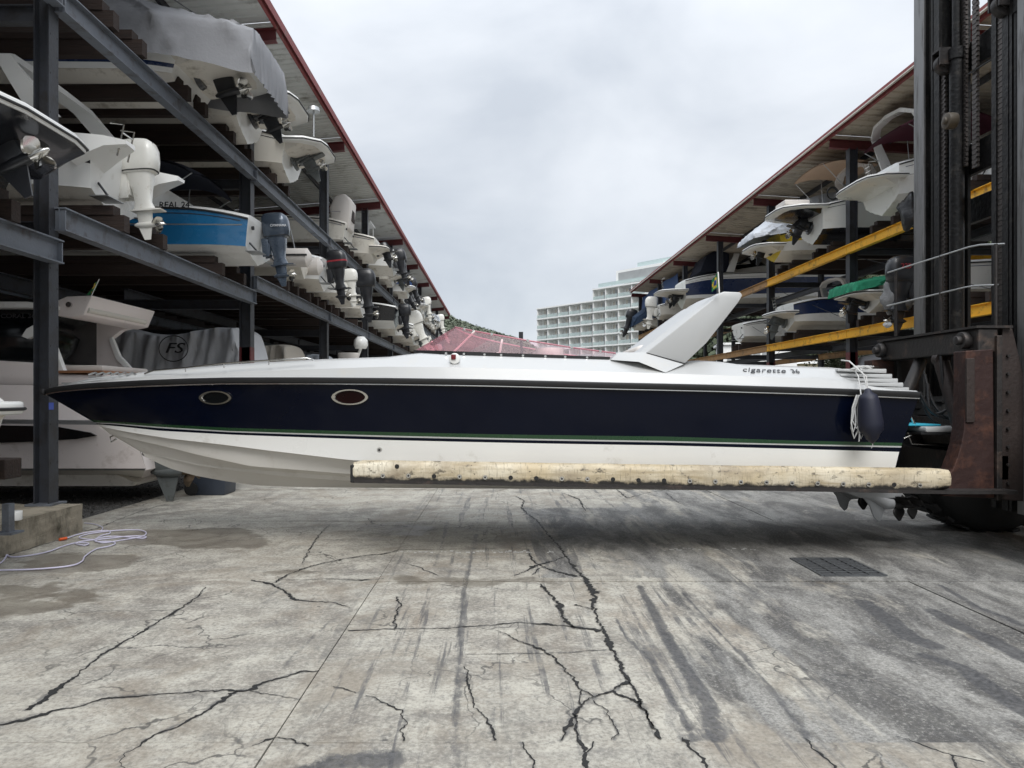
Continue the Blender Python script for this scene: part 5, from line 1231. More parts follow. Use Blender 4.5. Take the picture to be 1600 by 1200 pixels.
for j in range(len(RPY) - 1):
    y0, y1 = RPY[j] + .15, RPY[j + 1] - .15; far = RPY[j] > 30
    for z in (RU, RLW):
        mb = MB(); ibeam(mb, (RX - .17, y0 - .135, z), (RX - .17, y1 + .135, z), .30, .17); rb(mb, 'beam', MT['tan'] if far else MT['yel'])
        mb = MB(); ibeam(mb, (RX + 5.4, y0, z), (RX + 5.4, y1, z), .30, .17); rb(mb, 'rear_beam', MT['tan'] if far else MT['yel'])
        mb = MB(); ibeam(mb, (RX + 2.7, y0, z - .02), (RX + 2.7, y1, z - .02), .26, .17); rb(mb, 'middle_beam', MT['postg'])
    mb = corrugated(11.40, RR + .12, 22.2, RR - .56, RPY[j] + .01, RPY[j + 1] - .01, .42, .04); rb(mb, 'roof_sheet', MT['roof_b'])
    for x in (11.5, 13.6, 15.8, 18, 20.2):
        z = RR + .105 - (x - 11.4) * (.68 / 10.8); mb = MB(); mb.box((x, (y0 + y1) / 2, z - (.10 if x > 12 else .08)), (.08, 7.44, .17 if x > 12 else .14)); rb(mb, 'roof_edge' if x < 12 else 'purlin', MT['fascia'] if x < 12 else MT['postg'])
    mb = MB(); mb.box((11.385, (y0 + y1) / 2, RR + .09), (.012, 7.44, .17)); rb(mb, 'roof_flashing', MT['fascia'])
    mb = MB(); mb.box((11.33, (y0 + y1) / 2, RR + .0), (.07, 7.44, .035)); rb(mb, 'gutter_lip', MT['gel_c'])
    mb = MB(); mb.tube([(RX + .2, RPY[j], RLW + .2), (RX + .2, RPY[j + 1], RU - .4)], .011, 5); mb.tube([(RX + 5.6, RPY[j + 1], RLW), (RX + 5.6, RPY[j], RU - .3)], .011, 5); rb(mb, 'tie_rod', MT['postg'])
# ---------------- timber bunks (one pair under every stored boat, laid across the beams)
def bunks(x0, dirx, yc, z, half, parent, off, second=True):
    for s in (-1, 1):
        for lv, (w_, h_, ln, inn) in enumerate(((.16, .24, 6.0, 0), (.20, .14, 5.6, .15))):
            if lv == 1 and not second: continue
            mb = MB(); mb.box((x0 + dirx * (ln / 2 + inn) - off.x, yc + s * half - off.y, z + h_ / 2 + (0 if lv == 0 else .24) - off.z), (ln, w_, h_))
            mb.build('bunk_timber', MT['wood'], parent, bevel=0)
        mb = MB(); mb.box((x0 + dirx * .03 - off.x, yc + s * half - off.y, z + .13), (.012, .07, .22)); mb.build('bunk_bracket', MT['rackg'], parent)
# ================================================================ STORED BOATS
def boat(loc, d, Lh, B, H, label, hull='gel', bottom='bottom', stripe=None, deck='gel', group=None, cover=None, hem=.35, ridge=.7,
         engines=(), platform=None, cabin=None, canopy=None, screen=False, arch=None, rails=False, name='motorboat', cat='boat', seed=0, plat_z=.52, text=None, sheer_rise=.22, transom_rake=.12):
    """stern at the origin; d=+1: stern faces +x (left rack), -1: stern faces -x (right rack)"""
    rnd = random.Random(seed)
    rt = empty(name, loc, R(180) if d > 0 else 0, label, cat, group)
    # in boat space bow is +x, stern overhang -x
    hb = B / 2; n = 16
    def prof(t):
        w_ = math.sin(math.pi / 2 * min(1, (1 - t) / .62)) ** .8 if t > .38 else 1
        w_ *= 1 - .05 * (1 - t) ** 3; st_ = max(0, 1 - t / .11); w_ *= 1 - .17 * st_ ** 2
        zk = H * .55 * max(0, (t - .55) / .45) ** 2.1
        zs = H * (1 + sheer_rise * t) * (1 - .15 * max(0, 1 - t / .16) ** 1.7)
        zc = .30 * H + .38 * H * max(0, t - .3) ** 1.6
        zc = max(zc, zk + .01) if t < .98 else zs * .85
        xo = Lh * t
        return w_, zk, zc, zs, xo
    def ring(t, side):
        w_, zk, zc, zs, xo = prof(t); bc = hb * .84 * w_ ** 1.12; bs = hb * w_
        xk = xo - Lh * .10 * max(0, t - .5) ** 1.5 * 2; xr = xo - (0 if t > .1 else transom_rake * (1 - t * 10))
        def pt(b_, z, k): return Vector((xk * (1 - k) + xo * k + (-transom_rake * k * max(0, 1 - t * 10)), side * b_, z))
        zm = zc + (zs - zc)
        s0, s1 = (stripe[1], stripe[2]) if stripe else (.45, .72)
        fl = lambda k: bc + (bs - bc) * k
        return [pt(0, zk, 0), pt(bc * .34, zk + (zc - zk) * .32, 0), pt(bc * .37, zk + (zc - zk) * .29, 0), pt(bc * .66, zk + (zc - zk) * .64, 0), pt(bc * .69, zk + (zc - zk) * .60, 0), pt(bc * .95, zc - .01, .05), pt(bc, zc - .015, .1), pt(bc * 1.005, zc + .02, .1), pt(fl(s0 ** .8), zc + (zs - zc) * s0, .1 + .9 * s0), pt(fl(s1 ** .8), zc + (zs - zc) * s1, .1 + .9 * s1), pt(bs, zs, 1)]
    ts = [0, .015, .035, .06, .09, .13, .2, .3, .4, .5, .6, .7, .78, .85, .9, .94, .97, .99, .999]
    mb = MB()
    for side in (1, -1):
        rows = [ring(t, side) for t in ts]; m = len(rows[0])
        for k in range(m - 1):
            mi = 1 if k < 6 else (2 if (stripe and k == 8) else 0)
            mb.loft([[r[k] for r in rows], [r[k + 1] for r in rows]], mi=mi, flip=side > 0)
    a = ring(0, 1); b_ = ring(0, -1)
    tr = a + b_[::-1][:-1]; mb.add(tr, [tuple(range(len(tr)))], 3)
    mats = [MT[hull], MT[bottom], MT[stripe[0]] if stripe else MT[hull], MT[deck] if hull not in ('navy', 'blackhull') else MT[hull]]
    mb.build('hull', mats, rt, smooth=25, weld=True)
    for s in (1, -1):
        mb = MB(); mb.tube([ring(t, s)[-1] + Vector((0, s * .008, 0)) for t in ts], .022, 6); mb.build('rub_rail', MT['black'], rt, smooth=60)
    # deck
    def dk(t, k, dz): w_, zk, zc, zs, xo = prof(t); return Vector((xo - (transom_rake * max(0, 1 - t * 10)), 0, 0)), hb * w_ * k, zs + dz
    mb = MB(); ch = cabin or 0
    secs = []
    for t in ts:
        w_, zk, zc, zs, xo = prof(t); x = xo - transom_rake * max(0, 1 - t * 10)
        hump = ch * max(0, math.sin(math.pi * min(1, max(0, (t - .18) / .8)))) ** .7
        secs.append([Vector((x, y * hb * w_, zs + z)) for y, z in ((-1, .0), (-.96, .06), (-.86, .10), (-.62, .11 + hump * .9), (-.3, .12 + hump), (.3, .12 + hump), (.62, .11 + hump * .9), (.86, .10), (.96, .06), (1, .0))])
    mb.loft(secs); mb.add(secs[0], [tuple(range(10))]); mb.build('deck', MT[deck], rt, smooth=35)
    zs0 = prof(0)[3]; zmid = prof(.45)[3]
    if platform:
        z = H * plat_z; pl = platform; w2 = hb * .93
        q = [(.12, -w2), (-pl * .55, -w2 * .97), (-pl * .92, -w2 * .72), (-pl, -w2 * .4), (-pl, w2 * .4), (-pl * .92, w2 * .72), (-pl * .55, w2 * .97), (.12, w2)]
        q = [(a_ - transom_rake * .5, b2) for a_, b2 in q]
        mb = MB(); mb.prism(q, z - .05, z + .07, ax='z'); o = mb.build('swim_platform', MT['gel' if deck == 'yellow_gel' else deck], rt, bevel=.03, smooth=40)
        # moulded underside
        kq = .985 if hull == 'blackhull' else .80; mb = MB(); q2 = [(a_ * kq + .02 * (kq < .9), b2 * (kq + .01)) for a_, b2 in q]; n2 = len(q2)
        mb.loft([[Vector((a_, b2, z - .05)) for a_, b2 in q2], [Vector((a_ * (.3 if kq < .9 else .55) + .02, b2 * .9, z - (.20 if kq < .9 else .30))) for a_, b2 in q2]], closed=True, caps=(False, True), flip=True); mb.build('platform_underside', MT[bottom if hull != 'blackhull' else hull], o, smooth=30)
        mb = MB(); mb.tube([Vector((a_ * 1.01, b2 * 1.01, z + .0)) for a_, b2 in q], .016, 6); mb.build('edge_trim', MT['black'], o)
    if not (hull == 'blackhull' or seed in range(20, 40) or seed in range(80, 100)):
        for s in (-1, 1):
            if platform: continue
            tb = MB(); tb.box((-transom_rake * .3 - .13, s * hb * .52, H * .17), (.28, hb * .36, .012)); tb.build('trim_tab', MT['rail'], rt)
            tb = MB(); tb.tube([(-transom_rake * .3, s * hb * .52, H * .40), (-transom_rake * .3 - .18, s * hb * .52, H * .18)], .018, 6); tb.build('trim_ram', MT['blackp'], rt)
            tb = MB(); tb.tube([(-transom_rake * .9 - .01, s * hb * .6, H * .70), (-transom_rake * .9 - .05, s * hb * .6, H * .70)], .04, 10); tb.build('scupper', MT['black'], rt)
        for s in (1, -1):   # moulded spray line and a thin pinstripe along the topsides
            def side_pt(t, k):
                r_ = ring(t, s); a_, b2 = r_[7], r_[10]; return a_.lerp(b2, k) + Vector((0, s * .006, 0))
            MB().tube([side_pt(t, .86) for t in ts[1:]], .009, 5).build('pinstripe', MT['postg' if seed % 2 else 'navy2'], rt)
    for e in engines:
        kind, y, mat = e[:3]; kw = e[3] if len(e) > 3 else {}
        if kind == 'drive': sterndrive(rt, y, kw.get('z', H * .38), MT[mat], kw.get('tilt', 12), kw.get('sc', 1), kw.get('prop', 'steel'), x=-transom_rake * .4)
        else: outboard(rt, y, kw.get('z', -.02), MT[mat], MT[kw['leg']] if 'leg' in kw else None, kw.get('tilt', 8), kw.get('sc', 1), x=kw.get('x', -transom_rake - .05), decal=MT[kw['decal']] if 'decal' in kw else None)
    if cover:
        rp_ = cover[3] if len(cover) > 3 else .3
        mb = MB(); rows = []; nt_ = 150; m = 60; over = (platform or 0) * .9 if cover[1] else .06
        for i in range(nt_ + 1):
            t = i / nt_; w_, zk, zc, zs, xo = prof(min(.999, t)); x = xo - (over + transom_rake) * max(0, 1 - t * 6)
            rz = ridge * (max(0, math.sin(math.pi * (t * .86 + .12))) ** .6) * (1 if t > rp_ else (.12 + .88 * (t / rp_) ** .8))
            row_ = []
            for j in range(m + 1):
                v = j / m * 2 - 1; av = abs(v)
                if av > .78:
                    k = (av - .78) / .22; y = (w_ * hb + .03 + .02 * k); z = zs + .08 - (hem + .08) * k
                    if t < .1: z -= cover[2] * (1 - t / .1) * k
                else:
                    k = av / .78; y = w_ * hb * k ** .85; z = zs + .08 + rz * (1 - k ** 2.0)
                y = y * (1 if v > 0 else -1)
                fo = noise.noise((x * 3.2 + seed, v * 1.4, seed)) * .05 + abs(noise.noise((x * 6 + v * 1.5, v * .9 + seed, 3))) * .17 * (.3 + av) - .05
                ph = x * 3.4 + av * 2.6 * (1 if t > .12 else 3) + 2.2 * noise.noise((x * .9, v * 2, seed)); fo += .11 * (1 - abs(math.sin(ph))) ** 4 * (.35 + av) + .06 * (1 - abs(math.sin(ph * 2.3 + 1))) ** 5 - .03
                fo = max(fo, -.015)
                y += (fo + .035) * (1 if v > 0 else -1) * min(1, av * 2); z += fo * (1 - av) * 1.0 + .03 * noise.noise((x * 2, v * 5, seed + 7))
                row_.append(Vector((x, y, z)))
            rows.append(row_)
        mb.loft(rows)
        # stern flap
        r0 = rows[0]; fl_ = []
        for k in (1, .66, .33, 0):
            fl_.append([Vector((p.x - .05 + .02 * k - abs(noise.noise((p.y * 5, k * .8, seed))) * .16 * (1.2 - k), p.y * .99, min(p.z, min(p.z, zs0 + .1) * k + (zs0 - hem - cover[2]) * (1 - k)))) for p in r0])
        mb.loft([r0] + fl_, flip=False)
        o = mb.build('cover', MT[cover[0]], rt, smooth=80)
    if screen:
        mb = MB(); z = zmid + .12 + ch * .8; x0 = Lh * .42
        pts_b = [(x0 - .9, hb * .78), (x0 - .1, hb * .74), (x0 + .35, hb * .4), (x0 + .45, 0)]; pts_t = [(x0 - 1.0, hb * .72), (x0 - .45, hb * .64), (x0 - .1, hb * .34), (x0 - .05, 0)]
        fb = pts_b + [(a_, -b2) for a_, b2 in pts_b[-2::-1]]; ft = pts_t + [(a_, -b2) for a_, b2 in pts_t[-2::-1]]
        mb.loft([[Vector((a_, b2, z)) for a_, b2 in fb], [Vector((a_, b2, z + .42)) for a_, b2 in ft]]); o = mb.build('windscreen', MT['smoke'] if screen == 'dark' else MT['clear'], rt)
        MB().tube([Vector((a_, b2, z + .42)) for a_, b2 in ft], .016, 6).build('frame', MT['rail'] if screen != 'dark' else MT['gel'], o)
    if arch:
        ax, ah, aw, am, rake = arch; z = zmid + .05
        mb = MB()
        sec = lambda y, x, z_, w2: [Vector((x - w2, y, z_)), Vector((x + w2, y, z_)), Vector((x + w2 * .9, y * .95, z_ + .02))]
        path = [(hb * .92, 0, 0), (hb * .88, .35, .42), (hb * .80, .75, .85), (hb * .5, .95, 1), (0, 1.0, 1.04), (-hb * .5, .95, 1), (-hb * .80, .75, .85), (-hb * .88, .35, .42), (-hb * .92, 0, 0)]
        rows = []
        for i, (y, k, hz) in enumerate(path):
            c_ = Vector((ax - rake * k, y, z + ah * hz)); nrm = Vector((0, y / hb, .7 if abs(y) < hb * .85 else .0)).normalized() * .06; u = Vector((aw * (1.25 - .45 * k), 0, 0))
            rows.append([c_ - u - nrm, c_ + u - nrm, c_ + u * .85 + nrm, c_ - u * .85 + nrm])
        mb.loft(rows, closed=True, caps=(True, True)); mb.build('arch', MT[am], rt, smooth=35, weld=True)
    if canopy:
        cx0, cx1, cz, cm, drop = canopy; z = zmid + cz; mb = MB(); rows = []
        for i in range(11):
            t = i / 10; x = cx0 + (cx1 - cx0) * t; zz = z - drop * (abs(2 * t - 1)) ** 2.2
            rows.append([Vector((x, y * hb * .86, zz - .12 * abs(y) ** 3)) for y in (-1, -.7, -.35, 0, .35, .7, 1)])
        mb.loft(rows); mb.loft([[p + Vector((0, 0, -.03)) for p in r] for r in rows], flip=True); o = mb.build('bimini_top', MT[cm], rt, smooth=60)
        mb = MB()
        for s in (-1, 1):
            yy = s * hb * .86
            mb.tube([(cx0 + .05, yy, z - drop - .1), ((cx0 + cx1) / 2, yy, zmid + .1)], .014, 6); mb.tube([(cx1 - .05, yy, z - drop - .1), ((cx0 + cx1) / 2, yy, zmid + .1)], .014, 6)
            mb.tube([((cx0 + cx1) / 2, yy, z - .1), ((cx0 + cx1) / 2 + .1, yy, zmid + .1)], .014, 6)
        mb.build('frame', MT['rail'], o, smooth=60)
    if rails:
        mb = MB()
        for s in (-1, 1):
            pp = [Vector((Lh * t, s * hb * prof(t)[0] * .9, prof(t)[3] + .1 + (.38 if i else 0))) for i, t in enumerate((.5, .55, .65, .75, .85, .93, .985))]
            mb.tube(pp, .014, 6)
            for p, t in zip(pp[1:], (.55, .65, .75, .85, .93)): mb.tube([p, (p.x, p.y, prof(t)[3] + .08)], .011, 5)
        mb.build('bow_rail', MT['rail'], rt, smooth=60)
    if text:
        tx, size, x, zf, m = text; w_, zk, zc, zs, xo = prof(x / Lh); s = 1 if d > 0 else -1
        # near side faces the camera (-y world): local +y when turned by 180 degrees
        y = (hb * w_ + .012) * (1 if d > 0 else -1)
        Mx = Matrix.Translation((x, y * (.86 + .14 * zf) if zf < 1 else y * .97, zc + (zs - zc) * zf)) @ Matrix.Rotation(R(180) if d > 0 else 0, 4, 'Z') @ Matrix.Rotation(R(84), 4, 'X')
        text_mesh(tx, size, MT[m], 'lettering', rt, Mx, extrude=.008)
    return rt
def extra(rt, mb, name, mat, **k): return mb.build(name, MT[mat], rt, **k)
def ladder(rt, x, y, z, h=.5, tilt=.1):
    mb = MB()
    for s in (-.15, .15): mb.tube([(x, y + s, z), (x - tilt, y + s, z + h), (x + .1, y + s, z + h + .03)], .014, 6)
    for k in range(3): mb.tube([(x - tilt * (k + 1) / 4, y - .15, z + h * (k + 1) / 4), (x - tilt * (k + 1) / 4, y + .15, z + h * (k + 1) / 4)], .012, 6)
    mb.build('ladder', MT['steel'], rt, smooth=60)

UL, ULR = 7.25, 7.40
G_LU, G_LL, G_LG = 'boats stored on the top level of the left rack', 'boats stored on the middle level of the left rack', 'boats parked at ground level under the left rack'
G_RU, G_RL = 'boats stored on the top level of the right rack', 'boats stored on the middle level of the right rack'
def lbunk(y, z, half=.62, x0=LX + .30, second=True): bunks(x0, -1, y, z, half, lrack, LO, second)
def rbunk(y, z, half=.62): bunks(RX - .32, 1, y, z, half, rrack, RO, True)

# ---- top level, left
b = boat((-5.75, 13.45, 7.12), 1, 8.6, 2.3, 1.12, 'white motorboat with navy pinstripe under a wrinkled grey cover, top left of the left rack', 'gel', 'bottom', ('navy2', .10, .20), group=G_LU, cover=('canvas', True, .12), hem=.62, ridge=1.5, engines=(('drive', 0, 'blackp', dict(sc=1.15, tilt=14, z=.62)),), platform=1.3, seed=1, plat_z=.60, transom_rake=.3)
lbunk(13.35, UZ, .38); lbunk(10.9, UZ, .42)
b = boat((-5.45, 15.75, UL), 1, 7.4, 2.2, 1.1, 'white motorboat with bare curved stern platform and black sterndrive beside the grey covered boat', 'gel_c', 'bottom', None, 'gel', G_LU, engines=(('drive', 0, 'blackp', dict(sc=.95, tilt=22, z=.55)),), platform=1.15, seed=2, plat_z=.72, screen=True)
lbunk(15.75, UZ, .55)
b = boat((-5.35, 18.6, UL), 1, 6.8, 2.2, 1.0, 'cream motorboat with a pole mounted light and silver grey sterndrive on the top rack level', 'gel_c', 'bottom', None, 'gel', G_LU, engines=(('drive', 0, 'greyp', dict(sc=.95, tilt=25, z=.52)),), platform=1.0, seed=3, plat_z=.80, screen=True)
mb = MB(); mb.tube([(-.75, .55, 1.0), (-.75, .55, 1.62)], .022, 8); mb.cyl((-.75, .55, 1.67), .16, .10, 16, r2=.13); mb.build('stern_light', MT['rail'], b, smooth=40)
lbunk(18.6, UZ, .55)
b = boat((-5.7, 27.2, UL), 1, 5.6, 2.0, .95, 'small cream boat with upright rounded console seat on the top rack level', 'gel_c', 'bottom', None, 'gel_c', G_LU, seed=4)
mb = MB(); mb.prism([(-.2, .7), (.45, .7), (.55, 1.5), (.35, 1.95), (.0, 2.05), (-.3, 1.8)], -.45, .45); mb.build('console_seat', MT['cushion'], b, bevel=.09, smooth=50)
mb = MB(); mb.box((-.24, 0, 1.35), (.06, .5, .6)); mb.build('opening', MT['wood'], b, bevel=.02); lbunk(27.2, UZ, .5)
b = boat((-4.75, 33.0, UL), 1, 8.0, 2.6, 1.1, 'white centre console boat with small white hardtop and black outboards on the top rack level', 'gel', 'bottom', None, 'gel', G_LU, engines=(('outboard', -.4, 'blackp', dict(sc=.8, tilt=16)), ('outboard', .4, 'blackp', dict(sc=.8, tilt=12)),), seed=5, rails=True, cabin=.15)
mb = MB(); mb.box((1.6, 0, 2.35), (1.3, 1.3, .07));
for x in (1.05, 2.15):
    for y in (-.58, .58): mb.tube([(x, y, 2.33), (x, y, 1.1)], .025, 6)
mb.build('hardtop', MT['gel'], b); mb = MB(); mb.box((1.7, 0, 1.5), (.8, .7, .6)); mb.build('console', MT['navyc'], b, bevel=.05); lbunk(33.0, UZ)
b = boat((-5.1, 29.9, UL), 1, 6.5, 2.1, 1.0, 'cream hulled boat with black sterndrive tucked beside the console seat boat', 'gel_c', 'bottom', None, 'gel_c', G_LU, engines=(('drive', 0, 'blackp', dict(sc=1.0, z=.5)),), platform=.6, seed=6); lbunk(29.9, UZ, .5)
specs = [(36.4, 'cream boat with grey sterndrive just beyond the centre console boat, top level', 'drive', 'greyp', None, 'gel_c'),
         (40.6, 'white boat with bright blue canvas on the far top rack', 'outboard', 'blackp', 'tarp', 'gel'),
         (43.6, 'small white boat with black outboard on the far top rack', 'outboard', 'blackp', None, 'gel'),
         (48.4, 'grey covered boat with white outboard on the far top rack', 'outboard', 'whitep', 'canvas', 'gel'),
         (51.4, 'white boat with grey outboard far along the top rack', 'outboard', 'greyp', None, 'gel'),
         (55.6, 'cream boat with white outboard far along the top rack', 'outboard', 'whitep', None, 'gel_c'),
         (58.6, 'pale covered boat with white outboard near the end of the top rack', 'outboard', 'whitep', 'canvas_l', 'gel'),
         (63.0, 'white boat with black outboard near the end of the top rack', 'outboard', 'blackp', None, 'gel'),
         (70.5, 'grey covered boat at the far end of the top rack', 'outboard', 'whitep', 'canvas', 'gel')]
for i, (y, lab, k, m, cv, hm) in enumerate(specs):
    boat((-5.3 + .35 * math.sin(i * 2.3), y, UL), 1, 6.5, 2.2, 1.05, lab, hm, 'bottom', None, 'gel', G_LU, cover=(cv, False, 0) if cv else None, ridge=.6, engines=((k, 0, m, dict(sc=.82, tilt=10 + 9 * (i % 3))),), platform=.7 if k == 'drive' else (.4 if i % 2 else None), seed=20 + i, screen=not cv, rails=i % 3 == 1, canopy=(.8, 2.6, 1.1, ['navyc', 'tanc', 'canvas_l'][i % 3], .25) if i % 3 == 2 and not cv else None); lbunk(y, UZ, .5, second=False)
# ---- middle level, left
b = boat((-5.75, 7.7, low_z(2) + .12), 1, 7.8, 2.3, .98, 'black hulled motorboat with white gunwale and raised black sterndrive, nearest on the left rack', 'blackhull', 'gel_c', None, 'gel', G_LL, engines=(('drive', .1, 'blackp', dict(sc=1.05, tilt=24, z=.52)),), platform=.95, seed=41, plat_z=.78, screen='dark')
lbunk(7.75, low_z(2), .55)
mb = MB();
for x, y in ((-.35, 1.0), (-.1, 1.02)): mb.tube([(x - .06, y, 1.06), (x, y, 1.10), (x + .06, y, 1.06)], .022, 6)
mb.build('cleat', MT['steel'], b, smooth=50)
b = boat((-5.98, 11.4, low_z(3) + .30), 1, 8.0, 2.5, 1.08, 'white motorboat with black pinstripe, white arch and big white outboard, middle level', 'gel', 'bottom', ('black', .52, .60), 'gel', G_LL, engines=(('outboard', -.05, 'whitep', dict(sc=.79, tilt=4, z=.17, x=-.06)),), seed=42, arch=(.45, 1.05, .16, 'gel', -.9), screen='dark', cabin=.12)
lbunk(11.4, low_z(3))
ladder(b, -.45, .75, .75, .45)
# moulded swim platform arms either side of the motor
for s in (-1, 1):
    mb = MB(); mb.loft([[(0.1, s * .5, 1.0), (0.1, s * 1.16, 1.0), (0.1, s * 1.14, .62), (0.1, s * .5, .5)], [(-.35, s * .6, .98), (-.35, s * 1.1, .98), (-.35, s * 1.08, .84), (-.35, s * .6, .78)], [(-.62, s * .72, .95), (-.62, s * .98, .95), (-.62, s * .96, .90), (-.62, s * .72, .88)]], closed=True, caps=(True, True), flip=s < 0); mb.build('swim_step', MT['gel'], b, smooth=40)
b = boat((-5.05, 15.2, low_z(3) + .30), 1, 7.2, 2.35, .90, 'bright blue hulled motorboat with navy bimini and blue grey outboard, middle level', 'blue', 'gel', None, 'gel', G_LL, engines=(('outboard', 0, 'ygrey', dict(sc=.77, tilt=6, z=-.02)),), seed=43, canopy=(.9, 2.8, 1.1, 'navyc', .3), text=('REAL 24', .17, 1.25, 1.10, 'decal'), sheer_rise=.12)
lbunk(15.2, low_z(3))
mb = MB();
for s in (-1, 1): mb.tube([(7.2 * t, s * (2.35 / 2 + .012) * (1 if t < .4 else .97 - .5 * (t - .4)), .585 + .05 * t) for t in (-.012, .05, .1, .2, .3, .4)], .014, 6)
mb.build('stripe', MT['alu'], b, smooth=50)
mb = MB(); mb.prism([(1.7, 1.5), (2.9, 1.65), (3.3, 1.62), (2.9, 1.35), (2.1, 1.1), (1.9, 1.12)], -1.0, 1.0); mb.build('hardtop', MT['gel'], b, bevel=.03, smooth=40)
eng = [c for c in b.children if c.name.startswith('outboard_motor')][0]
Mx = Matrix.Translation((-.53, .222, .80)) @ Matrix.Rotation(R(180), 4, 'Z') @ Matrix.Rotation(R(90), 4, 'X')
text_mesh('YAMAHA', .068, MT['decal_w'], 'lettering', eng, Mx, extrude=.012)
mb = MB(); mb.tube([(-.43 + .024 * math.cos(a), .220, .80 + .024 * math.sin(a)) for a in [i * math.pi / 6 for i in range(13)]], .005, 5); 
for v in range(len(mb.v)): mb.v[v] = (mb.v[v][0] + .07, mb.v[v][1], mb.v[v][2])
mb.build('emblem', MT['decal_w'], eng)
# tender
td = empty('inflatable_tender', (-5.35, 19.6, 4.98), R(180), 'pale inflatable tender with black band and tubular top frame, middle level', 'boat', G_LL)
mb = MB()
for s in (-1, 1): mb.tube([(-.45, s * .62, .42), (-.35, s * .62, .42), (1.5, s * .62, .42), (2.8, s * .58, .48), (3.7, s * .3, .56), (4.0, 0, .6)], [.10, .25, .25, .25, .22, .2], 14)
mb.build('tube', MT['cushion'], td, smooth=50)
mb = MB()
for s in (-1, 1): mb.tube([(-.40, s * .875, .45), (1.5, s * .875, .45), (2.8, s * .83, .5)], .025, 6)
mb.build('rubbing_band', MT['black'], td)
mb = MB(); mb.loft([[(-.1, -.55, .35), (-.1, 0, -.05), (-.1, .55, .35)], [(2.6, -.5, .38), (2.6, 0, 0), (2.6, .5, .38)], [(3.7, -.1, .5), (3.7, 0, .42), (3.7, .1, .5)]]); mb.add([(-.1, -.55, .35), (-.1, 0, -.05), (-.1, .55, .35)], [(0, 1, 2)]); mb.build('hull', MT['gel_c'], td)
mb = MB()
for s in (-.45, .45): mb.tube([(.2, s, .5), (.4, s, 1.4), (1.3, s, 1.42), (1.5, s, .5)], .018, 6)
mb.tube([(.4, -.45, 1.4), (.4, .45, 1.4)], .018, 6); mb.tube([(1.3, -.45, 1.42), (1.3, .45, 1.42)], .018, 6); mb.tube([(.85, -.45, 1.41), (.85, .45, 1.41)], .018, 6); mb.build('top_frame', MT['alu'], td, smooth=60)
lbunk(19.6, low_z(4), .45)
G2 = [(21.8, 6.0, 'gel', 'outboard', 'blackp', dict(sc=.82, decal='redp', tilt=6, z=.05), None, 'white boat with black outboard banded in red, middle level', -5.25),
      (24.3 + 1.3, 6.6, 'gel', 'outboard', 'blackp', dict(sc=.95, tilt=4), None, 'white boat with tall glossy black outboard, middle level', -5.15),
      (23.6, 4.2, 'gel', 'outboard', 'whitep', dict(sc=.62, tilt=6, z=.1), None, 'small dinghy with compact white outboard, middle level', -5.15)]
for i, (y, ln, hm, k, m, kw, cv, lab, x) in enumerate(G2):
    B_ = 2.0 if y != 23.6 else 1.3
    boat((x, y, 4.92), 1, ln, B_ if y != 25.6 else 2.1, .95 if B_ > 1.5 else .6, lab, hm, 'bottom', None, 'gel', G_LL, engines=((k, 0, m, kw),), seed=60 + i, screen=B_ > 1.5); lbunk(y, low_z(4), .45)
b = boat((-4.75, 33.6, 4.92), 1, 7.6, 2.4, 1.0, 'white over black open speedboat with folded tube frame and black outboard', 'blackhull', 'gel', None, 'gel', G_LL, engines=(('outboard', 0, 'blackp', dict(sc=.8, tilt=4)),), seed=65, screen=True, sheer_rise=.1)
lbunk(33.6, low_z(6))
mb = MB(); mb.tube([(1.6, -.9, 1.1), (2.2, -.9, 1.95), (3.3, -.9, 1.7)], .018, 6); mb.tube([(1.6, .9, 1.1), (2.2, .9, 1.95), (3.3, .9, 1.7)], .018, 6); mb.tube([(2.2, -.9, 1.95), (2.2, .9, 1.95)], .018, 6); mb.tube([(3.3, -.9, 1.7), (2.0, -.9, 1.1)], .018, 6); mb.build('folded_frame', MT['alu'], b, smooth=60)
specs = [(29.0, 'plain white boat on the middle rack level just before the black open speedboat', None, 'greyp', None, 'gel_c', 0),
         (37.6, 'cream round sterned boat beyond the black speedboat, middle level', 'drive', 'blackp', None, 'gel_c', .1),
         (41.6, 'white boat with large clean white outboard, middle level', 'outboard', 'whitep', None, 'gel', .5),
         (44.8, 'white boat with curved white rails far along the middle level', 'drive', 'greyp', None, 'gel', .2),
         (49.2, 'grey covered boat far along the middle level', 'outboard', 'greyp', 'canvas', 'gel', .1),
         (52.0, 'cream boat with small white outboard far along the middle level', 'outboard', 'whitep', None, 'gel_c', .2),
         (56.6, 'white boat with black sterndrive near the end of the middle level', 'drive', 'blackp', None, 'gel', 0),
         (60.0, 'beige covered boat near the end of the middle level', 'outboard', 'whitep', 'canvas_b', 'gel', .2),
         (66.5, 'white boat at the far end of the middle level', 'outboard', 'greyp', None, 'gel', 0)]
for i, (y, lab, k, m, cv, hm, dx) in enumerate(specs):
    boat((-5.4 + dx, y, 4.92), 1, 6.4, 2.2, 1.0, lab, hm, 'bottom', None, 'gel', G_LL, cover=(cv, False, 0) if cv else None, ridge=.5, engines=((k, 0, m, dict(sc=1.2 if dx == .5 else .82, tilt=6 + 8 * (i % 3))),) if k else (), platform=.5 if k == 'drive' else None, seed=80 + i, screen=not cv, rails=(i in (3, 6)), canopy=(.8, 2.5, 1.0, 'navyc', .25) if i in (0, 5) else None); lbunk(y, low_z(6), .5, second=False)

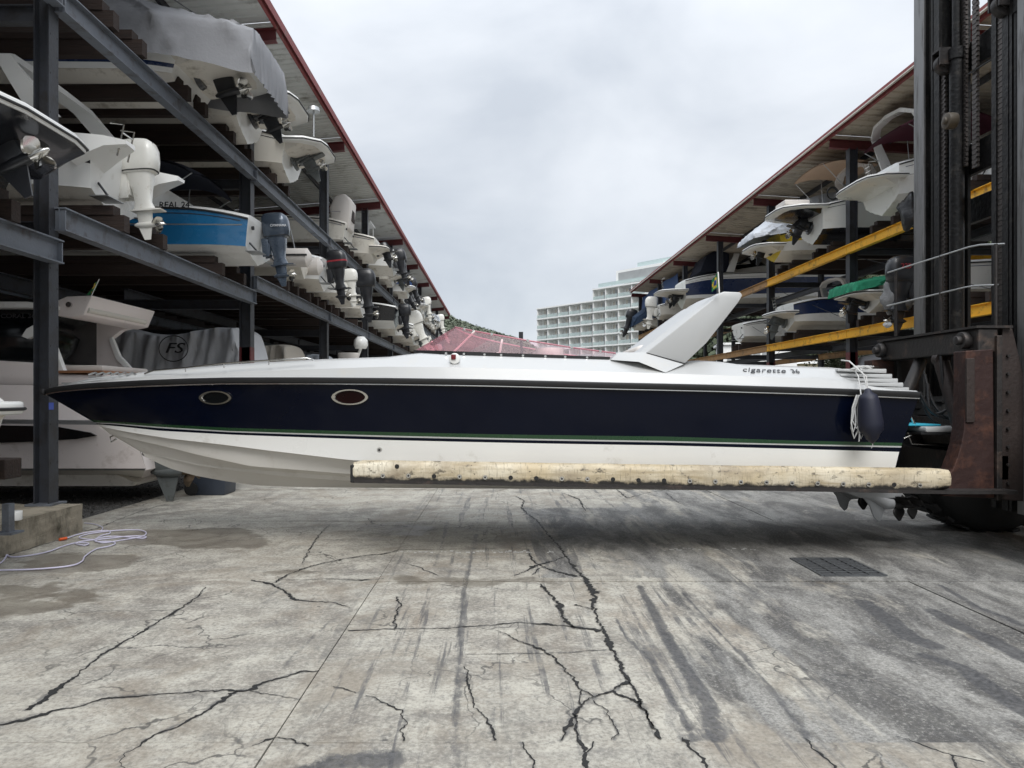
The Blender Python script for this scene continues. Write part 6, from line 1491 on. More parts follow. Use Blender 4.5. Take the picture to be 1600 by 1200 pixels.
# ---- ground level, left: big cruiser
cr_ = empty('cabin_cruiser', (-5.5, 13.0, .35), R(180), 'large pinkish white cabin cruiser behind the front post of the left rack', 'cruiser', G_LG)
CO = Vector((-5.5, 13.0, .35)); D0 = 11.35
def cl(px, py, D=D0): v = P(px, py, D) - CO; return Vector((-v.x, -v.y, v.z))       # local, turned by 180 degrees
def cpoly(pts, D=D0): return [(cl(x, y, D).x, cl(x, y, D).z) for x, y in pts]
def yl(D): return -(D - CO.y)
def band(mb, pts_top, pts_bot, Dt, Db, mi=0):
    A = [cl(x, y, Dt) for x, y in pts_top]; B_ = [cl(x, y, Db) for x, y in pts_bot]; mb.loft([A, B_], mi); mb.loft([[mirc(p) for p in A], [mirc(p) for p in B_]], mi, flip=True)
def mirc(p): return Vector((p.x, -p.y, p.z))
xs_ = (-420, -200, -60, 20, 100, 150, 205)
mb = MB()
band(mb, [(x, 596 + (x + 420) * .012) for x in xs_], [(x, 650 + (x + 420) * .012) for x in xs_], 11.7, 11.4, 0)   # upper side
band(mb, [(x, 650 + (x + 420) * .012) for x in xs_], [(x, 657 + (x + 420) * .012) for x in xs_], 11.4, 11.38, 1)   # grey groove
band(mb, [(x, 657 + (x + 420) * .012) for x in xs_], [(x, 732) for x in xs_[:-1]] + [(228, 732)], 11.38, 11.5, 0)
band(mb, [(x, 732) for x in xs_[:-1]] + [(228, 732)], [(x, 735) for x in xs_[:-1]] + [(226, 735)], 11.5, 11.62, 1)
band(mb, [(x, 735) for x in xs_[:-1]] + [(226, 735)], [(x, 762) for x in xs_[:-1]] + [(216, 758)], 11.62, 13.0, 2)
mb.build('hull', [MT['pink'], MT['alu'], MT['bottom']], cr_, smooth=30)
mb = MB(); A = [cl(205, 603.5, 11.7), cl(205, 657, 11.38), cl(228, 732, 11.5), cl(226, 735, 11.62), cl(216, 758, 13.0)]; mb.add(A + [mirc(p) for p in A[:4]][::-1], [tuple(range(9))]); mb.build('transom', MT['pink'], cr_)
mb = MB(); mb.prism(cpoly([(-420, 658), (85, 666), (140, 676), (150, 681), (120, 686), (60, 690), (-420, 706)], 11.36), yl(11.40), yl(11.36)); mb.build('dark_window_band', MT['smoke'], cr_)
mb = MB(); mb.prism(cpoly([(-420, 742), (180, 742), (210, 755), (205, 760), (-420, 760)], 11.9), yl(11.95), yl(14.05)); mb.build('bottom_step', MT['bottom'], cr_)  # solid step below the hull, in the bottom paint
# superstructure
mb = MB(); mb.prism(cpoly([(-420, 598), (-420, 568), (-60, 560), (60, 567), (100, 585), (213, 586), (205, 604)], 11.9), yl(11.8), yl(14.2)); mb.build('cabin_side', MT['pink'], cr_, bevel=.04, smooth=40)
mb = MB(); mb.prism(cpoly([(-420, 565), (-300, 500), (-60, 483), (57, 483), (57, 567)], 12.0), yl(11.95), yl(14.05)); w1 = mb.build('windshield', MT['smoke'], cr_, bevel=.03, smooth=40)
mb = MB(); mb.prism(cpoly([(-300, 492), (-60, 474), (57, 474), (100, 480), (100, 486), (57, 484), (-60, 484), (-300, 500)], 12.0), yl(11.75), yl(14.25)); mb.build('hardtop', MT['gel'], cr_, bevel=.02, smooth=40)
mb = MB(); mb.prism(cpoly([(88, 470), (104, 463), (144, 461.5), (131, 492), (112, 496), (90, 494)], 11.9), yl(11.9), yl(14.1)); rf = mb.build('roof_overhang', MT['pink'], cr_, bevel=.02, smooth=40)
mb = MB(); mb.prism(cpoly([(88, 490), (150, 500), (212, 512), (192, 517), (175, 530), (181, 545), (187, 559), (212, 583), (206, 588), (88, 588)], 13.87), yl(13.95), yl(13.8)); mb.build('far_side_panel', MT['pink'], cr_, bevel=.01)
mb = MB(); mb.prism(cpoly([(173, 530), (178, 527), (190, 556), (215, 583), (209, 586), (184, 561)], 13.78), yl(13.79), yl(13.70)); mb.build('panel_edge', MT['gel'], cr_, bevel=.01)
mb = MB(); mb.prism(cpoly([(36, 526), (44, 514), (64, 503), (88, 540), (104, 583), (96, 583), (76, 548), (56, 524), (46, 530)], 11.85), yl(11.9), yl(11.8)); mb.build('side_strut', MT['gel'], cr_, bevel=.01)
mb = MB(); mb.prism(cpoly([(88, 538), (108, 540), (136, 563), (126, 567), (88, 568)], 13.7), yl(13.74), yl(13.70)); mb.build('tinted_side_window', MT['smoke'], cr_)
mb = MB(); qa = cl(136, 484, 11.95); mb.tube([qa, Vector((qa.x, yl(13.9), qa.z))], .05, 10); mb.build('rolled_awning', MT['gel_c'], cr_, smooth=60)
mb = MB(); mb.cyl(cl(108, 476, 11.87), .045, .04, 14, 'y'); mb.build('vent', MT['steel'], cr_, smooth=40)
mb = MB(); mb.box(cl(165, 578, 12.9), (.75, 1.6, .10)); mb.build('sunpad', MT['cushion'], cr_, bevel=.03, smooth=40)
mb = MB(); mb.box(cl(160, 583.5, 12.6), (.95, 1.7, .04)); mb.build('teak_step', MT['teak'], cr_)
for yy in (-.75, .95): sterndrive(cr_, yy, .70, MT['greyp'], 2, 1.35, 'bronze', x=.62)
p_ = cl(28, 494, 11.93)
text_mesh('CORAL 36', .105, MT['decal_g'], 'lettering', cr_, Matrix.Translation(p_) @ Matrix.Rotation(R(180), 4, 'Z') @ Matrix.Rotation(R(90), 4, 'X'), extrude=.004, sx=1.2)
flag('flag', P(142, 464, 11.9), P(155, 436, 11.9), .16, 'green, yellow and blue flag on the roof of the pinkish cruiser')
# covered boats further in
def covered_ground(name_lab, y, x1, x0, ztop, B_, mat, seed, logo=False, zb=1.35, group=G_LG, cat='boat'):
    rt = empty('motorboat', (x1, y, 0), R(180), name_lab, cat, group); Ln = x1 - x0
    mb = MB()
    for s in (1, -1):
        mb.loft([[(0, 0, .45), (Ln * .7, 0, .45), (Ln, 0, .9)], [(0, s * B_ * .45, .8), (Ln * .7, s * B_ * .4, .85), (Ln, 0, 1.2)], [(0, s * B_ * .5, zb + .1), (Ln * .7, s * B_ * .42, zb + .1), (Ln, 0, zb + .2)]], flip=s > 0)
    mb.add([(0, 0, .45), (0, B_ * .45, .8), (0, B_ * .5, zb + .1), (0, -B_ * .5, zb + .1), (0, -B_ * .45, .8)], [(0, 1, 2, 3, 4)]); mb.build('hull', MT['gel'], rt, weld=True)
    rows = []; nx, m = 130, 44
    for i in range(nx + 1):
        t = i / nx; x = -.12 + (Ln + .1) * t
        sl = min(1, t / .13) if True else 1; sr = min(1, (1 - t) / .22)
        ht = (zb + .25) + (ztop - zb - .25) * (sl ** .9) * (sr ** .55) * (1 + .05 * math.sin(t * 9))
        wd = B_ / 2 * min(1, (1 - t) / .2 + .12)
        r = []
        for j in range(m + 1):
            v = j / m * 2 - 1; av = abs(v); s = 1 if v > 0 else -1
            if av > .5: k = (av - .5) / .5; y_ = wd * (.86 + .16 * k); z = ht - .08 - (ht - zb + .15) * k
            else: k = av / .5; y_ = wd * .86 * k; z = ht - .08 * k ** 3
            f = (abs(noise.noise((x * 4 + seed + z * .8, av * .8, seed))) * .34 - .10) * min(1, av * 1.6) + noise.noise((x * 1.3, z, seed + 2)) * .06
            ph = x * 3.6 - z * 2.4 * (1 if x < 1.9 else -.8) + 1.8 * noise.noise((x * .8, z, seed)); f += .13 * (1 - abs(math.sin(ph))) ** 4 * min(1, av * 1.3) + .05 * (1 - abs(math.sin(ph * 2.1 + 1))) ** 5
            y_ += f; z += .04 * noise.noise((x * 1.7, v * 2, seed)); r.append(Vector((x - (.25 * (av if av > .5 else .5) if i == 0 else 0), s * y_, z)))
        rows.append(r)
    mb = MB(); mb.loft(rows); mb.add(rows[0], [tuple(range(m + 1))]); mb.build('cover', MT[mat], rt, smooth=80)
    mb = MB()
    for x in (.8, Ln * .6): mb.box((x, 0, .2), (.3, B_ * .7, .4))
    mb.build('cradle', MT['wood'], rt)
    if logo:
        lp = Vector((-(P(274, 545, 17.0).x - x1), -(16.98 - y) + .08, P(274, 545, 17.0).z))
        mb = MB(); mb.tube([lp + Vector((.34 * math.cos(a) , 0, .30 * math.sin(a))) for a in [i * math.pi / 16 for i in range(33)]], .012, 6); mb.build('emblem_ring', MT['decal'], rt)
        text_mesh('FS', .34, MT['decal'], 'lettering', rt, Matrix.Translation(lp) @ Matrix.Rotation(R(180), 4, 'Z') @ Matrix.Rotation(R(90), 4, 'X'), extrude=.02, shear=.3, sx=1.35)
    return rt
covered_ground('motorboat under a grey cover printed with a round FS emblem, ground level', 18.4, -5.95, -10.1, 3.38, 2.5, 'canvas_fs', 3, True)
covered_ground('boat under a smooth beige cover beyond the red footed post, ground level', 22.2, -5.9, -9.5, 3.25, 2.2, 'canvas_b', 7)
covered_ground('boat under a pale grey cover left of the white radar dome, ground level', 25.6, -5.6, -9.8, 3.15, 2.2, 'canvas_l', 9)
b = boat((-5.4, 29.0, .5), 1, 9, 2.8, 2.0, 'white cruiser with a round radar dome on its mast, ground level of the left rack', 'gel', 'bottom', None, 'gel', G_LG, seed=99, platform=.6, cabin=.3)
mb = MB(); mb.tube([(.5, 0, 2.1), (.1, 0, 3.2)], .06, 8); mb.tube([(.5, .35, 2.1), (.45, .35, 2.9)], .04, 8); mb.build('mast', MT['gel'], b)
mb = MB(); skin(mb, [((.1, 0, 3.18), .22, .22, X_, Y_), ((.1, 0, 3.32), .29, .29, X_, Y_), ((.1, 0, 3.52), .27, .27, X_, Y_), ((.1, 0, 3.66), .15, .15, X_, Y_)], n=18, pw=1); mb.build('radar_dome', MT['gel'], b, smooth=80)
mb = MB(); skin(mb, [((.55, .2, 2.75), .42, .25, X_, Y_), ((.55, .2, 3.0), .42, .25, X_, Y_)], n=14, pw=.8); mb.build('life_raft_case', MT['cushion'], b, bevel=.04, smooth=50)
for i, y in enumerate((34, 38.5, 42, 49.5, 57)): covered_ground(['boat under a pale cover', 'boat under a grey cover', 'boat under a light cover', 'boat under a dull grey cover', 'boat under a beige cover'][i] + ' ' + ['just past the radar dome boat', 'second past the radar dome boat', 'third past the radar dome boat', 'fourth past the radar dome boat', 'deepest in the left rack'][i] + ', ground level', y, -5.7, -9.6, 3.0, 2.3, ['canvas_l', 'canvas', 'canvas_l', 'canvas', 'canvas_b'][i], 30 + i)
# white boat corner poking in at the left edge
b = boat((-4.30, 6.1, .96), 1, 5.5, 1.7, .95, 'white boat corner with dark stripe entering at the left edge of the photo', 'gel', 'bottom', None, 'gel', G_LG, seed=101, name='dinghy', platform=.30, plat_z=.84)
b.location = (-4.72, 6.1, .84)
MB().box((2, 0, -.2), (.4, .8, .46)).build('chock', MT['wood'], b); MB().box((4, 0, -.2), (.4, .8, .46)).build('chock', MT['wood'], b)

# ---- right rack, top level
b = boat((12.0, 22.6, ULR), -1, 9.5, 3.0, 1.45, 'white sport cruiser with maroon canvas and white arch, top level beside the forklift mast', 'gel', 'gel', None, 'gel', G_RU, seed=110, platform=1.0, plat_z=.62, arch=(1.0, 1.45, .15, 'gel', .8), cabin=.25, canopy=(.05, 3.0, 1.42, 'maroon', .45), sheer_rise=.12); rbunk(22.6, RU)
ladder(b, -.85, -.9, .85, .5)
mb = MB()
for zz in (.62, .92): mb.tube([(9.5 * t, -1.5 * k_ - .012, zz * 1.45 + .02 * t) for t, k_ in ((0.0, .815), (.03, .92), (.08, .955), (.16, .965), (.3, .98))], .012, 6)
mb.build('moulded_line', MT['rail'], b, smooth=60)
b2 = boat((11.7, 26.9, ULR), -1, 9.0, 2.8, 1.35, 'white boat with black underside, tan bimini and beige arch on the top right rack', 'gel', 'blackhull', None, 'gel', G_RU, seed=111, platform=1.5, plat_z=.85, arch=(1.9, 1.25, .16, 'cushion', .55), canopy=(-.2, 1.9, 1.45, 'tanc', .2), engines=(('drive', 0, 'blackp', dict(tilt=18, z=.6)),)); rbunk(26.9, RU)
mb = MB()
for k in range(3): mb.tube([(.1 + (.17 + .02 * k) * math.cos(a), -1.38 - .02 * k, 1.52 + (.19 + .02 * k) * math.sin(a)) for a in [i * math.pi / 9 for i in range(19)]], .014, 5)
mb.build('coiled_cable', MT['black'], b2)
mb = MB(); mb.box((-.95, -.5, 1.34), (.9, .9, .18)); mb.build('stern_bench', MT['cushion'], b2, bevel=.03)
b3 = boat((11.6, 30.4, ULR), -1, 8.0, 2.5, 1.1, 'yellow topped white motorboat half under a pale grey cover, top right rack', 'gel', 'gel_c', ('yellow_gel', .5, .98), 'yellow_gel', G_RU, seed=112, platform=1.1, plat_z=.5, cover=('canvas_l', True, .02, .12), hem=.10, ridge=1.75, engines=(('drive', 0, 'blackp', dict(tilt=16, z=.5)),)); rbunk(30.4, RU)
bgx = empty('plastic_bag', (11.95, 21.0, 7.2), 0, 'crinkled black plastic bag wrapped round a sterndrive on the top right rack', 'bag')
def lumpy(rt, c, r, mat, seed, nm='bag'):
    mb = MB(); rows = []
    for i in range(13):
        a = math.pi * i / 12; rr = []
        for j in range(20):
            t = 2 * math.pi * j / 20; d_ = Vector((math.sin(a) * math.cos(t), math.sin(a) * math.sin(t), math.cos(a))); k = 1 + .45 * noise.noise(d_ * 1.6 + Vector((seed, 0, 0))) + .12 * noise.noise(d_ * 5 + Vector((0, seed, 0)))
            rr.append(Vector(c) + Vector((d_.x * r[0], d_.y * r[1], d_.z * r[2])) * k)
        rows.append(rr)
    mb.loft(rows, closed=True); return mb.build(nm, MT[mat], rt, smooth=60)
lumpy(bgx, (0, 0, -.08), (.30, .28, .52), 'bag', 3)
b4 = boat((11.7, 46.0, ULR - .1), -1, 11.5, 3.3, 1.9, 'big white cruiser with dark blue hull band and navy canvas, top right rack', 'gel', 'gel_c', ('navy2', .15, .8), 'gel', G_RU, seed=113, platform=1.6, plat_z=.55, cabin=.55, screen='dark', arch=(2.6, 1.3, .2, 'gel', -.6), engines=(('drive', -.5, 'blackp', dict(z=.8)), ('drive', .5, 'blackp', dict(z=.8)))); rbunk(46.0, RU, .9)
ladder(b4, -1.4, -.9, 1.2, .6)
mb = MB(); mb.prism([(.8, 2.2), (1.2, 3.2), (1.9, 3.6), (2.6, 3.3), (2.6, 2.2)], -1.3, 1.3); mb.build('canvas_enclosure', MT['navyc'], b4, bevel=.05, smooth=40)
b5 = boat((11.8, 53.2, ULR), -1, 7, 2.4, 1.1, 'white boat with tall white outboard far on the top right rack', 'gel_c', 'gel_c', None, 'gel', G_RU, seed=114, engines=(('outboard', 0, 'whitep', dict(sc=1.2, tilt=5)),), ); rbunk(53.2, RU, .5)
b6 = boat((11.2, 59.5, ULR - .2), -1, 7, 2.4, 1.1, 'navy canvas covered boat with black outboard at the end of the top right rack', 'gel_c', 'gel_c', None, 'gel', G_RU, seed=115, engines=(('outboard', 0, 'blackp', dict(sc=1.2, tilt=18)),), cover=('canvas_n', False, .3), ridge=1.6); rbunk(59.5, RU, .5)
b8 = boat((13.3, 19.0, ULR), -1, 8, 2.6, 1.3, 'boat under a pale cover seen through the forklift mast, top right rack', 'gel', 'gel', None, 'gel', G_RU, seed=117, cover=('canvas_l', False, .1), ridge=1.3); rbunk(19.0, RU, .6)
boat((12.2, 36.5, RLW + .38), -1, 7, 2.3, 1.0, 'white boat behind the wide swept arch, middle level of the right rack', 'gel', 'gel_c', None, 'gel', G_RL, seed=119, screen=True); rbunk(36.5, RLW, .5)
# middle level, right
b = boat((11.95, 29.9, RLW + .38), -1, 6.8, 2.4, 1.15, 'white runabout with dark blue stripe, beige arch and grey sterndrive, right rack', 'gel', 'gel_c', ('navy2', .35, .98), 'gel', G_RL, seed=120, platform=.75, plat_z=.60, arch=(2.2, .8, .14, 'cushion', .4), screen=True, engines=(('drive', 0, 'greyp', dict(tilt=10, z=.35)),), cabin=.15, sheer_rise=.15); rbunk(29.9, RLW)
ladder(b, -.7, -.6, .8, .5)
b = boat((12.1, 23.6, RLW + .40), -1, 6.5, 2.2, .95, 'pale motorboat with bright green stern cover and black sterndrive, middle level right', 'gel_c', 'gel_c', None, 'gel', G_RL, seed=121, cover=('canvas_g', True, .10), hem=.12, ridge=.45, platform=.8, plat_z=.6, engines=(('drive', 0, 'blackp', dict(tilt=10, z=.35)),)); rbunk(23.6, RLW, .5)
b = boat((12.2, 20.9, RLW + .40), -1, 6.5, 2.0, .95, 'white boat with tall black outboard marked 225, right rack', 'gel', 'gel_c', None, 'gel', G_RL, seed=122, engines=(('outboard', 0, 'blackp', dict(sc=1.1, tilt=2, z=-.25)),)); rbunk(20.9, RLW, .45)
eng = [c for c in b.children if c.name.startswith('outboard_motor')][0]
text_mesh('225', .2, MT['redp'], 'lettering', eng, Matrix.Translation((-.55, -.27, 1.0)) @ Matrix.Rotation(R(90), 4, 'X'), extrude=.01)
bg2 = empty('plastic_bag', (11.75, 21.2, 4.6), 0, 'crinkled grey plastic bag hanging below the black 225 outboard', 'bag'); lumpy(bg2, (-.05, 0, .08), (.46, .36, .5), 'bagg', 9)
b = boat((13.2, 18.2, RLW + .40), -1, 8, 2.3, 1.2, 'white cruiser with dark cabin windows seen through the forklift mast', 'gel', 'gel_c', ('navy2', .30, .42), 'gel', G_RL, seed=123, cabin=.2, sheer_rise=.05)
mb = MB(); mb.prism([(1.2, 1.25), (1.0, 2.0), (2.2, 2.05), (2.5, 2.0), (3.3, 1.3)], -1.05, 1.05); o = mb.build('cabin', MT['gel'], b, bevel=.04, smooth=40)
mb = MB(); mb.prism([(1.25, 1.4), (1.2, 1.92), (2.3, 1.95), (2.95, 1.45)], -1.06, -1.052); mb.build('side_window', MT['smoke'], o); rbunk(18.2, RLW, .5)
covered_ground('boat under a smooth grey cover below the yellow beams, ground level of the right rack', 24.5, 12.0, 12.0 - 5.5, 3.1, 2.4, 'canvas', 50, group='boats at ground level of the right rack').rotation_euler = (0, 0, 0)
# blue tarpaulins hung under the far roof
tp = empty('tarpaulin', (12.3, 56, 8), 0, 'dark blue tarpaulin hung under the far end of the right roof', 'tarpaulin')
mb = MB(); rows = []
for i in range(13):
    rows.append([Vector((.1 + .12 * math.sin(i * 1.3 + j * .4), -6 + i * 1.0, 2.3 - j * .45)) for j in range(5)])
mb.loft(rows); mb.loft([[p + Vector((.03, 0, 0)) for p in r] for r in rows], flip=True); mb.build('sheet', MT['tarp'], tp, smooth=60)

stk = MB().box((LX + .104 - LO.x, 9.33 - .06 - LO.y, 1.63), (.004, .10, .09)).build('sticker', MT['stick'], lrack)
# ================================================================ GROUND CLUTTER AT LEFT
blk = empty('concrete_block', (-6.2, 7.0, 0), 0, 'weathered mossy concrete curb block under the front rack post at the left edge', 'concrete block')
mb = MB(); mb.box((-.0, -.1, .18), (1.60, 5.0, .36)); bo = mb.build('body', MT['block'], blk)
bo.data.transform(Matrix.Identity(4)); bm = bmesh.new(); bm.from_mesh(bo.data); bmesh.ops.subdivide_edges(bm, edges=bm.edges, cuts=14, use_grid_fill=True)
for v in bm.verts:
    k = noise.noise(v.co * 4) * .014 + noise.noise(v.co * 14) * .006; v.co += Vector((k, k * .5, k))
bm.to_mesh(bo.data); bm.free()
for i in range(3, -1, -1):
    if i == 3: continue
mb = MB(); mb.box((0, 0, .0), (.8, .26, .2)); tmb = tag(mb.build('timber_block', MT['wood'], bevel=.012), 'dark wet timber block end at the far left edge', 'timber'); tmb.location = (P(-52, 735, 7.2).x, 7.3, P(0, 735, 7.1).z)
st = empty('support_stand', (P(0, 800, 7.2).x - .02, 7.35, .36), 0, 'short grey steel stand carrying the dark timber at the left edge', 'stand')
MB().box((0, 0, .15), (.07, .09, .31)).build('leg', MT['rackg'], st); MB().box((0, 0, .01), (.2, .2, .02)).build('foot_plate', MT['rackg'], st)
mb = MB(); mb.cyl((0, 0, .05), .085, .10, 20); cn = mb.build('paint_pot', MT['gel'], smooth=40, bevel=.006); cn.location = (P(12, 772, 8.0).x + .0, 8.1, .37); tag(cn, 'small white round pot on the concrete block', 'pot')
hs = empty('garden_hose', G(120, 850, 0), 0, 'pale lilac garden hose lying in loops on the wet concrete', 'hose'); HO = G(120, 850, 0)
def spline(pts, n=8):
    q = [G(x, y, .012) for x, y in pts]; r = []
    for i in range(len(q) - 1):
        p0, p1, p2, p3 = q[max(i - 1, 0)], q[i], q[i + 1], q[min(i + 2, len(q) - 1)]
        for k in range(n):
            t = k / n; r.append(.5 * ((2 * p1) + (-p0 + p2) * t + (2 * p0 - 5 * p1 + 4 * p2 - p3) * t * t + (-p0 + 3 * p1 - 3 * p2 + p3) * t ** 3) - HO)
    return r + [q[-1] - HO]
h1 = [(-60, 892), (0, 891), (60, 889), (110, 884), (128, 877), (133, 869), (150, 858), (172, 853), (180, 849), (172, 846), (150, 846), (152, 841), (180, 838), (222, 841), (226, 838), (200, 838), (150, 843), (124, 840), (140, 834), (180, 829), (215, 828), (228, 832), (222, 838), (190, 844), (160, 848), (150, 843), (158, 837), (172, 833), (165, 829), (130, 833), (104, 841)]
mb = MB(); mb.tube(spline(h1), .0085, 7); mb.build('tube', MT['hose'], hs, smooth=60)
h2 = [(-30, 890), (0, 880), (10, 868), (8, 864), (18, 870), (45, 868), (75, 862), (100, 853), (120, 848), (138, 849), (132, 852), (118, 849), (128, 846), (150, 843)]
mb = MB(); mb.tube(spline(h2), .0085, 7); mb.build('tube', MT['hose'], hs, smooth=60)
h3 = [(158, 829), (160, 824), (148, 819), (132, 817)]
mb = MB(); mb.tube(spline(h3), .006, 7); mb.build('tube', MT['hose'], hs, smooth=60)
a, b_ = G(104, 841, .02) - HO, G(93, 843, .02) - HO; MB().tube([a, b_], .018, 10).build('connector', MT['orange'], hs, smooth=50)
bn = empty('waste_bin', P(352, 772, 13.6), 0, 'dark blue grey plastic bin standing beyond the bow of the long speedboat', 'bin'); bn.location.z = 0; bn.location.y = 13.1
mb = MB(); mb.loft([[(-.28, -.28, .0), (.28, -.28, .0), (.28, .28, .0), (-.28, .28, .0)], [(-.33, -.33, .95), (.33, -.33, .95), (.33, .33, .95), (-.33, .33, .95)]], closed=True, caps=(True, True), flip=False); mb.build('body', MT['bin'], bn, bevel=.03, smooth=40)
mb = MB(); mb.box((0, 0, .98), (.72, .72, .06)); mb.build('lid', MT['bin'], bn, bevel=.02, smooth=40); mb = MB(); mb.cyl((-.3, -.28, .12), .12, .08, 18, 'y'); mb.build('wheel', MT['rubber'], bn, smooth=40)
# ================================================================ DISTANT BUILDINGS AND HILLS
MT['hw'] = M_('white_painted_facade', (.82, .82, .80), .7, var=.05, scale=.15)
MT['hwin'] = M_('haze_paled_window_glass', (.33, .34, .34), .15, var=.3, scale=.4)  # window grey lightened to put distance haze into the colour
MT['hcur'] = M_('pale_window_curtain', (.62, .58, .52), .8, var=.2, scale=.6)
A = Vector((12.6, 230, 0)); Bv = Vector((27.8, 211, 0)); dirv = (Bv - A).normalized(); ang = math.atan2(dirv.y, dirv.x)
bay = 4.86; FH = 3.3
def hotel(label, s0, nb, floors, setback, z0, name='apartment_building', open_top=True):
    o0 = A + dirv * s0; rt = empty(name, (o0.x, o0.y, 0), ang, label, 'building')
    W_ = nb * bay; top = z0 + floors * FH
    MB().box((W_ / 2, 12.2 + setback, top / 2), (W_, 20, top)).build('wall', MT['hw'], rt)
    win = rail = slab = None
    for f in range(floors):
        zf = z0 + f * FH
        MB().box((W_ / 2, .9 + setback, zf + .02), (W_ + .3, 2.6, .36)).build('floor_slab', MT['hw'], rt)
        for k in range(nb):
            x = (k + .5) * bay
            if win is None:
                mb = MB(); mb.box((0, 0, 0), (3.0, .12, 2.5)); win = mb.build('window', MT['hwin'], rt); win.location = (x, 2.12 + setback, zf + 1.5)
                mb = MB(); mb.box((-.9, -.08, 0), (.9, .06, 2.4)); mb.box((1.1, -.08, 0), (.5, .06, 2.4)); cur = mb.build('curtain', MT['hcur'], win)
                mb = MB()
                for xx in (-1.5, -.4, .6, 1.5): mb.box((xx, -.12, 0), (.09, .06, 2.5))
                mb.box((0, -.13, 1.25), (3.1, .06, .1)); fr = mb.build('frame', MT['hw'], win)
                mb = MB(); mb.box((0, 0, 0), (bay - .5, .05, 1.0)); rail = mb.build('balcony_glass', MT['balcony'], rt); rail.location = (x, -.35 + setback, zf + .75)
                mb = MB(); mb.box((0, 0, 0), (.28, 2.2, FH - .4)); part_ = mb.build('partition', MT['hw'], rt); part_.location = (x - bay / 2, .95 + setback, zf + FH / 2 + .02)
            else:
                w2 = inst('window', win.data, rt, (x, 2.12 + setback, zf + 1.5))
                inst('curtain', cur.data, w2, scl=(-1 if (f * 7 + k * 3) % 2 else 1, 1, 1)); inst('frame', fr.data, w2)
                inst('balcony_glass', rail.data, rt, (x, -.35 + setback, zf + .75)); inst('partition', part_.data, rt, (x - bay / 2, .95 + setback, zf + FH / 2 + .02))
    MB().box((W_ / 2, .9 + setback, top + .06), (W_ + .3, 2.6, .4)).build('cornice', MT['hw'], rt)
    return rt
hotel('long white balcony apartment block seen between the two racks', 0, 5, 8, 0, 3.2)
h2_ = hotel('taller stepped white apartment block with glass penthouse terraces', 24.4, 12, 9, 0, 3.2)
mb = MB(); mb.box((32, 10, 36), (50, 16, 3.4)); mb.build('penthouse', MT['hw'], h2_); mb = MB(); mb.box((30, 1.9, 35.9), (44, .1, 2.2)); mb.build('penthouse_glass', MT['hwin'], h2_)
mb = MB(); mb.box((30, 0, 33.9), (56, .06, 1.1)); mb.box((34, 3, 38.6), (40, .06, 1.1)); mb.build('terrace_glass', MT['balcony'], h2_)
MB().box((36, 12, 38.6), (34, 8, 2.6)).build('roof_room', MT['hw'], h2_)
# low white building and two houses on the slope to the right
lw = empty('white_house', (31, 86, 0), -.2, 'plain white building with a dark strip of windows behind the right rack', 'building')
MB().box((0, 3, 4.0), (8.6, 6, 8)).build('wall', MT['hw'], lw); MB().box((0, 3, 8.1), (9.2, 6.6, .25)).build('roof', MT['hw'], lw)
for k in range(5): MB().box((-3.2 + k * 1.0, -.04, 6.6), (.75, .1, 1.0)).build('window', MT['hwin'], lw)
MB().box((2.2, -.04, 3.6), (3, .1, 1.2)).build('window', MT['hwin'], lw)
MT['groof'] = M_('green_metal_roof', (.10, .24, .12), .7, var=.15, scale=1); MT['cream'] = M_('cream_house_wall', (.55, .47, .32), .8, var=.1)
gh = empty('green_roofed_shed', (53, 118, 0), -.1, 'long green roofed shed on the wooded slope beyond the right rack', 'building')
MB().box((0, 2, 6.2), (11, 4, 2.2)).build('wall', MT['cream'], gh); MB().prism([(-5.9, 7.2), (-5.9, 7.9), (5.9, 9.1), (5.9, 7.9)], -1, 5).build('roof', MT['groof'], gh); MB().box((0, -.05, 6.6), (10, .12, .9)).build('window', MT['groof'], gh)
for x in (-5, -1.7, 1.7, 5): MB().box((x, .3, 2.6), (.3, .3, 5.2)).build('stilt', MT['postg'], gh)
ch_ = empty('cream_house', (46, 104, 0), 0, 'small cream house with arched dark openings below the green roofed shed', 'building')
MB().box((0, 2, 4.2), (5.2, 4, 4.6)).build('wall', MT['cream'], ch_); MB().prism([(-3, 6.5), (0, 7.4), (3, 6.5)], -.5, 4.5).build('roof', MT['hw'], ch_)
for x in (-1.6, 0, 1.6): MB().box((x, -.04, 4.6), (.7, .1, 1.3)).build('window', MT['hwin'], ch_)
for x in (-2.2, 2.2): MB().box((x, 1, .95), (.3, 2, 1.9)).build('pier', MT['cream'], ch_)
# hills
MT['hill'] = M_('dark_forest_floor', (.045, .06, .03), .95, var=.3, scale=.05)
def leafm(n, c, c2):
    m = M_(n, c, .75, var=.45, scale=.25, dirt=(c2, .5, .6)); return m
MT['leafa'] = leafm('haze_greyed_forest_leaves', (.085, .105, .07), (.14, .155, .11)); MT['leafb'] = leafm('darker_forest_leaves', (.04, .055, .028), (.085, .10, .05))  # far hill leaves paler and greyer, distance haze mixed into their colour
def terrain(name, fn, x0, x1, y0, y1, nx, ny):
    mb = MB(); mb.loft([[Vector((x0 + (x1 - x0) * i / nx, y0 + (y1 - y0) * j / ny, fn(x0 + (x1 - x0) * i / nx, y0 + (y1 - y0) * j / ny))) for i in range(nx + 1)] for j in range(ny + 1)]); return tag(mb.build(name, MT['hill'], smooth=80), kind='structure')
def h1f(x, y):    # far hill at left: ridge falls to the right
    r = np.interp(x, [-260, -120, -60, -28, -15, 0, 16, 30, 60], [97, 78, 62, 49.5, 44.5, 39.5, 33.5, 24, 4]); k = math.exp(-((y - 440) / 60) ** 2); return float(r * k - 3 + 2 * noise.noise((x * .03, y * .03, 0)))
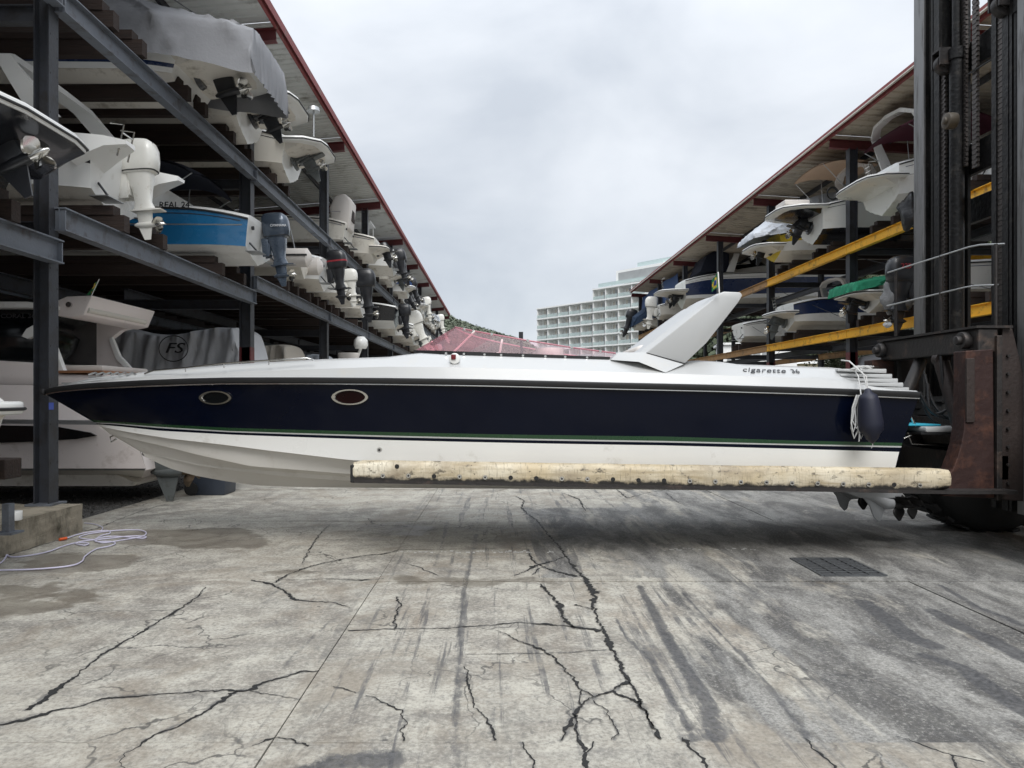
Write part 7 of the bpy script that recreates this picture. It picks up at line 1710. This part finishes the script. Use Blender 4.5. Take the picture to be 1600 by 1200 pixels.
def h2f(x, y):    # wooded slope behind the right rack
    r = np.interp(x, [24, 34, 46, 60, 90, 140, 220], [-2, 1, 12, 22, 36, 46, 52]); k = min(1, max(0, (y - 92) / 60)); return float(r * k - 1 + 1.5 * noise.noise((x * .06, y * .06, 3)))
terrain('hill', h1f, -270, 60, 330, 560, 40, 20)
terrain('hillside', h2f, 24, 230, 78, 200, 40, 24)
def forest(name, fn, n, xr, yr, r0, r1, mat, label, seed, cond):
    rnd = random.Random(seed); V = []; Fc = []
    for k in range(n):
        for _ in range(20):
            x, y = rnd.uniform(*xr), rnd.uniform(*yr); 
            if cond(x, y): break
        r = rnd.uniform(r0, r1); z = fn(x, y) + r * .5; c = Vector((x, y, z))
        # crown of many small leaf clumps
        for q in range(46):
            d_ = Vector((rnd.gauss(0, 1), rnd.gauss(0, 1), rnd.gauss(0, 1))).normalized(); d_.z = abs(d_.z) * 1.15 - .25
            p = c + d_ * r * rnd.uniform(.75, 1.08) * (1 + .25 * noise.noise(d_ * 2 + c)); u = d_.orthogonal().normalized() * r * rnd.uniform(.14, .30); v = d_.cross(u).normalized() * r * rnd.uniform(.14, .30); w2 = d_ * r * rnd.uniform(-.12, .12)
            o = len(V); V += [p - u - w2, p + v * .8, p + u + w2, p - v]; Fc.append((o, o + 1, o + 2, o + 3))
    me = bpy.data.meshes.new(name); me.from_pydata([tuple(v) for v in V], [], Fc); me.materials.append(MT[mat]); o = bpy.data.objects.new(name, me); COL.objects.link(o)
    return tag(o, label, 'trees', kind='stuff')
forest('forest', h1f, 2300, (-75, 36), (405, 450), 1.3, 3.4, 'leafa', 'hazy green forest covering the far hill at the end of the left rack', 1, lambda x, y: h1f(x, y) > 2)
forest('forest', h2f, 900, (36, 150), (96, 170), 1.6, 3.6, 'leafb', 'dark green wooded slope seen through the right rack', 2, lambda x, y: not (40 < x < 61 and 98 < y < 124))
rb_ = random.Random(5)
def tree(x, y, h, label):
    t = empty('tree', (x, y, 0), rb_.uniform(0, 6), label, 'tree', 'trees behind the right rack')
    mb = MB(); mb.tube([(0, 0, 0), (.1, 0, h * .4), (-.1, .1, h * .8)], [h * .03, h * .022, h * .008], 8)
    for k in range(5): a = k * 1.3; mb.tube([(0, 0, h * (.35 + .08 * k)), (math.cos(a) * h * .15, math.sin(a) * h * .15, h * (.5 + .08 * k)), (math.cos(a) * h * .26, math.sin(a) * h * .26, h * (.6 + .08 * k))], [h * .012, h * .008, .01], 6)
    mb.build('trunk', MT['wood'], t, smooth=60)
    mb = MB(); V = []
    for k in range(22):
        c = Vector((rb_.gauss(0, h * .16), rb_.gauss(0, h * .16), h * rb_.uniform(.45, .98))); r = h * rb_.uniform(.07, .15)
        for q in range(110):
            p = c + Vector((rb_.gauss(0, 1), rb_.gauss(0, 1), rb_.gauss(0, .8))) * r * .6; u = Vector((rb_.uniform(-1, 1), rb_.uniform(-1, 1), rb_.uniform(-.6, .6))).normalized() * h * .016; v = u.orthogonal().normalized() * h * .013
            mb.add([p - u, p + v, p + u, p - v], [(0, 1, 2, 3)])
    mb.build('crown', MT['leafb'], t)
tree(26.5, 56, 6.4, 'bushy green tree just behind the right rack near its middle'); tree(29.5, 61, 6.8, 'green tree standing behind the bluestriped runabout'); tree(38, 66, 6.6, 'green tree further right behind the middle level boats')
tree(24, 44, 6.9, 'leafy tree whose crown shows above the striped runabout'); tree(34, 80, 5.0, 'low green tree beside the white building')
# haze
hz = MB(); hz.box((-20, 300, 65), (640, 660, 132)); h_ = hz.build('haze', [], None) if False else None
hm = bpy.data.materials.new('thin_sea_haze'); hm.use_nodes = True; n_ = hm.node_tree.nodes; n_.remove(n_['Principled BSDF']); pv = n_.new('ShaderNodeVolumePrincipled'); pv.inputs['Color'].default_value = (.93, .96, 1, 1); pv.inputs['Density'].default_value = .00075
hm.node_tree.links.new(pv.outputs[0], n_['Material Output'].inputs['Volume'])
HAZE = False
if HAZE:
    me = MB().box((0, 270, 63), (1420, 640 * 2, 130)); o = me.build('haze', hm); tag(o, kind='stuff')
